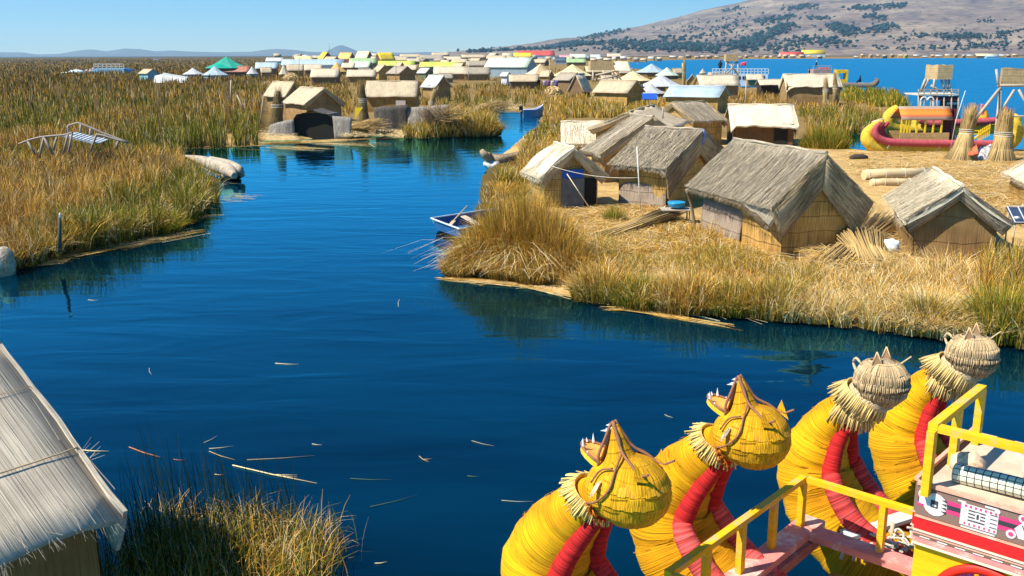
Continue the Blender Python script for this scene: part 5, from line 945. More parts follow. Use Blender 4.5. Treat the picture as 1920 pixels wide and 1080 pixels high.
            for (b0, ax_, r0, ln, nn, sp_) in ((Vector((0.25, 0, -0.27)), Vector((0.22, 0, -0.97)), 0.17, (0.16, 0.26), 200, .3), (Vector((0.28, 0, -0.14)), Vector((0.62, 0, -0.78)), 0.12, (0.12, 0.2), 90, .35), (Vector((0.13, 0, -0.14)), Vector((0.45, 0, -0.89)), 0.225, (0.14, 0.2), 200, .18)):
                g = MB(); base = c+b0; ax = ax_.normalized(); v1 = Vector((0, 1, 0)); v2 = ax.cross(v1)
                for k in range(nn):
                    x = k/nn*6.283+rnd.uniform(-.03, .03); d1 = v1*math.cos(x)+v2*math.sin(x); p = base+d1*r0; q = p+(ax+d1*rnd.uniform(0.0, sp_+.15)+v1*rnd.uniform(-.15, .15)).normalized()*rnd.uniform(*ln); k2 = rnd.uniform(0.55, 1.25)
                    g.tube([p, q], [0.0085, 0.007], 4, (k2, k2*.95, k2*.86))
                g.build('ruff', RUFFM, H)
    return T
RZ = math.atan2(0.67, -0.74)
OA = Vector((4.757, 5.254, 0)); bd = Vector((-.74, .67, 0)); td = Vector((.67, .74, 0))
def toloc(px, py, z):
    p = P(px, py, z)-OA; p.z = 0; return p.dot(bd), -p.dot(td)
hp = [toloc(1172, 915, 2.25), toloc(1404, 815, 2.25), toloc(1652, 716, 2.3), toloc(1822, 666, 2.3)]
TA = reed_boat('nearest yellow reed catamaran with two snarling yellow puma heads, railing and painted cabin', OA, RZ, [dict(x=hp[0][0], y=hp[0][1], z=2.25, kind='puma', red=REDW, worn=0.15), dict(x=hp[1][0], y=hp[1][1], z=2.25, kind='puma', red=REDW, worn=1.0, eye=1)])
TB = reed_boat('second yellow reed catamaran whose two prows end in unpainted straw heads', OA, RZ, [dict(x=hp[2][0], y=hp[2][1], z=2.3, kind='straw', red=REDW, worn=0.55), dict(x=hp[3][0], y=hp[3][1], z=2.3, kind='straw', red=REDW, worn=0.6)])
# ---- deck, railing and cabin of boat A (boat frame: x to the bow, y towards the camera)
DZ = 0.95
def L3(px, py, z): x, y = toloc(px, py, z); return Vector((x, y, z))
rn = L3(1235, 1070, DZ+.5); rf = L3(1520, 900, DZ+.5); rs = L3(1740, 955, DZ+.5); rn2 = L3(1330, 1110, DZ+.5)
g = MB()
fx = (rn.x+rf.x)/2; yn, yf = rn.y, rf.y; sx_ = -1.5
g.box(((fx-0.03), (yn+yf)/2, DZ-0.04), (0.24, yn-yf+0.5, 0.07)); g.box((fx-1.8, yf+0.02, DZ-0.035), (3.3, 0.22, 0.07)); g.box((fx-1.8, yn-0.02, DZ-0.035), (3.3, 0.22, 0.07))
g.box((fx-0.17, (yn+yf)/2, DZ-0.13), (0.05, yn-yf+0.3, 0.10), c=(0.6, 0.6, 0.6)); g.build('deck_beams', PINKW, TA)
g = MB()
for k in range(9): g.box((fx-0.55-0.3*k, (yn+yf)/2, DZ-0.32+0.004*(k % 2)), (0.27, yn-yf-0.25, 0.04), c=sc((1, 1, 1), 0.7+0.3*((k*7) % 5)/5))
g.build('deck_floor', wood('dark_yellow_planks', (0.34, 0.21, 0.03), (0.2, 0.1, 0.04)), TA)
def railing(T, runs, z0, h, wd=0.055, posts=3, name='deck_railing'):
    g = MB()
    for (a, b_, n) in runs:
        a = Vector(a); b_ = Vector(b_); g.bar((a.x, a.y, z0+h), (b_.x, b_.y, z0+h), wd*1.35, wd)
        for k in range(0 if (a-Vector(runs[0][1])).length > .2 and (a-Vector(runs[0][0])).length > .2 or (a, b_) == (Vector(runs[0][0]), Vector(runs[0][1])) else 1, n+1):
            t_ = k/n; p = a+(b_-a)*t_; R = Matrix.Rotation(0.0, 3, 'Z'); g.box((p.x, p.y, z0+(h-wd/2)/2-0.03), (wd*1.1, wd*1.5, h-wd/2+0.06-0.004), c=(0.98, 0.98, 0.98))
    return g.build(name, YPAINT, T)
railing(TA, [((fx, yn, 0), (fx, yf, 0), 4), ((fx-.045, yf-0.0, 0), (fx-2.3, yf-0.0, 0), 3), ((fx-.045, yn, 0), (fx-2.3, yn, 0), 3)], DZ, 0.5, 0.052)
# cabin
CZ = 2.55; c0 = L3(1726, 903, CZ); cx0 = c0.x; cy0 = c0.y; CL = 3.2; CW = 1.25
wy = cy0; M90 = None
CAB = wood('yellow_cabin_wall', (0.84, 0.45, 0.002), None, 0.4)
g = MB()
# near wall with round-arched window hole: built as strips round the arch
wx, wr, wz = cx0-0.50, 0.33, 1.71
xs = [cx0, wx+wr] 
g.box((cx0-0.085, wy-0.02, (CZ-.45+DZ-.3)/2), (0.17, 0.04, CZ-.45-DZ+.3)); g.box((cx0-0.83-1.185, wy-0.02, (CZ-.45+DZ-.3)/2), (2.37, 0.04, CZ-.45-DZ+.3))
nA = 20; ztop = CZ-.45
for k in range(nA):
    a0, a1 = math.pi*k/nA, math.pi*(k+1)/nA; x0, x1 = wx+wr*math.cos(a0), wx+wr*math.cos(a1); z0_, z1_ = wz+wr*math.sin(a0), wz+wr*math.sin(a1)
    g.poly([(x0, wy, z0_), (x0, wy, ztop), (x1, wy, ztop), (x1, wy, z1_)]); g.poly([(x0, wy, z0_), (x1, wy, z1_), (x1, wy-0.04, z1_), (x0, wy-0.04, z0_)])
g.box((wx, wy-0.02, DZ-0.1), (2*wr, 0.04, 0.3))
g.box((cx0-0.02, wy-CW/2-0.02, (ztop+DZ-.3)/2), (0.04, CW-0.045, ztop-DZ+.3)); g.box((cx0-CL/2-0.1, wy-CW-0.04, (ztop+DZ-.3)/2), (CL-0.25, 0.04, ztop-DZ+.3))
g.build('cabin_wall', CAB, TA)
g = MB(); arc = [(wx+(wr-0.0)*math.cos(a), wy+0.012, wz+(wr-0.0)*math.sin(a)) for a in np.linspace(-0.3, math.pi+0.3, 28)]
g.tube(arc, 0.035, 10, side=(0, 1, 0), flat=0.6); W_ = g.build('window', plain('red_window_rim', (0.62, 0.02, 0.008), 0.5), TA)
g = MB(); rr_ = random.Random(3)
for k in range(24):
    x0 = wx-wr+2*wr*k/24; x1 = wx-wr+2*wr*(k+1)/24; d0, d1 = 0.02*math.sin(k*1.7), 0.02*math.sin((k+1)*1.7)
    if 9 <= k <= 11 or k == 15: continue
    g.poly([(x0, wy-0.12+d0, DZ), (x1, wy-0.12+d1, DZ), (x1, wy-0.12+d1, wz+wr), (x0, wy-0.12+d0, wz+wr)], None, sc((1, 1, 1), 1+0.12*math.sin(k*2)))
g.build('curtain', plain('pink_curtain', (0.72, 0.12, 0.36), 0.8, 0.2, 14), W_)
# fascia: bands from top to bottom, each its own strip
def strip(z1, z0_, mat, nm, out=0.0, xe=CL):
    g = MB(); g.box((cx0-xe/2+0.01, wy+0.015+out, (z1+z0_)/2), (xe, 0.03, z1-z0_-0.003)); g.box((cx0+0.025+out, wy-CW/2-0.03, (z1+z0_)/2), (0.03, CW+0.02, z1-z0_-0.003)); return g.build(nm, mat, TA)
RED = wood('red_painted_board', (0.62, 0.012, 0.012), None, 0.4); SALM = wood('salmon_board', (0.72, 0.33, 0.22), (0.7, 0.5, 0.38), 1.2); BRBAND = plain('woven_brown_cloth', (0.22, 0.13, 0.10), 0.9, 0.15, 90)
strip(CZ+.02, CZ-.012, SALM, 'trim_board', 0.012)
strip(CZ-.015, CZ-.235, BRBAND, 'woven_band', 0.0)
strip(CZ-.238, CZ-.255, SALM, 'trim_board', 0.008); strip(CZ-.257, CZ-.345, RED, 'red_board', 0.002); strip(CZ-.347, CZ-.36, wood('pale_lath', (0.75, 0.6, 0.42)), 'lath', 0.01); strip(CZ-.362, CZ-.385, SALM, 'trim_board', 0.0); strip(CZ-.387, CZ-.40, wood('dark_lath', (0.2, 0.12, 0.08)), 'lath', 0.004); strip(CZ-.402, CZ-.445, PINKW, 'trim_board', 0.0); strip(CZ-.447, CZ-.462, wood('pale_lath', (0.75, 0.6, 0.42)), 'lath', 0.012)
yb_ = wy+0.0315
g = MB()
def rb(x0, x1, z0_, z1, y=yb_, c=(1, 1, 1)): g.poly([(x0, y, z0_), (x0, y, z1), (x1, y, z1), (x1, y, z0_)][::-1], None, c)
for x0 in (0,):
    rb(cx0-CL, cx0, CZ-.10, CZ-.07, c=(0.62, 0.03, 0.14)); rb(cx0-CL, cx0, CZ-.135, CZ-.10, c=(0.03, 0.03, 0.035)); rb(cx0-CL, cx0, CZ-.165, CZ-.135, c=(0.62, 0.03, 0.14)); 
PAINTW = bpy.data.materials.new('woven_pattern'); PAINTW.use_nodes = True; _b = PAINTW.node_tree.nodes['Principled BSDF']; _a = PAINTW.node_tree.nodes.new('ShaderNodeAttribute'); _a.attribute_name = 'Col'; PAINTW.node_tree.links.new(_a.outputs[0], _b.inputs['Base Color']); _b.inputs['Roughness'].default_value = 0.9
def disc(x, z, r_, y, c, n=12, sx=1.0): g.poly([(x+r_*sx*math.cos(a), y, z+r_*math.sin(a)) for a in np.linspace(0, 6.283, n+1)[:-1]], None, c)
WH = (0.62, 0.55, 0.52); DK = (0.05, 0.04, 0.045); MG = (0.6, 0.05, 0.16)
def figure(xc, kind):
    y = yb_+0.0025; zc = CZ-.125
    if kind == 0:    # rounded creature with a stepped jaw
        disc(xc, zc, 0.085, y, WH, 16, 0.95); disc(xc+0.085, zc+0.055, 0.035, y+.001, WH); disc(xc+0.085, zc+0.055, 0.018, y+.002, DK); rb(xc+0.02, xc+0.11, zc-0.02, zc+0.045, y+.0005, WH)
        rb(xc-0.02, xc+0.03, zc-0.025, zc+0.03, y+.002, DK); rb(xc-0.01, xc+0.02, zc-0.015, zc+0.0, y+.003, WH)
        for k in range(4): g.poly([(xc-0.075, y+.002, zc-0.05+k*.028), (xc-0.04, y+.002, zc-0.036+k*.028), (xc-0.075, y+.002, zc-0.03+k*.028)], None, DK)
    elif kind == 1:  # square altar figure with steps and a curled tail
        rb(xc-0.11, xc+0.13, zc-0.085, zc+0.075, y, WH)
        for k in range(7): rb(xc-0.10+k*.032, xc-0.085+k*.032, zc+0.05, zc+0.068, y+.001, MG); rb(xc-0.10+k*.032, xc-0.088+k*.032, zc-0.078, zc-0.06, y+.001, MG)
        for k in range(4): rb(xc-0.03, xc+0.08, zc-0.045+k*.024, zc-0.035+k*.024, y+.001, DK)
        rb(xc+0.0, xc+0.035, zc-0.03, zc+0.03, y+.002, WH); rb(xc+0.01, xc+0.025, zc-0.018, zc+0.018, y+.003, DK)
        for k in range(4): rb(xc-0.105, xc-0.06, zc-0.05+k*.03, zc-0.043+k*.03, y+.001, DK)
        rb(xc+0.10, xc+0.155, zc+0.075, zc+0.088, y, WH); rb(xc-0.1, xc-0.02, zc+0.085, zc+0.1, y, WH); disc(xc-0.1, zc+0.08, 0.018, y+.001, WH); rb(xc-0.1, xc+0.12, zc-0.105, zc-0.092, y, WH)
    else:            # two-handled jar with a footed base, tilted
        def tr(px_, pz_): a = -0.45; return (xc+px_*math.cos(a)-pz_*math.sin(a), y, zc+px_*math.sin(a)+pz_*math.cos(a))
        def tp(pts, c, k=0): g.poly([(p[0], p[1]+k, p[2]) for p in (tr(*q) for q in pts)], None, c)
        tp([(-0.11, -0.055), (-0.11, 0.055), (-0.05, 0.075), (0.03, 0.06), (0.08, 0.035), (0.08, -0.035), (0.03, -0.06), (-0.05, -0.075)], WH)
        for k in range(4): tp([(-0.085+k*.035, -0.05), (-0.085+k*.035, 0.05), (-0.078+k*.035, 0.05), (-0.078+k*.035, -0.05)], DK, .001)
        tp([(-0.10, -0.03), (-0.10, 0.03), (-0.093, 0.03), (-0.093, -0.03)], MG, .001)
        for (qx, qz) in ((0.0, 0.09), (-0.02, -0.09), (0.115, 0.0)):
            p = tr(qx, qz); disc(p[0], p[2], 0.032, y+.0015, WH); disc(p[0], p[2], 0.017, y+.0025, MG)
for k in range(6): figure(cx0-0.12-0.30*k, (0, 1, 2)[k % 3])
for k in range(26): rb(cx0-0.04-0.12*k-0.07, cx0-0.04-0.12*k, CZ-.398, CZ-.390, wy+0.0365, (0.7, 0.68, 0.62))
g.build('woven_pattern', PAINTW, TA)
# roof deck, rail and things on it
g = MB(); g.box((cx0-CL/2, wy-CW/2-0.03, CZ-0.03), (CL-0.05, CW-0.03, 0.04)); g.build('roof_deck', wood('pale_planks', (0.55, 0.45, 0.33)), TA)
rb0 = L3(1748, 800, CZ+.45); rb1 = L3(1886, 736, CZ+.45)
railing(TA, [((rb0.x, rb0.y, 0), (rb0.x, rb1.y, 0), 2), ((rb0.x-.045, rb0.y, 0), (rb0.x-2.2, rb0.y, 0), 3)], CZ, 0.45, 0.048, name='roof_railing')
g = MB(); xb = rb0.x-0.12
for k in range(2): pass
g.tube(crv([(xb+.02, wy-0.2, CZ+.05), (xb-0.5, wy-0.2, CZ+.07), (xb-1.6, wy-0.2, CZ+.06)], 5), 0.07, 14, side=(0, 1, 0))
m, t, b = newmat('checked_cushion'); uv = N(t, 'ShaderNodeUVMap'); bk = N(t, 'ShaderNodeTexBrick'); bk.offset = 0; bk.inputs['Scale'].default_value = 1; bk.inputs['Mortar Size'].default_value = 0.004; bk.inputs['Brick Width'].default_value = 0.045; bk.inputs['Row Height'].default_value = 0.05
bk.inputs['Color1'].default_value = (0.72, 0.66, 0.5, 1); bk.inputs['Color2'].default_value = (0.68, 0.62, 0.46, 1); bk.inputs['Mortar'].default_value = (0.05, 0.06, 0.05, 1); t.links.new(uv.outputs[0], bk.inputs[0]); t.links.new(bk.outputs[0], b.inputs['Base Color']); b.inputs['Roughness'].default_value = 0.9
CUSH = m
o = g.build('roll', CUSH); o.location = OA; o.rotation_euler = (0, 0, RZ); o.name = 'seat_roll'; tag(o, 'cream netted seat roll lying along the cabin roof railing', 'cushion')
g = MB()
g.box((xb-0.72, wy-0.62, CZ+.155), (0.9, 0.10, 0.03)); g.box((xb-0.72, wy-0.76, CZ+.155), (0.9, 0.10, 0.03))
for q in ((-0.35, -0.58), (-1.1, -0.58), (-0.35, -0.8), (-1.1, -0.8)): g.box((xb+q[0], wy+q[1], CZ+.07), (0.05, 0.05, 0.13))
o = g.build('bench', wood('white_bench_paint', (0.66, 0.62, 0.56), (0.45, 0.36, 0.3), 1.2)); o.location = OA; o.rotation_euler = (0, 0, RZ); tag(o, 'white slatted bench on the roof of the painted cabin', 'bench')
g = MB(); g.panel((xb-0.75, wy-1.15, CZ+.42), (xb-1.3, wy-1.18, CZ+.5), (xb-1.3, wy-1.0, CZ+.06), (xb-0.75, wy-1.0, CZ+.05), 8, 6, 0.01, 0.04, 0.03)
o = g.build('pink_cloth', plain('pink_cloth', (0.75, 0.16, 0.38), 0.85, 0.35, 7)); o.location = OA; o.rotation_euler = (0, 0, RZ); tag(o, 'pink cloth hanging at the right edge over the cabin roof', 'cloth')
g = MB(); g.ellipsoid((xb-0.02, wy-0.34, CZ+.08), (0.12, 0.1, 0.09), 12, 8, fn=lambda p: p*(1+0.25*math.sin(p.x*60)*math.sin(p.z*50)))
o = g.build('bundle', plain('printed_cloth', (0.72, 0.5, 0.32), 0.85, 0.6, 22)); o.location = OA; o.rotation_euler = (0, 0, RZ); tag(o, 'crumpled white and orange cloth behind the roof railing post', 'cloth')
# ---- boat B: boards, pale box, ropes over the worn gunwale
y3, y4 = hp[2][1], hp[3][1]; xB = hp[2][0]
g = MB(); g.box((xB-3.6, (y3+y4)/2, 0.86), (5.4, abs(y4-y3)-0.4, 0.06)); g.build('deck', wood('grey_deck_planks', (0.36, 0.31, 0.27)), TB)
g = MB(); g.box((xB-2.3, y4+0.75, 1.12), (0.9, 0.05, 0.45)); g.box((xB-1.87, y4+0.35, 1.12), (0.05, 0.8, 0.45)); g.box((xB-2.3, y4+0.35, 0.92), (0.86, 0.76, 0.05)); g.build('side_box', wood('beige_box_board', (0.56, 0.44, 0.33)), TB)
g = MB(); a = L3(1585, 1003, 0.8); b_ = L3(1740, 955, 0.86); g.bar(a, b_, 0.17, 0.04); g.build('loose_plank', wood('pale_grey_plank', (0.50, 0.52, 0.50), None, 0.7), TB)
g = MB(); r_ = random.Random(9); q0 = L3(1690, 1010, 0.82)
for k in range(16):
    p = q0+Vector((r_.uniform(-.22, .22), r_.uniform(-.14, .14), 0)); pts = [p]
    for j in range(5): pts.append(pts[-1]+Vector((r_.uniform(-.09, .09), r_.uniform(-.07, .07), r_.uniform(-.025, .04))))
    g.tube(crv(pts, 3), 0.012, 6, sc((1, 1, 1), r_.uniform(.7, 1.2)))
for k in range(7): p = L3(1590+22*k, 1020+3*k, 0.72); g.tube([p+Vector((0, 0.16, -.1)), p+Vector((0, .05, .05)), p+Vector((0, -.12, 0.02))], 0.02, 6)
g.tube([q0+Vector((.1, 0, -.1)), q0+Vector((.1, 0, .14))], 0.02, 8, (0.8, 0.7, 0.6)); g.build('rope', TWINE, TB)
# ================================================================== PEOPLE (small)
def skinbody(name, pts, edges, rad, mat, parent, root=0, sub=1):
    me = bpy.data.meshes.new(name); me.from_pydata(pts, edges, []); o = bpy.data.objects.new(name, me); C.objects.link(o); me.materials.append(mat); o.parent = parent
    md = o.modifiers.new('skin', 'SKIN'); sv_ = me.skin_vertices[0].data
    for k, r_ in enumerate(rad): sv_[k].radius = (r_, r_)
    sv_[root].use_root = True; s = o.modifiers.new('sub', 'SUBSURF'); s.levels = sub; s.render_levels = sub; return o
SKIN = plain('brown_skin', (0.30, 0.15, 0.09), 0.6, 0.1)
def person(loc, rz, label, top, bottom, hat=None, sit=False, sc_=1.0):
    T = thing('person', label, 'person', loc, rz); T.scale = (sc_,)*3
    hz = 0.42 if sit else 0.88
    if sit: legs = [(0.1, 0, hz), (0.13, 0.4, hz+.03), (0.13, 0.42, 0.05), (0.13, 0.55, 0.03)]
    else: legs = [(0.09, 0, hz-.02), (0.11, 0.03, 0.47), (0.11, -0.02, 0.07), (0.11, 0.12, 0.03)]
    pts = [(0, 0, hz), (0, 0, hz+.28), (0, 0, hz+.5), (0, 0.01, hz+.6), (0, 0.03, hz+.72)]; e = [(0, 1), (1, 2), (2, 3), (3, 4)]; rad = [.13, .12, .13, .055, .1]
    for s in (-1, 1):
        k = len(pts); pts += [(s*p[0], p[1], p[2]) for p in legs]; e += [(0, k), (k, k+1), (k+1, k+2), (k+2, k+3)]; rad += [.095, .065, .045, .045]
        k = len(pts); pts += [(s*0.19, 0, hz+.48), (s*0.25, 0.03, hz+.22), (s*0.22, 0.2, hz+.06), (s*0.21, 0.27, hz+.04)]; e += [(2, k), (k, k+1), (k+1, k+2), (k+2, k+3)]; rad += [.06, .05, .035, .04]
    skinbody('body', pts, e, rad, SKIN, T)
    k = [0, 1, 2]; p2 = [pts[0], pts[1], pts[2]]+[pts[9], pts[10], pts[11]]+[pts[17], pts[18], pts[19]]
    skinbody('jacket', p2, [(0, 1), (1, 2), (2, 3), (3, 4), (4, 5), (2, 6), (6, 7), (7, 8)], [.155, .15, .15, .085, .07, .055, .085, .07, .055], top, T)
    p3 = [(0, 0, hz-.01)]+pts[5:8]+pts[13:16]
    skinbody('skirt', p3, [(0, 1), (1, 2), (2, 3), (0, 4), (4, 5), (5, 6)], [.15, .125, .095, .07, .125, .095, .07], bottom, T)
    g = MB(); g.ellipsoid((0, 0.0, hz+.76), (.105, .115, .1), 10, 8); g.build('hair', plain('black_hair', (0.015, 0.012, 0.012), 0.6), T)
    if hat: g = MB(); g.ellipsoid((0, 0.01, hz+.84), (.11, .11, .09), 12, 8); g.tube([(0.17*math.cos(a), 0.17*math.sin(a)+.01, hz+.82) for a in np.linspace(0, 6.283, 13)], 0.03, 6, flat=.4); g.build('hat', hat, T)
    return T
cl = lambda n, c: plain(n, c, 0.85, 0.2, 8)
def WP(px, py, y): return Vector((XAT(px, py, y), y, ZAT(px, py, y)))
# ================================================================== YELLOW BOATS AT THE LANDING
YB = fibre('boat_yellow_reed', (0.72, 0.52, 0.06), 3, 14, 0.6, 1.15, 0.25, 0.6, stain=(0.75, 0.7, 0.45)); RB = fibre('boat_red_reed', (0.50, 0.09, 0.11), 3, 14, 0.6, 1.15, 0.2, 0.5)
YR = wood('yellow_rail_paint', (0.80, 0.56, 0.02))
Yc = 51.8
T = thing('reed_boat', 'yellow reed boat with red gunwales and an orange roofed cabin at the straw landing', 'reed boat', (0, 0, 0))
def hpth(pts, y): return [WP(x, yy, y) for x, yy in pts]
for y in (Yc, Yc+1.3):
    P1 = crv([tuple(p) for p in hpth([(1655, 228), (1640, 236), (1627, 250), (1630, 266), (1655, 277), (1720, 279), (1800, 278), (1865, 276), (1893, 268), (1904, 250), (1900, 232), (1888, 221)], y)], 4)
    rd = np.interp(np.linspace(0, 1, len(P1)), [0, .1, .25, .4, .7, .82, .92, 1], [.12, .22, .38, .36, .36, .42, .34, .12]); g = MB(); g.tube(P1, list(rd), 18, side=(0, 1, 0)); g.build('hull', YB, T)
for y, dx in ((Yc-0.35, 0), (Yc+0.55, 6), (Yc+1.6, 14)):
    P1 = crv([tuple(p) for p in hpth([(1652+dx, 229), (1641+dx, 242), (1645+dx, 257), (1668+dx, 266), (1730, 268.5), (1800, 269), (1870, 269.5), (1888, 262), (1893, 245)], y)], 4)
    g = MB(); g.tube(P1, list(np.interp(np.linspace(0, 1, len(P1)), [0, .2, .8, 1], [.1, .19, .19, .12])), 14, side=(0, 1, 0)); g.build('gunwale', RB, T)
g = MB(); a = WP(1652, 229, Yc+0.2); g.tube([a+Vector((-.45, 0, -.1)), a+Vector((.1, 0, .12))], [.16, .12], 10, (1, 1, 1)); g.build('prow_wrap', STRAWH, T)
a, b_ = WP(1686, 266, Yc), WP(1778, 266, Yc); z0_, z1, z2, z3 = a.z, ZAT(1700, 249, Yc), ZAT(1700, 224, Yc), ZAT(1700, 203, Yc)
for y in (Yc, Yc+1.5):
    g = MB(); g.box(((a.x+b_.x)/2, y, (z0_+z1)/2), (b_.x-a.x, 0.06, z1-z0_)); g.build('cabin_wall', fibre('cabin_reed_wall', (0.56, 0.40, 0.17), 40, 2, .6, 1.2, .2, .4, bands=3), T)
for px_ in (1690, 1695.5, 1701, 1706, 1719, 1734.5, 1749.5, 1765):
    for y in (Yc, Yc+1.5):
        g = MB(); p = WP(px_, 240, y); g.box((p.x, y, (z1+z2)/2), (0.085, 0.06, z2-z1)); g.build('post', YR, T)
g = MB(); g.panel((a.x-0.0, Yc+0.5, z3+.08), (b_.x+0.1, Yc+0.5, z3+.08), (b_.x+.1, Yc-0.12, z2), (a.x-.0, Yc-0.12, z2), 6, 3, 0.05, 0, 0.0); g.panel((a.x, Yc+0.5, z3+.08), (b_.x+.1, Yc+0.5, z3+.08), (b_.x+.1, Yc+1.6, z2), (a.x, Yc+1.6, z2), 4, 3, .05)
m, t, b = newmat('orange_striped_roof'); uv = N(t, 'ShaderNodeUVMap'); sp = N(t, 'ShaderNodeSeparateXYZ'); t.links.new(uv.outputs[0], sp.inputs[0]); t.links.new(ramp(t, sp.outputs[1], [(0, (0.32, 0.25, 0.2)), (0.16, (0.32, 0.22, 0.16)), (0.2, (0.62, 0.16, 0.02)), (0.5, (0.72, 0.22, 0.02)), (0.66, (0.45, 0.09, 0.03)), (0.8, (0.3, 0.2, 0.15))]), b.inputs['Base Color']); b.inputs['Roughness'].default_value = .8
g.build('cabin_roof', m, T)
g = MB(); g.poly([(b_.x+.12, Yc-0.1, z0_), (b_.x+.5, Yc+0.3, z0_), (b_.x+.35, Yc+.5, z3), (b_.x+.12, Yc+.2, z3)]); g.box((b_.x+.3, Yc+.9, (z0_+z3)/2), (.06, 1.4, z3-z0_-.1)); g.build('end_panel', plain('dark_maroon_panel', (0.12, 0.02, 0.03), .7), T)
g = MB()
for k in range(7): p = WP(1834+k*3.2, 262, Yc+.2); g.box((p.x, p.y, ZAT(1840, 256-k*2, Yc)), (.05, .05, .62))
g.bar(WP(1820, 264, Yc+.2), WP(1856, 240, Yc+.2), .07); g.bar(WP(1812, 250, Yc+.3), WP(1846, 252, Yc+.3), .06); g.bar(WP(1812, 244, Yc+.3), WP(1846, 246, Yc+.3), .06); g.build('deck_railing', YR, T)
for px_, py_ in ((1667, 272), (1763, 273)):
    g = MB(); p = WP(px_, py_, Yc-.42); g.tube([p+Vector((0, 0, .18)), p, p+Vector((-.08, 0, -.16))], .03, 6); g.build('rope_tie', WHITE, T)
Yd = 57.5
T = thing('reed_boat', 'second yellow reed boat behind the orange roofed one with pointed orange prows', 'reed boat', (0, 0, 0))
P1 = crv([tuple(p) for p in hpth([(1684, 202), (1672, 214), (1668, 230), (1690, 241), (1750, 243), (1850, 242), (1890, 238), (1902, 228), (1898, 216)], Yd)], 4)
g = MB(); g.tube(P1, list(np.interp(np.linspace(0, 1, len(P1)), [0, .15, .4, .8, .92, 1], [.25, .42, .30, .30, .4, .2])), 16, side=(0, 1, 0)); g.build('hull', YB, T)
g = MB(); g.tube(crv([tuple(p) for p in hpth([(1725, 222), (1740, 232), (1790, 230), (1840, 228), (1868, 226)], Yd-.4)], 4), .2, 12, side=(0, 1, 0)); g.build('gunwale', RB, T)
for px_, top_, w_ in ((1840, 195, 15), (1884, 200, 16)):
    g = MB(); P1 = crv([tuple(WP(px_-w_*.2, 228, Yd)), tuple(WP(px_+w_*.3, 215, Yd)), tuple(WP(px_, top_, Yd))], 5); g.tube(P1, [.42, .4, .38, .35, .3, .26, .22, .17, .12, .06, .03], 14, side=(0, 1, 0)); o = g.build('prow', fibre('orange_prow_reed', (0.75, 0.36, 0.03), 3, 14, .6, 1.1, .3, .5), T)
    g = MB(); g.tube([Vector(p)+Vector((-.3*(1-k/10), -.15, 0)) for k, p in enumerate(P1)], .07, 8, side=(0, 1, 0)); g.build('edging', RB, o)
# ================================================================== WATCHTOWERS, SHEAVES
BOXM = fibre('watchtower_reed_box', (0.58, 0.42, 0.22), 30, 2.0, .6, 1.2, .2, .5, bands=3.2, bandw=.1)
T = thing('watchtower', 'right watchtower with a reed box on crossed poles, cut by the right edge', 'watchtower', (0, 0, 0)); Yt = 49.0
def reedbox(T, x0, x1, yt, yb, y, depth, xb0=None, xb1=None):
    a, b_ = WP(x0, yb, y), WP(x1, yb, y); zt = ZAT(x0, yt, y); g = MB(); Ax = XAT(xb0 or x0-4, yb, y+depth); Bx = XAT(xb1 or x1-4, yb, y+depth); yb2 = y+depth
    for (p, q) in (((a.x, y), (b_.x, y)), ((b_.x, y), (Bx, yb2)), ((Bx, yb2), (Ax, yb2)), ((Ax, yb2), (a.x, y))):
        L_ = math.hypot(q[0]-p[0], q[1]-p[1])
        for k in range(6):
            u0, u1 = k/6, (k+1)/6; f = lambda u: (p[0]+(q[0]-p[0])*u, p[1]+(q[1]-p[1])*u); h0 = zt+.04*math.sin(u0*9); h1 = zt+.04*math.sin(u1*9)
            g.poly([(*f(u0), a.z), (*f(u1), a.z), (*f(u1), h1), (*f(u0), h0)], [(u0*L_, 0), (u1*L_, 0), (u1*L_, h1-a.z), (u0*L_, h0-a.z)])
    g.poly([(a.x, y, a.z), (b_.x, y, a.z), (Bx, yb2, a.z), (Ax, yb2, a.z)]); g.poly([(a.x, y, zt-.05), (b_.x, y, zt-.05), (Bx, yb2, zt-.05), (Ax, yb2, zt-.05)])
    g.build('reed_box', BOXM, T); return a.x, b_.x, a.z, zt
x0, x1, zb, zt = reedbox(T, 1877, 1962, 129, 163, Yt, 1.8)
for (a, b_, r_) in (((1875, 168), (1873, 292), .07), ((1950, 168), (1958, 292), .07), ((1902, 168), (1868, 222), .06), ((1910, 168), (1935, 215), .06), ((1960, 160), (1870, 160), .05), ((1875, 165), (1812, 245), .075), ((1870, 218), (1960, 218), .05), ((1868, 130), (1873, 168), .06), ((1812, 244), (1802, 262), .06)):
    g = MB(); g.tube([WP(a[0], a[1], Yt-.06), WP(b_[0], b_[1], Yt-.06 if a[0] != 1875 or b_[0] != 1812 else Yt-1.2)], r_, 8); g.build('pole', POLE, T)
for x_ in (1876, 1956):
    g = MB(); g.tube([WP(x_, 166, Yt+1.8), Vector((XAT(x_, 166, Yt+1.8), Yt+1.8, 0.2))], .07, 8); g.build('pole', POLE, T)
T = thing('watchtower', 'left watchtower with a weathered reed box above the red two storey boat', 'watchtower', (0, 0, 0)); Y1 = 78.0
x0, x1, zb, zt = reedbox(T, 1757, 1785, 122, 149, Y1, 1.6, 1734, 1762)
for (a, b_) in (((1735, 148), (1726, 172)), ((1741, 148), (1730, 172)), ((1752, 148), (1750, 172)), ((1772, 148), (1780, 172)), ((1779, 148), (1781, 172)), ((1765, 150), (1772, 172)), ((1745, 160), (1765, 172)), ((1782, 166), (1806, 250)), ((1728, 172), (1722, 250)), ((1780, 172), (1786, 250)), ((1750, 172), (1750, 250))):
    g = MB(); g.tube([WP(a[0], a[1], Y1+.2), WP(b_[0], b_[1], Y1+.2)], .09, 6); g.build('pole', POLE, T)
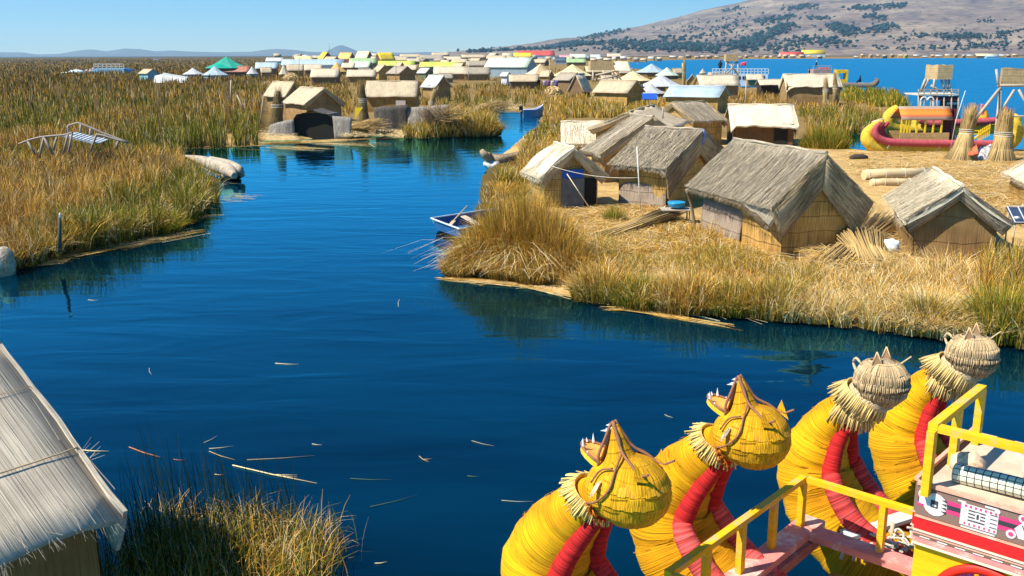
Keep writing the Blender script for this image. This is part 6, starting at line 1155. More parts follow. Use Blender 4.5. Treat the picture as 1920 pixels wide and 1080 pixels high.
T = thing('two_storey_boat', 'red and dark two storey tourist boat with arched red fascia under the left watchtower', 'boat', (0, 0, 0)); Y2 = 74.0
a, b_ = WP(1722, 238, Y2), WP(1797, 238, Y2)
def bx(x0, x1, y0, y1, y, dep, c=(1, 1, 1), g=None):
    p, q = WP(x0, y1, y), WP(x1, y0, y); g.box(((p.x+q.x)/2, y+dep/2, (p.z+q.z)/2), (q.x-p.x, dep, q.z-p.z), c=c)
g = MB(); bx(1720, 1800, 228, 244, Y2, 2.4, g=g); g.build('hull', YB, T)
g = MB(); bx(1722, 1798, 176, 179, Y2-.1, 2.6, g=g); g.build('upper_deck', wood('pale_deck_edge', (0.6, 0.52, 0.4)), T)
g = MB(); bx(1722, 1731, 179, 188, Y2, .1, g=g); bx(1744, 1757, 179, 189, Y2, .1, g=g); g.build('fascia', plain('bright_red_paint', (0.68, 0.06, 0.03), .5), T)
g = MB(); bx(1758, 1798, 180, 188, Y2, .1, g=g); g.build('fascia', plain('dark_maroon_panel', (0.12, 0.02, 0.03), .7), T)
g = MB(); bx(1760, 1796, 188, 226, Y2+1.2, .1, g=g); bx(1776, 1796, 192, 196, Y2+.3, .1, (12, 14, 15), g=g); bx(1764, 1780, 205, 208, Y2+.3, .1, (10, 10, 10), g=g); g.build('cabin_side', plain('dark_cabin', (0.05, 0.045, 0.045), .7), T)
for px_ in (1722, 1732.5, 1745, 1757, 1770, 1784, 1797):
    g = MB(); g.tube([WP(px_, 228, Y2), WP(px_, 178, Y2)], .06, 6, (0.9, .85, .8)); g.tube([WP(px_, 176, Y2), WP(px_, 168, Y2)], .04, 6); g.build('post', POLE, T)
for x0_ in (1732.5, 1745):
    g = MB(); g.tube([WP(x0_-6+6*math.cos(x)+6, 190-8*math.sin(x), Y2-.05) for x in np.linspace(0, 3.14, 9)], .06, 6); g.build('arch', WHITE, T)
g = MB(); g.bar(WP(1722, 168, Y2), WP(1798, 168, Y2), .07); g.bar(WP(1722, 172, Y2), WP(1798, 172, Y2), .05); g.build('deck_railing', POLE, T)
SHM = fibre('sheaf_straw', (0.66, 0.48, 0.22), 50, 1.2, .5, 1.25, .25, .6)
def sheaf(px, py, h, rb_, rw, rt, label, lean=(0, 0), y_=None, group='standing straw sheaves', dark=1.0, tie=0.55, seed=1, n=420):
    c_ = P(px, py, .3); T = thing('straw_sheaf', label, 'straw sheaf', c_, 0, group); r = random.Random(seed); g = MB()
    zt_ = h*tie; lx = lean[0]*h; ly = lean[1]*h
    prof = [(0, rb_*.85), (zt_*.35, rb_*.62), (zt_, rw), (h*.8, rt*.8), (h*.97, rt*.6)]
    g.tube([(lx*z/h, ly*z/h, z) for z, _ in prof], [p[1] for p in prof], 14, sc((1, 1, 1), .6*dark))
    for k in range(n):
        a = r.uniform(0, 6.283); f = r.uniform(.8, 1.08); d_ = Vector((math.cos(a), math.sin(a), 0)); kk = r.uniform(.6, 1.25)*dark; w_ = Vector((-d_.y, d_.x, 0))*max(.007, rb_*.018); sw = r.uniform(-.25, .25)
        d2 = Vector((math.cos(a+sw), math.sin(a+sw), 0)); p0 = d2*rb_*f+Vector((0, 0, r.uniform(-.03, .05))); p1 = d_*(rw*1.08)+Vector((lx*tie, ly*tie, zt_))
        mid = (p0+p1)/2-d_*rb_*.12; g.poly([p0-w_, p0+w_, mid+w_, mid-w_], [(0, 0), (.01, 0), (.01, .5), (0, .5)], (kk, kk*.97, kk*.9)); g.poly([mid-w_, mid+w_, p1+w_, p1-w_], [(0, .5), (.01, .5), (.01, 1), (0, 1)], (kk, kk*.97, kk*.9))
        if k % 2: 
            sp_ = r.uniform(.6, 1.4); p2 = d2*(rt*sp_)+Vector((lx, ly, h*r.uniform(.85, 1.12))); g.poly([p1-w_, p1+w_, p2+w_*.5, p2-w_*.5], [(0, 0), (.01, 0), (.01, 1), (0, 1)], (kk*.9, kk*.82, kk*.7))
    g.build('stalks', SHM, T)
    for dz in (-.03, .04, .1):
        g = MB(); g.tube([(lx*tie+(rw*1.12)*math.cos(x), ly*tie+(rw*1.12)*math.sin(x), zt_+dz*h*.6) for x in np.linspace(0, 6.283, 17)], .018*max(1, rb_), 6); g.build('binding', TWINE, T)
    return T
sheaf(1800, 302, 2.55, .78, .30, .30, 'left of the two large straw sheaves on the landing, leaning and frayed at its top', (.12, 0), seed=2, n=520)
sheaf(1875, 303, 2.35, .72, .36, .26, 'right of the two large straw sheaves on the landing, upright under the watchtower', (.02, 0), seed=4, n=560)
sheaf(1548, 202, 2.9, .42, .28, .2, 'left straw post at the corner of the doorway hut', (-.06, 0), seed=5, n=160, group='straw posts of the doorway hut')
sheaf(1568, 201, 3.4, .38, .26, .16, 'right straw post at the corner of the doorway hut', (-.12, 0), seed=6, n=160, group='straw posts of the doorway hut')
sheaf(518, 238, 2.7, .55, .42, .2, 'dark forked reed bundle standing before the leftmost islet hut', (.12, 0), seed=7, n=260, dark=.45, group='dark reed bundles on the middle islet')
sheaf(684, 232, 3.1, .45, .3, .3, 'dark reed bundle standing left of the straight tan roof', (-.05, 0), seed=8, n=220, dark=.5, group='dark reed bundles on the middle islet')
sheaf(800, 228, 2.6, .4, .22, .28, 'pale reed bundle leaning at the right end of the straight tan roof', (.3, 0), seed=9, n=160, group='dark reed bundles on the middle islet')
sheaf(1281, 178, 4.6, .3, .24, .12, 'thin straw pillar rising between the tents and the open water', (0, 0), seed=10, n=80, group='straw pillars of the village')
for px, py, h, lab in ((546, 150, 1.6, 'round straw heap beside the pale blue roofs'), (1036, 178, 1.2, 'low straw heap by the dark plaited hut')):
    c_ = P(px, py, .3); g = MB(); r = random.Random(px)
    for k in range(260):
        a = r.uniform(0, 6.28); e_ = r.uniform(0, 1.4); d_ = Vector((math.cos(a)*math.cos(e_), math.sin(a)*math.cos(e_), math.sin(e_))); p = d_*h; q = p+Vector((r.uniform(-.6, .6), r.uniform(-.6, .6), -r.uniform(.2, .7))); w_ = Vector((.05, .0, .02)); kk = r.uniform(.6, 1.2); g.poly([p-w_, p+w_, q+w_, q-w_], None, (kk, kk, kk))
    g.ellipsoid((0, 0, 0), (h*.95, h*.95, h*.95), 12, 8, c=(.8, .75, .7)); tag(g.build('straw_heap', SHM, loc=c_), lab, 'straw heap')
# ---- things on the landing and round the near huts
def roll(px0, py0, px1, py1, r_, label, z=.35):
    a, b_ = P(px0, py0, z), P(px1, py1, z); a.z = b_.z = z+r_; g = MB(); d_ = b_-a; g.tube([d_*0, d_*.33+Vector((0, 0, .02)), d_*.66, d_], [r_*.95, r_, r_, r_*.95], 18, side=(0, 0, 1)); o = g.build('reed_roll', fibre('rolled_reed', (0.70, 0.54, 0.30), 26, .6, .6, 1.15, .15, .5), loc=a)
    for k in (.05, .3, .6, .9):
        h = MB(); c = d_*k; ax = d_.normalized(); v1 = Vector((0, 0, 1)); v2 = ax.cross(v1); h.tube([c+(v1*math.cos(x)+v2*math.sin(x))*(r_*1.03) for x in np.linspace(0, 6.283, 15)], .015, 5); h.build('binding', TWINE, o)
    return tag(o, label, 'reed roll', 'long reed rolls lying on the landing')
roll(1619, 338, 1740, 334, .22, 'thicker reed roll on the landing behind the pale roofed hut'); roll(1632, 350, 1712, 348, .15, 'thinner reed roll lying in front of the thicker one')
g = MB(); g.tube([(-.42, 0, .1), (-.2, .02, .15), (.2, 0, .15), (.42, 0, .1)], [.1, .15, .15, .1], 12, (1, 1, 1), side=(0, 1, 0)); tag(g.build('charred_log', plain('charred_wood', (0.06, 0.045, 0.035), .9, .4, 12, .4), loc=P(1610, 300, .35)), 'short dark log lying on the straw left of the reed rolls', 'log')
g = MB(); g.panel((-.55, .1, .45), (.55, .1, .75), (.6, -.35, .02), (-.6, -.35, .0), 14, 8, .05, -.06, .06); tag(g.build('folded_blanket', plain('patterned_blanket', (0.5, 0.5, 0.52), .9, 1.3, 7), loc=P(1836, 300, .35)), 'grey white patterned blanket heaped between the two large sheaves', 'blanket')
g = MB(); g.panel((-.3, .1, .5), (.15, .1, .75), (.1, -.3, .35), (-.35, -.3, .2), 10, 6, .04, -.08, .05); tag(g.build('red_blanket', plain('red_blanket_cloth', (0.62, 0.14, 0.06), .9, .7, 9), loc=P(1824, 301, .38)), 'orange red blanket thrown over the patterned one', 'blanket')
def stick(px0, py0, px1, py1, y, r_, name, label, mat=None, c=(1, 1, 1), bend=0.0, y1=None, cat='pole', group=None):
    a = WP(px0, py0, y); b_ = WP(px1, py1, y1 or y); d_ = b_-a; g = MB(); g.tube([d_*0, d_*.5+Vector((bend, 0, 0)), d_], [r_, r_*.9, r_*.7], 8, c); return tag(g.build(name, mat or POLE, loc=a), label, cat, group)
stick(1201, 392, 1194, 275, 31.6, .022, 'white_pole', 'tall thin white pole in front of the grey thatched hut', plain('white_pole_paint', (0.72, 0.68, 0.6), .7))
stick(1107, 392, 1063, 326, 32.4, .02, 'prop_pole', 'slanting pale prop pole before the metal door', plain('white_pole_paint', (0.72, 0.68, 0.6), .7), (1, .9, .7))
a, b_ = WP(1036, 312, 32.2), WP(1196, 333, 31.6); g = MB(); g.tube([Vector((0, 0, 0))+(b_-a)*k/10+Vector((0, 0, -.9*(k/10)*(1-k/10)*.6)) for k in range(11)], .009, 5, (1.2, 1.2, 1.2)); tag(g.build('clothes_line', TWINE, loc=a), 'thin white line strung from the door hut to the white pole', 'line')
stick(994, 340, 1008, 222, 35.5, .02, 'dark_stick', 'thin dark stick standing at the left of the metal door hut', plain('dark_stick', (0.1, 0.07, 0.05), .8), bend=.06)
stick(1782, 280, 1810, 170, 50, .02, 'pale_rod', 'thin pale rod rising above the left large sheaf', plain('pale_rod', (0.6, 0.66, 0.62), .6), bend=-.1)
stick(433, 192, 433, 150, 96, .10, 'mooring_post', 'weathered post standing in the reeds left of the islet'); stick(462, 214, 444, 178, 80, .07, 'mooring_post', 'tilted pale post at the islet edge, taller of the leaning pair'); stick(488, 232, 494, 178, 76, .05, 'mooring_post', 'thin pale post beside the leftmost islet hut')
stick(1243, 222, 1243, 200, 50, .04, 'ridge_stick', 'short stick on the ridge of the broad tan roofed hut')
stick(617, 99, 617, 80, 300, .09, 'radio_mast', 'thin radio mast on the skyline above the yellow roofs', cat='mast'); stick(1282, 142, 1280, 118, 160, .2, 'straw_pole', 'ragged straw wrapped pole against the open water', SHM)
# upright white plastic bag, tub, solar panel, heaps and reed bundle
g = MB(); g.ellipsoid((0, 0, .2), (.26, .2, .22), 16, 12, fn=lambda p: p*(1+.22*math.sin(p.x*23)*math.sin(p.z*27+1))); tag(g.build('plastic_bag', plain('white_plastic', (0.70, 0.76, 0.74), .4, .35, 6), loc=P(1667, 478, .42)), 'crumpled white plastic bag left of the dark gable', 'bag')
g = MB(); g.tube([(0, 0, 0), (0, 0, .12), (0, 0, .16)], [.22, .27, .28], 20, side=(1, 0, 0)); tag(g.build('wash_tub', plain('blue_plastic', (0.02, 0.30, 0.62), .35), loc=WP(1268, 388, 29.8)), 'shallow blue plastic tub between the two big grey huts', 'tub')
g = MB(); 
for q in ((-.35, -.2), (.4, -.2), (-.35, .25), (.4, .25)): g.tube([(q[0], q[1], -.55), (q[0]*.95, q[1]*.95, 0)], .025, 6)
g.box((0, 0, -.02), (.95, .6, .03)); tag(g.build('stick_table', POLE, loc=WP(1268, 391, 29.8)), 'rough stick table under the blue tub', 'table')
g = MB(); g.panel((-.35, .35, .95), (.8, .35, .95), (.8, -.15, .6), (-.35, -.15, .6), 1, 1, .03); o = g.build('solar_panel', plain('solar_cell', (0.03, 0.05, 0.1), 0.2), loc=P(1916, 458, .5)); tag(o, 'small solar panel on a stand at the right edge beside the brown gable hut', 'solar panel')
h = MB()
for k in range(5): h.bar((-.33+.28*k, .35, .975), (-.33+.28*k, -.15, .625), .02)
h.bar((-.33, .35, .975), (.8, .35, .975), .02); h.bar((-.33, -.15, .625), (.8, -.15, .625), .02); h.build('grid', plain('aluminium', (0.6, 0.62, 0.65), .4), o)
h = MB()
for q in ((-.3, .3, .9), (.7, .3, .9), (-.3, -.1, .6), (.7, -.1, .6)): h.tube([(q[0], q[1], -.2), q], .02, 6)
h.build('stand', POLE, o)
def bundle(p0, p1, r_, label, n=160, seed=1, cat='reed bundle'):
    r = random.Random(seed); a = Vector(p0); d_ = Vector(p1)-a; g = MB(); ax = d_.normalized(); v1 = ax.cross(Vector((0, 0, 1))).normalized(); v2 = ax.cross(v1)
    for k in range(n):
        x = r.uniform(0, 6.28); q = r_*math.sqrt(r.random()); s = v1*math.cos(x)*q*1.5+v2*math.sin(x)*q*.6; t0, t1 = r.uniform(-.05, .2), r.uniform(.8, 1.1); kk = r.uniform(.6, 1.2); g.tube([d_*t0+s, d_*(t0+t1)/2+s*.9, d_*t1+s*1.4], [.014, .014, .008], 4, (kk, kk*.95, kk*.85))
    return tag(g.build('reed_bundle', SHM, loc=a), label, cat)
bundle(P(1130, 442, .42), WP(1262, 396, 30.2), .2, 'long loose bundle of cut reeds propped towards the blue tub', 200, 3)
bundle(P(1560, 500, .45), WP(1655, 415, 29), .42, 'heap of greenish cut reeds piled against the gable of the largest hut', 420, 4)
bundle(P(1640, 505, .42), P(1610, 440, .8), .35, 'pale straw pile between the largest hut and the white plastic bag', 300, 6)
# dark reed arches and mats on the middle islet
T = thing('reed_shelter', 'dark arched reed shelter at the waterline of the middle islet', 'shelter', P(588, 258, .1), -.1); g = MB()
for k in range(14):
    for j in range(6):
        a0, a1 = math.pi*k/14, math.pi*(k+1)/14; y0, y1 = j*.4, (j+1)*.4; f = lambda a, y: (1.75*math.cos(a)*(1+.03*math.sin(a*7+y)), y, 1.75*abs(math.sin(a))**.7*(1+.05*math.sin(a*9)))
        g.poly([f(a0, y0), f(a1, y0), f(a1, y1), f(a0, y1)], [(y0, a0*1.7), (y0, a1*1.7), (y1, a1*1.7), (y1, a0*1.7)], smooth=True)
g.build('shell', fibre('dark_old_reed', (0.12, 0.105, 0.095), 30, 3, .5, 1.4, .2, .8), T)
GOM = fibre('grey_old_reed', (0.34, 0.31, 0.27), 26, 3, .4, 1.4, .2, .9, bands=4)
g = MB(); g.panel((-3.0, -.05, .85), (-1.3, -.05, 1.25), (-1.3, -.25, -.1), (-3.2, -.3, -.1), 10, 5, .06, .1, .05); g.build('grey_mat', GOM, T)
g = MB(); g.panel((1.35, -.05, 1.45), (2.7, -.05, 1.35), (2.6, -.2, .0), (1.5, -.2, -.1), 8, 5, .06, .05, .04); g.build('grey_mat', GOM, T)
g = MB(); g.poly([(-1.6, .35, -.1), (-1.5, .35, 1.0), (-.8, .35, 1.62), (.8, .35, 1.62), (1.5, .35, 1.0), (1.6, .35, -.1)]); g.build('painted_dark_inside', DARKOPEN, T)  # dark sheet across the arch, painted for the shade inside
T = thing('reed_mat_screen', 'dark and grey woven mat screen before the straight tan roofed hut', 'mat screen', P(772, 248, .2), .05); g = MB(); g.panel((-2.6, 0, 1.75), (-.2, .1, 1.9), (-.3, -.2, -.1), (-2.5, -.3, -.1), 12, 6, .06, .1, .05, c=(.4, .38, .36)); g.panel((-.2, .1, 1.7), (2.7, .2, 1.9), (2.5, -.3, -.1), (-.3, -.2, -.1), 14, 6, .06, .1, .06, c=(1.15, 1.1, 1.05)); g.build('mat', fibre('grey_old_reed', (0.34, 0.31, 0.27), 26, 3, .4, 1.4, .2, .9, bands=4), T)
bundle(P(655, 240, .4), P(705, 232, 1.1), .5, 'tangle of dead reeds between the dark arch and the mat screen', 160, 8, 'dead reeds'); bundle(P(812, 222, .3), P(835, 208, 2.0), .9, 'pale straw pile at the right end of the mat screen', 260, 9, 'straw pile')
bundle(P(905, 205, .3), P(940, 196, .9), .9, 'low straw mound on the spit left of the blue motorboat', 200, 10, 'straw pile')
g = MB(); g.poly([(-.3, 0, .1), (.35, 0, 1.0), (-.25, 0, .95)]); g.poly([(-.25, 0.02, .95), (.35, 0.02, 1.0), (-.3, 0.02, .1)]); tag(g.build('yellow_cloth', plain('yellow_cloth', (0.8, 0.6, 0.02), .8), loc=P(673, 226, .6)), 'small yellow cloth between the islet huts', 'cloth')
g = MB(); g.box((0, 0, 0), (1.0, .06, .6), M=Matrix.Rotation(-.9, 3, 'X')); tag(g.build('blue_board', BLUEPL, loc=WP(1218, 181, 66)), 'blue board lying tilted in the reeds under the painted tent', 'board')
g = MB()
for k, c in enumerate(((.9, .9, 1.2), (.5, .2, .6), (1.4, 1.3, 1.2), (.3, .3, .9))): g.panel((k*.55, 0, 1.5), (k*.55+.45, 0, 1.5), (k*.55+.45, .05, .75), (k*.55, .05, .75), 3, 3, .01, 0, .03, c=c)
g.tube([(-.3, 0, 1.52), (2.5, 0, 1.5)], .012, 5); tag(g.build('laundry', plain('laundry_cloth', (0.4, 0.38, 0.42), .85), loc=P(1018, 172, .4)), 'dark and white laundry hanging beside the plaited hut', 'laundry')
g = MB()
for k, c in enumerate(((.7, .3, 1.1), (.3, .3, 1.1), (1.3, .5, .8))): g.panel((k*.9, 0, 1.4), (k*.9+.8, 0, 1.4), (k*.9+.8, .05, .6), (k*.9, .05, .6), 3, 3, .01, 0, .04, c=c)
tag(g.build('laundry', plain('laundry_cloth', (0.4, 0.38, 0.42), .85), loc=P(1424, 180, .3)), 'purple laundry hanging under the small open shelter', 'laundry')
# reed box on poles in the village
T = thing('lookout_platform', 'square reed box on bare poles among the tents', 'platform', (0, 0, 0)); reedbox(T, 1107, 1150, 115, 132, 140, 3.0)
for (a, b_) in (((1112, 132), (1112, 152)), ((1148, 132), (1150, 156)), ((1130, 132), (1140, 156)), ((1112, 142), (1160, 132)), ((1115, 150), (1158, 142)), ((1150, 132), (1165, 150))):
    g = MB(); g.tube([WP(a[0], a[1], 140), WP(b_[0], b_[1], 139)], .13, 6); g.build('pole', POLE, T)
g = MB(); g.panel(WP(1150, 115, 141), WP(1178, 115, 141), WP(1186, 133, 138), WP(1154, 133, 138), 6, 4, .05, .1, .05); g.build('awning', PALETH, T)
# ================================================================== SMALL BOATS
T = thing('rowboat', 'white rowboat with a blue and red hull moored by the big brown reed clump', 'rowboat', (0, 0, 0)); z_ = .42
A, B = P(808, 410, z_+.04), P(861, 430, z_); E_, D_ = P(935, 391, z_+.03), P(960, 415, z_+.03)
A2, B2 = P(820, 432, .02), P(857, 441, .02); E2, D2 = Vector((E_.x-.2, E_.y-.1, 0.05)), Vector((D_.x-.2, D_.y-.1, 0.05))
def lerp(a, b_, t_): return a+(b_-a)*t_
WHB = plain('white_boat_paint', (0.72, 0.74, 0.76), .4, .2, 5); BLB = plain('blue_boat_paint', (0.03, 0.16, 0.36), .45, .2, 5); RDB = plain('red_boat_paint', (0.42, 0.06, 0.03), .5, .2, 5)
for nm, mat_, t0, t1 in (('topside', WHB, 0, .45), ('blue_stripe', BLB, .45, .68), ('red_bottom', RDB, .68, 1)):
    g = MB()
    for (p, q, p2, q2) in ((A, B, A2, B2), (B, D_, B2, D2), (E_, A, E2, A2)):
        g.poly([lerp(p, p2, t0), lerp(q, q2, t0), lerp(q, q2, t1), lerp(p, p2, t1)])
    g.build(nm, mat_, T)
g = MB(); up = Vector((0, 0, .02))
for (p, q) in ((A, B), (B, D_), (E_, A), (D_, E_)): g.bar(p+up, q+up, .035, .03)
g.build('gunwale', WHB, T)
g = MB(); cen = (A+B+D_+E_)/4; ins_ = lambda p: lerp(p, cen, .04)
for (p, q, p2, q2) in ((A, B, A2, B2), (B, D_, B2, D2), (E_, A, E2, A2)): 
    f = lambda v, lo: lerp(ins_(v), Vector((cen.x*.1+v.x*.9, cen.y*.1+v.y*.9, .12)), lo); g.poly([f(p, 0), f(p, 1), f(q, 1), f(q, 0)])
g.poly([Vector((cen.x*.1+v.x*.9, cen.y*.1+v.y*.9, .12)) for v in (A, B, D_, E_)]); g.build('inside', plain('boat_inside_blue', (0.02, 0.10, 0.26), .6, .3, 6), T)
g = MB(); g.bar(lerp(A, E_, .45)-up*3, lerp(B, D_, .45)-up*3, .2, .03); g.build('seat', wood('pale_planks', (0.55, 0.45, 0.33)), T)
a = lerp(A, B, .55)+Vector((.15, .1, .02)); g = MB(); b_ = WP(876, 386, a.y+1.1); g.tube([Vector((0, 0, 0)), b_-a], .02, 8); g.box((0.02, -.02, 0), (.34, .12, .03), M=(b_-a).to_track_quat('X', 'Z').to_matrix()); tag(g.build('oar', wood('oar_wood', (0.5, 0.36, 0.22)), loc=a), 'wooden oar resting in the white rowboat', 'oar')
def skiff(name, label, x0, x1, py, hgt, col, inner, flip=False, cat='boat', motor=False, yaw=0.1):
    c_ = P((x0+x1)/2, py, 0); L_ = (x1-x0)/FPX*c_.y; T = thing(name, label, cat, c_, yaw); g = MB(); n = 12; secs = []
    for k in range(n+1):
        u = k/n*2-1; wv = .42*(1-max(0, u)**2.2*.95)*(1-.25*max(0, -u)); zt = hgt*(1+.55*max(0, u)**2); secs.append([(u*L_/2, -wv, zt), (u*L_/2*.93, -wv*.6, .0), (u*L_/2*.93, wv*.6, .0), (u*L_/2, wv, zt)])
    for a, b_ in zip(secs[:-1], secs[1:]):
        for j in range(3): g.poly([a[j], b_[j], b_[j+1], a[j+1]], smooth=True)
    g.poly(secs[0]); g.build('hull', col, T); g = MB()
    for a, b_ in zip(secs[:-1], secs[1:]): g.poly([(a[0][0], a[0][1]*.96, a[0][2]-.03), (b_[0][0], b_[0][1]*.96, b_[0][2]-.03), (b_[3][0], b_[3][1]*.96, b_[3][2]-.03), (a[3][0], a[3][1]*.96, a[3][2]-.03)])
    g.build('deck_cover', inner, T); g = MB(); g.tube([s[0] for s in secs], .03, 6); g.tube([s[3] for s in secs], .03, 6); g.build('gunwale', WHB, T)
    if motor: g = MB(); g.box((-L_/2-.12, 0, hgt+.12), (.3, .28, .36)); g.box((-L_/2-.1, 0, hgt*.4), (.12, .12, .6)); g.build('outboard_motor', plain('black_motor', (0.01, 0.015, 0.02), .3), T)
    return T
skiff('motorboat', 'bright blue motorboat with a black outboard in the narrow channel', 979, 1019, 221, .75, plain('grey_blue_hull', (0.10, 0.20, 0.34), .4), plain('vivid_blue', (0.01, 0.16, 0.62), .4), motor=True, yaw=.25)
def pb(T, name, x0, x1, y0, y1, y, dep, mat_, c=(1, 1, 1)): g = MB(); bx(x0, x1, y0, y1, y, dep, c, g); return g.build(name, mat_, T)
def rails(T, x0, x1, yt, yb, y, n, mat_, dep=0, r_=.05):
    g = MB(); 
    for yy in ([y, y+dep] if dep else [y]):
        g.bar(WP(x0, yt, yy), WP(x1, yt, yy), r_*2); g.bar(WP(x0, (yt+yb)/2, yy), WP(x1, (yt+yb)/2, yy), r_*1.6)
        for k in range(n+1): x = x0+(x1-x0)*k/n; g.bar(WP(x, yt, yy), WP(x, yb, yy), r_*1.6)
    return g.build('roof_railing', mat_, T)
WPAINT = plain('white_boat_paint', (0.72, 0.74, 0.76), .4, .2, 5)
T = thing('ferry', 'white ferry with railed roof moored behind the long cream roof', 'boat', (0, 0, 0)); Yw = 170
pb(T, 'hull', 1335, 1442, 153, 164, Yw, 3, WPAINT); pb(T, 'cabin', 1374, 1440, 139, 153, Yw, 3, WPAINT); pb(T, 'hood', 1333, 1374, 136, 153, Yw, 3, plain('beige_canvas', (0.55, 0.45, 0.36), .8))
for x0_ in (1384, 1392, 1400): pb(T, 'window', x0_, x0_+5, 143, 149, Yw-.04, .1, plain('dark_glass_and_inside', (0.02, 0.025, 0.03), .15))
pb(T, 'open_stern', 1407, 1434, 142, 161, Yw-.06, .1, plain('dark_glass_and_inside', (0.02, 0.025, 0.03), .15)); rails(T, 1336, 1441, 129, 139, Yw, 16, WHITE, 3, .06)  # open stern is a dark panel painted for its unlit inside, not glass
person(WP(1350, 136.5, 170.8), 2.6, 'person in purple and blue standing on the white ferry roof', cl('purple_coat', (0.16, 0.05, 0.32)), cl('blue_trousers', (0.03, 0.06, 0.2)), cl('red_purple_hat', (0.35, 0.05, 0.2)), sc_=1.25)
g = MB(); g.tube([(0, 0, 0), (0, 0, 2.2)], .04, 6); g.panel((0, 0, 2.2), (-.9, .1, 2.0), (-.9, .1, 1.4), (0, 0, 1.6), 3, 3, .01, 0, .03, c=(3, .5, .8)); tag(g.build('flag', plain('flag_cloth', (0.25, 0.1, 0.12), .7), loc=WP(1398, 140, 170)), 'small red and white flag on the white ferry roof', 'flag')
T = thing('watchtower', 'small distant watchtower with a reed box in front of the white ferry', 'watchtower', (0, 0, 0)); reedbox(T, 1361, 1384, 102, 115, 150, 2.2)
for (a, b_) in (((1362, 115), (1357, 160)), ((1383, 115), (1386, 160)), ((1364, 115), (1384, 140)), ((1382, 115), (1362, 140)), ((1372, 115), (1372, 160))):
    g = MB(); g.tube([WP(a[0], a[1], 150.2), WP(b_[0], b_[1], 150.2)], .11, 6); g.build('pole', POLE, T)
T = thing('double_deck_boat', 'brown double deck reed boat with people on top beyond the doorway hut', 'boat', (0, 0, 0)); Yq = 215
pb(T, 'hull', 1518, 1570, 143, 150, Yq, 4, plain('brown_hull', (0.25, 0.16, 0.1), .8)); pb(T, 'upper_deck', 1525, 1559, 130, 143, Yq, 4, plain('brown_deckhouse', (0.42, 0.25, 0.2), .8, .4, 1)); pb(T, 'seats', 1538, 1556, 126, 129.6, Yq+1, 1, plain('red_seats', (0.6, 0.08, 0.05), .7)); rails(T, 1525, 1559, 123, 131, Yq, 6, wood('grey_rail', (0.4, 0.38, 0.36)), 4, .05)
person(WP(1530, 131.5, 217), 1, 'person in blue and white on the double deck boat roof', cl('blue_white_shirt', (0.3, 0.4, 0.65)), cl('dark_trousers', (0.05, 0.05, 0.07)), cl('white_hat', (0.7, 0.7, 0.7)), sc_=1.1); person(WP(1517, 143, 214), 1, 'dark clothed person standing at the end of the double deck boat', cl('dark_jacket', (0.1, 0.05, 0.08)), cl('dark_trousers', (0.05, 0.05, 0.07)))
T = thing('reed_boat', 'dark hulled reed boat with a yellow arched cabin and curled prows on the open water', 'reed boat', (0, 0, 0)); Ye = 160
OLD = plain('weathered_grey_reed', (0.34, 0.29, 0.24), .9, .3, 8)
for y in (Ye, Ye+2):
    g = MB(); g.tube(crv([tuple(WP(*q, y)) for q in ((1560, 160), (1600, 161), (1630, 161), (1641, 157), (1644, 150), (1640, 147))], 4), [.5]*12+[.45]*4+[.35, .28, .22, .15, .1], 10, (.5, .45, .4), side=(0, 1, 0)); g.build('hull', OLD, T)
pb(T, 'deck', 1562, 1628, 156, 158, Ye-.2, 2.6, plain('beige_deck', (0.6, 0.5, 0.38), .8))
YC = plain('yellow_cabin_paint', (0.75, 0.46, 0.01), .6)
for a in ((1568, 1574, 131, 156), (1586, 1591, 131, 156), (1574, 1586, 131, 137), (1574, 1586, 149, 156)): pb(T, 'cabin_frame', *a, Ye+.2, 1.6, YC)
person(WP(1612, 157.5, Ye+.8), 1.6, 'person in bright pink sitting on the deck of the yellow cabin boat', cl('pink_blouse', (0.8, 0.08, 0.32)), cl('pink_skirt', (0.6, 0.1, 0.3)), sit=True, sc_=1.1)
# derelict reed boats
def old_boat(label, paths, rads, col, extra=None):
    T = thing('old_reed_boat', label, 'old reed boat', (0, 0, 0))
    for pth, rd in zip(paths, rads):
        P1 = crv([tuple(P(x, y, z)) for x, y, z in pth], 5); g = MB(); g.tube(P1, list(np.interp(np.linspace(0, 1, len(P1)), np.linspace(0, 1, len(rd)), rd)), 16, side=(0, 0, 1)); g.build('reed_hull', col, T)
    return T
GR = fibre('bleached_old_reed', (0.50, 0.43, 0.33), 4, 9, .5, 1.25, .3, .8)
old_boat('bleached old reed boat with dark end rotting in the water at the left bank', [[(348, 292, .3), (375, 300, .5), (405, 310, .55), (430, 320, .45), (440, 330, .3)], [(362, 300, .2), (395, 315, .3), (425, 330, .2)], [(395, 298, .5), (430, 308, .6), (448, 318, .5), (455, 330, .2)]], [[.05, .22, .32, .3, .14], [.12, .22, .16], [.14, .2, .2, .1]], GR)
g = MB(); g.ellipsoid((0, 0, .22), (.5, .42, .32), 16, 12, fn=lambda p: p*(1+.2*math.sin(p.x*13)*math.sin(p.z*17+p.y*9))); tag(g.build('sodden_bag', plain('black_green_plastic', (0.02, 0.035, 0.025), .35, 1.5, 7), loc=P(432, 336, 0)), 'sodden dark bag at the end of the bleached old reed boat', 'bag')
BRN = fibre('brown_old_reed', (0.46, 0.33, 0.2), 4, 9, .5, 1.3, .3, .8)
old_boat('brown old reed boat with an upturned prow beside the channel right of centre', [[(903, 282, .95), (909, 290, .75), (920, 298, .5), (945, 300, .42), (975, 292, .4)], [(915, 288, .8), (925, 293, .6), (950, 293, .5), (985, 285, .5)]], [[.12, .18, .26, .24, .18], [.08, .13, .14, .12]], BRN)
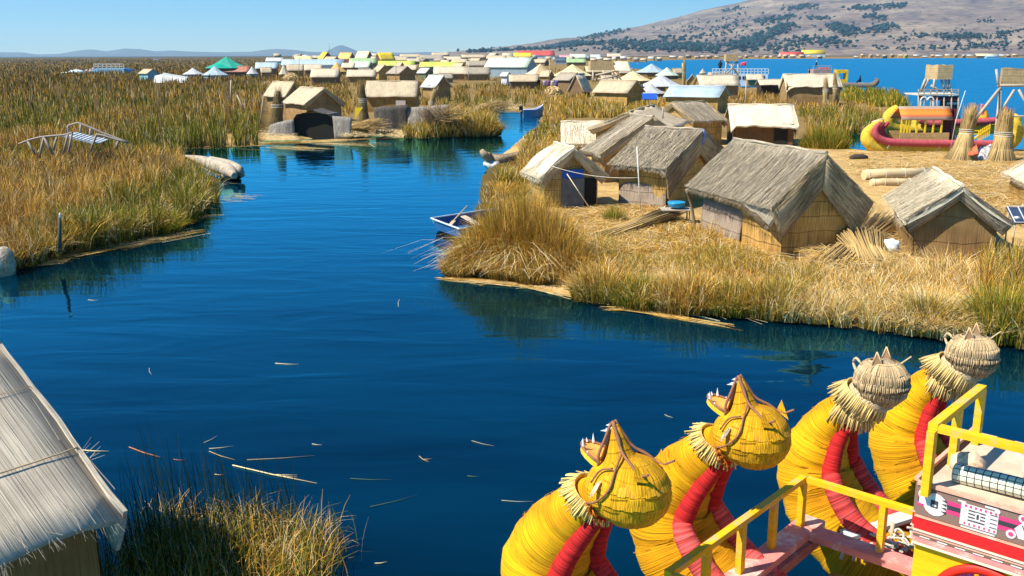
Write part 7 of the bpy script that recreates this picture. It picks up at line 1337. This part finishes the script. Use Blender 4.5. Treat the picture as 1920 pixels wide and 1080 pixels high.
for (px_, py_, s_, c_, lb) in ((922, 316, .42, (0.6, 0.6, 0.58), 'white plastic sack lying at the foot of the brown old reed boat, leftmost sack'), (946, 310, .5, (0.62, 0.66, 0.7), 'larger white plastic sack with black patches right of the leftmost sack'), (965, 308, .45, (0.55, 0.62, 0.75), 'bluish plastic sack half in the reeds behind the other sacks')):
    g = MB(); g.ellipsoid((0, 0, s_*.4), (s_, s_*.8, s_*.55), 16, 12, fn=lambda p: p*(1+.2*math.sin(p.x*11+px_)*math.sin(p.z*15))); tag(g.build('plastic_sack', plain('sack_%d' % px_, c_, .45, .8, 4), loc=P(px_, py_, .05)), lb, 'sack', 'plastic sacks by the old boat')
g = MB(); g.tube([(0, 0, -.2), (.06, 0, .35), (.12, .02, .62), (.15, .02, .72)], [.3, .3, .22, .08], 14); tag(g.build('old_float', GR, loc=P(4, 515, 0)), 'grey reed stump in the water at the left picture edge', 'stump')
PST = stick(112, 472, 112, 402, 25.3, .055, 'post', 'dark post with a pale top at the edge of the left bank', plain('dark_wet_wood', (0.08, 0.07, 0.06), .8), y1=25.3)
g = MB(); g.ellipsoid((0, 0, 0), (.04, .04, .09), 10, 8, c=(.8, .72, .6)); g.build('pale_knob', WHITE, PST, loc=WP(113, 405, 25.3)-WP(112, 472, 25.3))
# ================================================================== LEFT MARSH: footbridge, beached boats, wrecks
T = thing('footbridge', 'weathered arched wooden footbridge rising out of the left reeds', 'footbridge', (0, 0, 0)); Yb = 46.0; BW = wood('bridge_wood', (0.30, 0.24, 0.20)); BG = plain('grey_blue_planks', (0.42, 0.46, 0.5), .8, .3, 3)
for pts, y in (([(35, 270), (60, 261), (85, 256), (120, 253), (137, 248)], Yb), ([(127, 236), (140, 232), (152, 232), (195, 250), (243, 268)], Yb+1.6), ([(180, 252), (192, 254), (240, 268)], Yb+.2), ([(128, 250), (127, 236)], Yb+.8)):
    g = MB(); g.tube(crv([tuple(WP(x, yy, y)) for x, yy in pts], 3), .05, 8); g.build('handrail', BW, T)
for (x0_, y0_, x1_, y1_, y) in ((52, 265, 66, 290, Yb), (82, 257, 74, 296, Yb), (82, 257, 100, 290, Yb), (107, 256, 100, 282, Yb), (128, 250, 118, 290, Yb), (135, 250, 128, 290, Yb), (152, 233, 150, 252, Yb+1.6), (170, 240, 168, 262, Yb+1.6), (197, 252, 194, 272, Yb+1.6), (181, 252, 170, 282, Yb+.2), (222, 262, 218, 280, Yb+1.6)):
    g = MB(); g.tube([WP(x0_, y0_, y), WP(x1_, y1_, y)], .055, 8); g.build('support', BW, T)
for k in range(9):
    g = MB(); f = k/9; a = WP(122+62*f, 256+14*f, Yb+.2); d_ = WP(122+62*f+18, 256+14*f-7, Yb+1.5); g.bar(a, d_, .42, .04, (1+.15*math.sin(k*2),)*3); g.build('plank', BG, T)
T = thing('beached_boat', 'pale blue double deck tour boat stranded in the left marsh', 'boat', (0, 0, 0)); Yl = 300; BLP = plain('pale_blue_boat_paint', (0.25, 0.5, 0.66), .5, .2, 1); W0 = plain('white_boat_paint', (0.72, 0.74, 0.76), .4, .2, 5)
pb(T, 'cabin', 176, 232, 128, 141, Yl, 5, BLP); pb(T, 'bow', 232, 243, 130, 141, Yl+.5, 4, plain('strong_blue_paint', (0.06, 0.32, 0.6), .5)); rails(T, 176, 232, 120, 128.6, Yl, 7, WHITE, 5, .08); pb(T, 'windows', 183, 228, 131, 135, Yl-.05, .1, plain('grey_glass', (0.2, 0.25, 0.3), .3))
T = thing('beached_boat', 'low white launch with a swept windscreen beside the double deck boat', 'boat', (0, 0, 0)); g = MB(); a = WP(111, 140, Yl+4); 
g.tube(crv([tuple(WP(*q, Yl+4)) for q in ((111, 139.5), (128, 139), (150, 138), (160, 138))], 3), [.25, .6, .7, .7, .7, .7, .7, .7, .7, .5], 10, side=(0, 1, 0)); g.build('hull', W0, T); g = MB(); g.ellipsoid(WP(144, 136.5, Yl+4), (2.6, 1.2, 1.0), 14, 8); g.build('canopy', plain('pale_canopy', (0.55, 0.68, 0.75), .3), T)
for q, (x0_, x1_) in enumerate(((160, 166), (167, 173), (172, 177))):
    g = MB(); g.ellipsoid(WP((x0_+x1_)/2, 135, Yl+2), (.55, .5, 1.1), 10, 8, fn=lambda p: p*(1+.25*math.sin(p.z*5+q))); tag(g.build('piled_cargo', plain('pinkish_cargo', (0.5, 0.4, 0.38), .8, .5, 2), loc=(0, 0, 0)), ['pinkish cargo heap next to the white launch', 'middle cargo heap between launch and double deck boat', 'cargo heap touching the double deck boat'][q], 'cargo')
T = house(258, 300, 129, 152, 'tan', 't', 'leaning shack with turquoise boards in the left marsh', -40, 1.4, .6, 'shack', 'shack')
T = thing('wrecked_shed', 'collapsed white metal shed half sunk in the left marsh', 'shed', (0, 0, 0)); g = MB(); Ys = 190
g.poly([WP(304, 139, Ys), WP(350, 147, Ys), WP(348, 160, Ys-1), WP(301, 160, Ys-1)], [(0, 0), (4, 0), (4, 1), (0, 1)]); g.poly([WP(290, 142, Ys+2), WP(304, 139, Ys), WP(301, 160, Ys-1), WP(288, 158, Ys+2)], None, (.5, .5, .5)); g.poly([WP(304, 139, Ys), WP(350, 147, Ys), WP(352, 144, Ys+3), WP(306, 136, Ys+3)], [(0, 0), (4, 0), (4, 1), (0, 1)]); g.build('shell', ROOFS['white'], T)
skiff('rowboat', 'tiny pale boat lying far out in the left marsh', 287, 301, 112.5, 1.5, W0, W0)

for (px0, py0, py1, y, lab) in ((742, 150, 104, 180, 'thin pole rising among the roofs beside the lime green roof'), (1030, 152, 112, 130, 'dark pole in front of the pale yellow tent'), (878, 150, 122, 120, 'short pole behind the flat grey tan hut'), (560, 142, 108, 150, 'thin pole left of the round straw heap'), (1398, 200, 152, 75, 'bare pole right of the long cream roof')):
    stick(px0, py0, px0+1, py1, y, .06, 'village_pole', lab, group='thin poles of the village')
for (px, py, s_, lab, tp, bt, si) in ((1010, 168, 1.0, 'person in a dark blue top by the laundry at the plaited hut', (0.04, 0.06, 0.25), (0.3, 0.3, 0.35), False), (394, 152, 1.1, 'person in a pink top sitting in front of the pale grey tent', (0.7, 0.06, 0.2), (0.1, 0.1, 0.2), True)):
    person(P(px, py, .3), .6, lab, cl('top_%d' % px, tp), cl('bottom_%d' % px, bt), sit=si, sc_=s_)
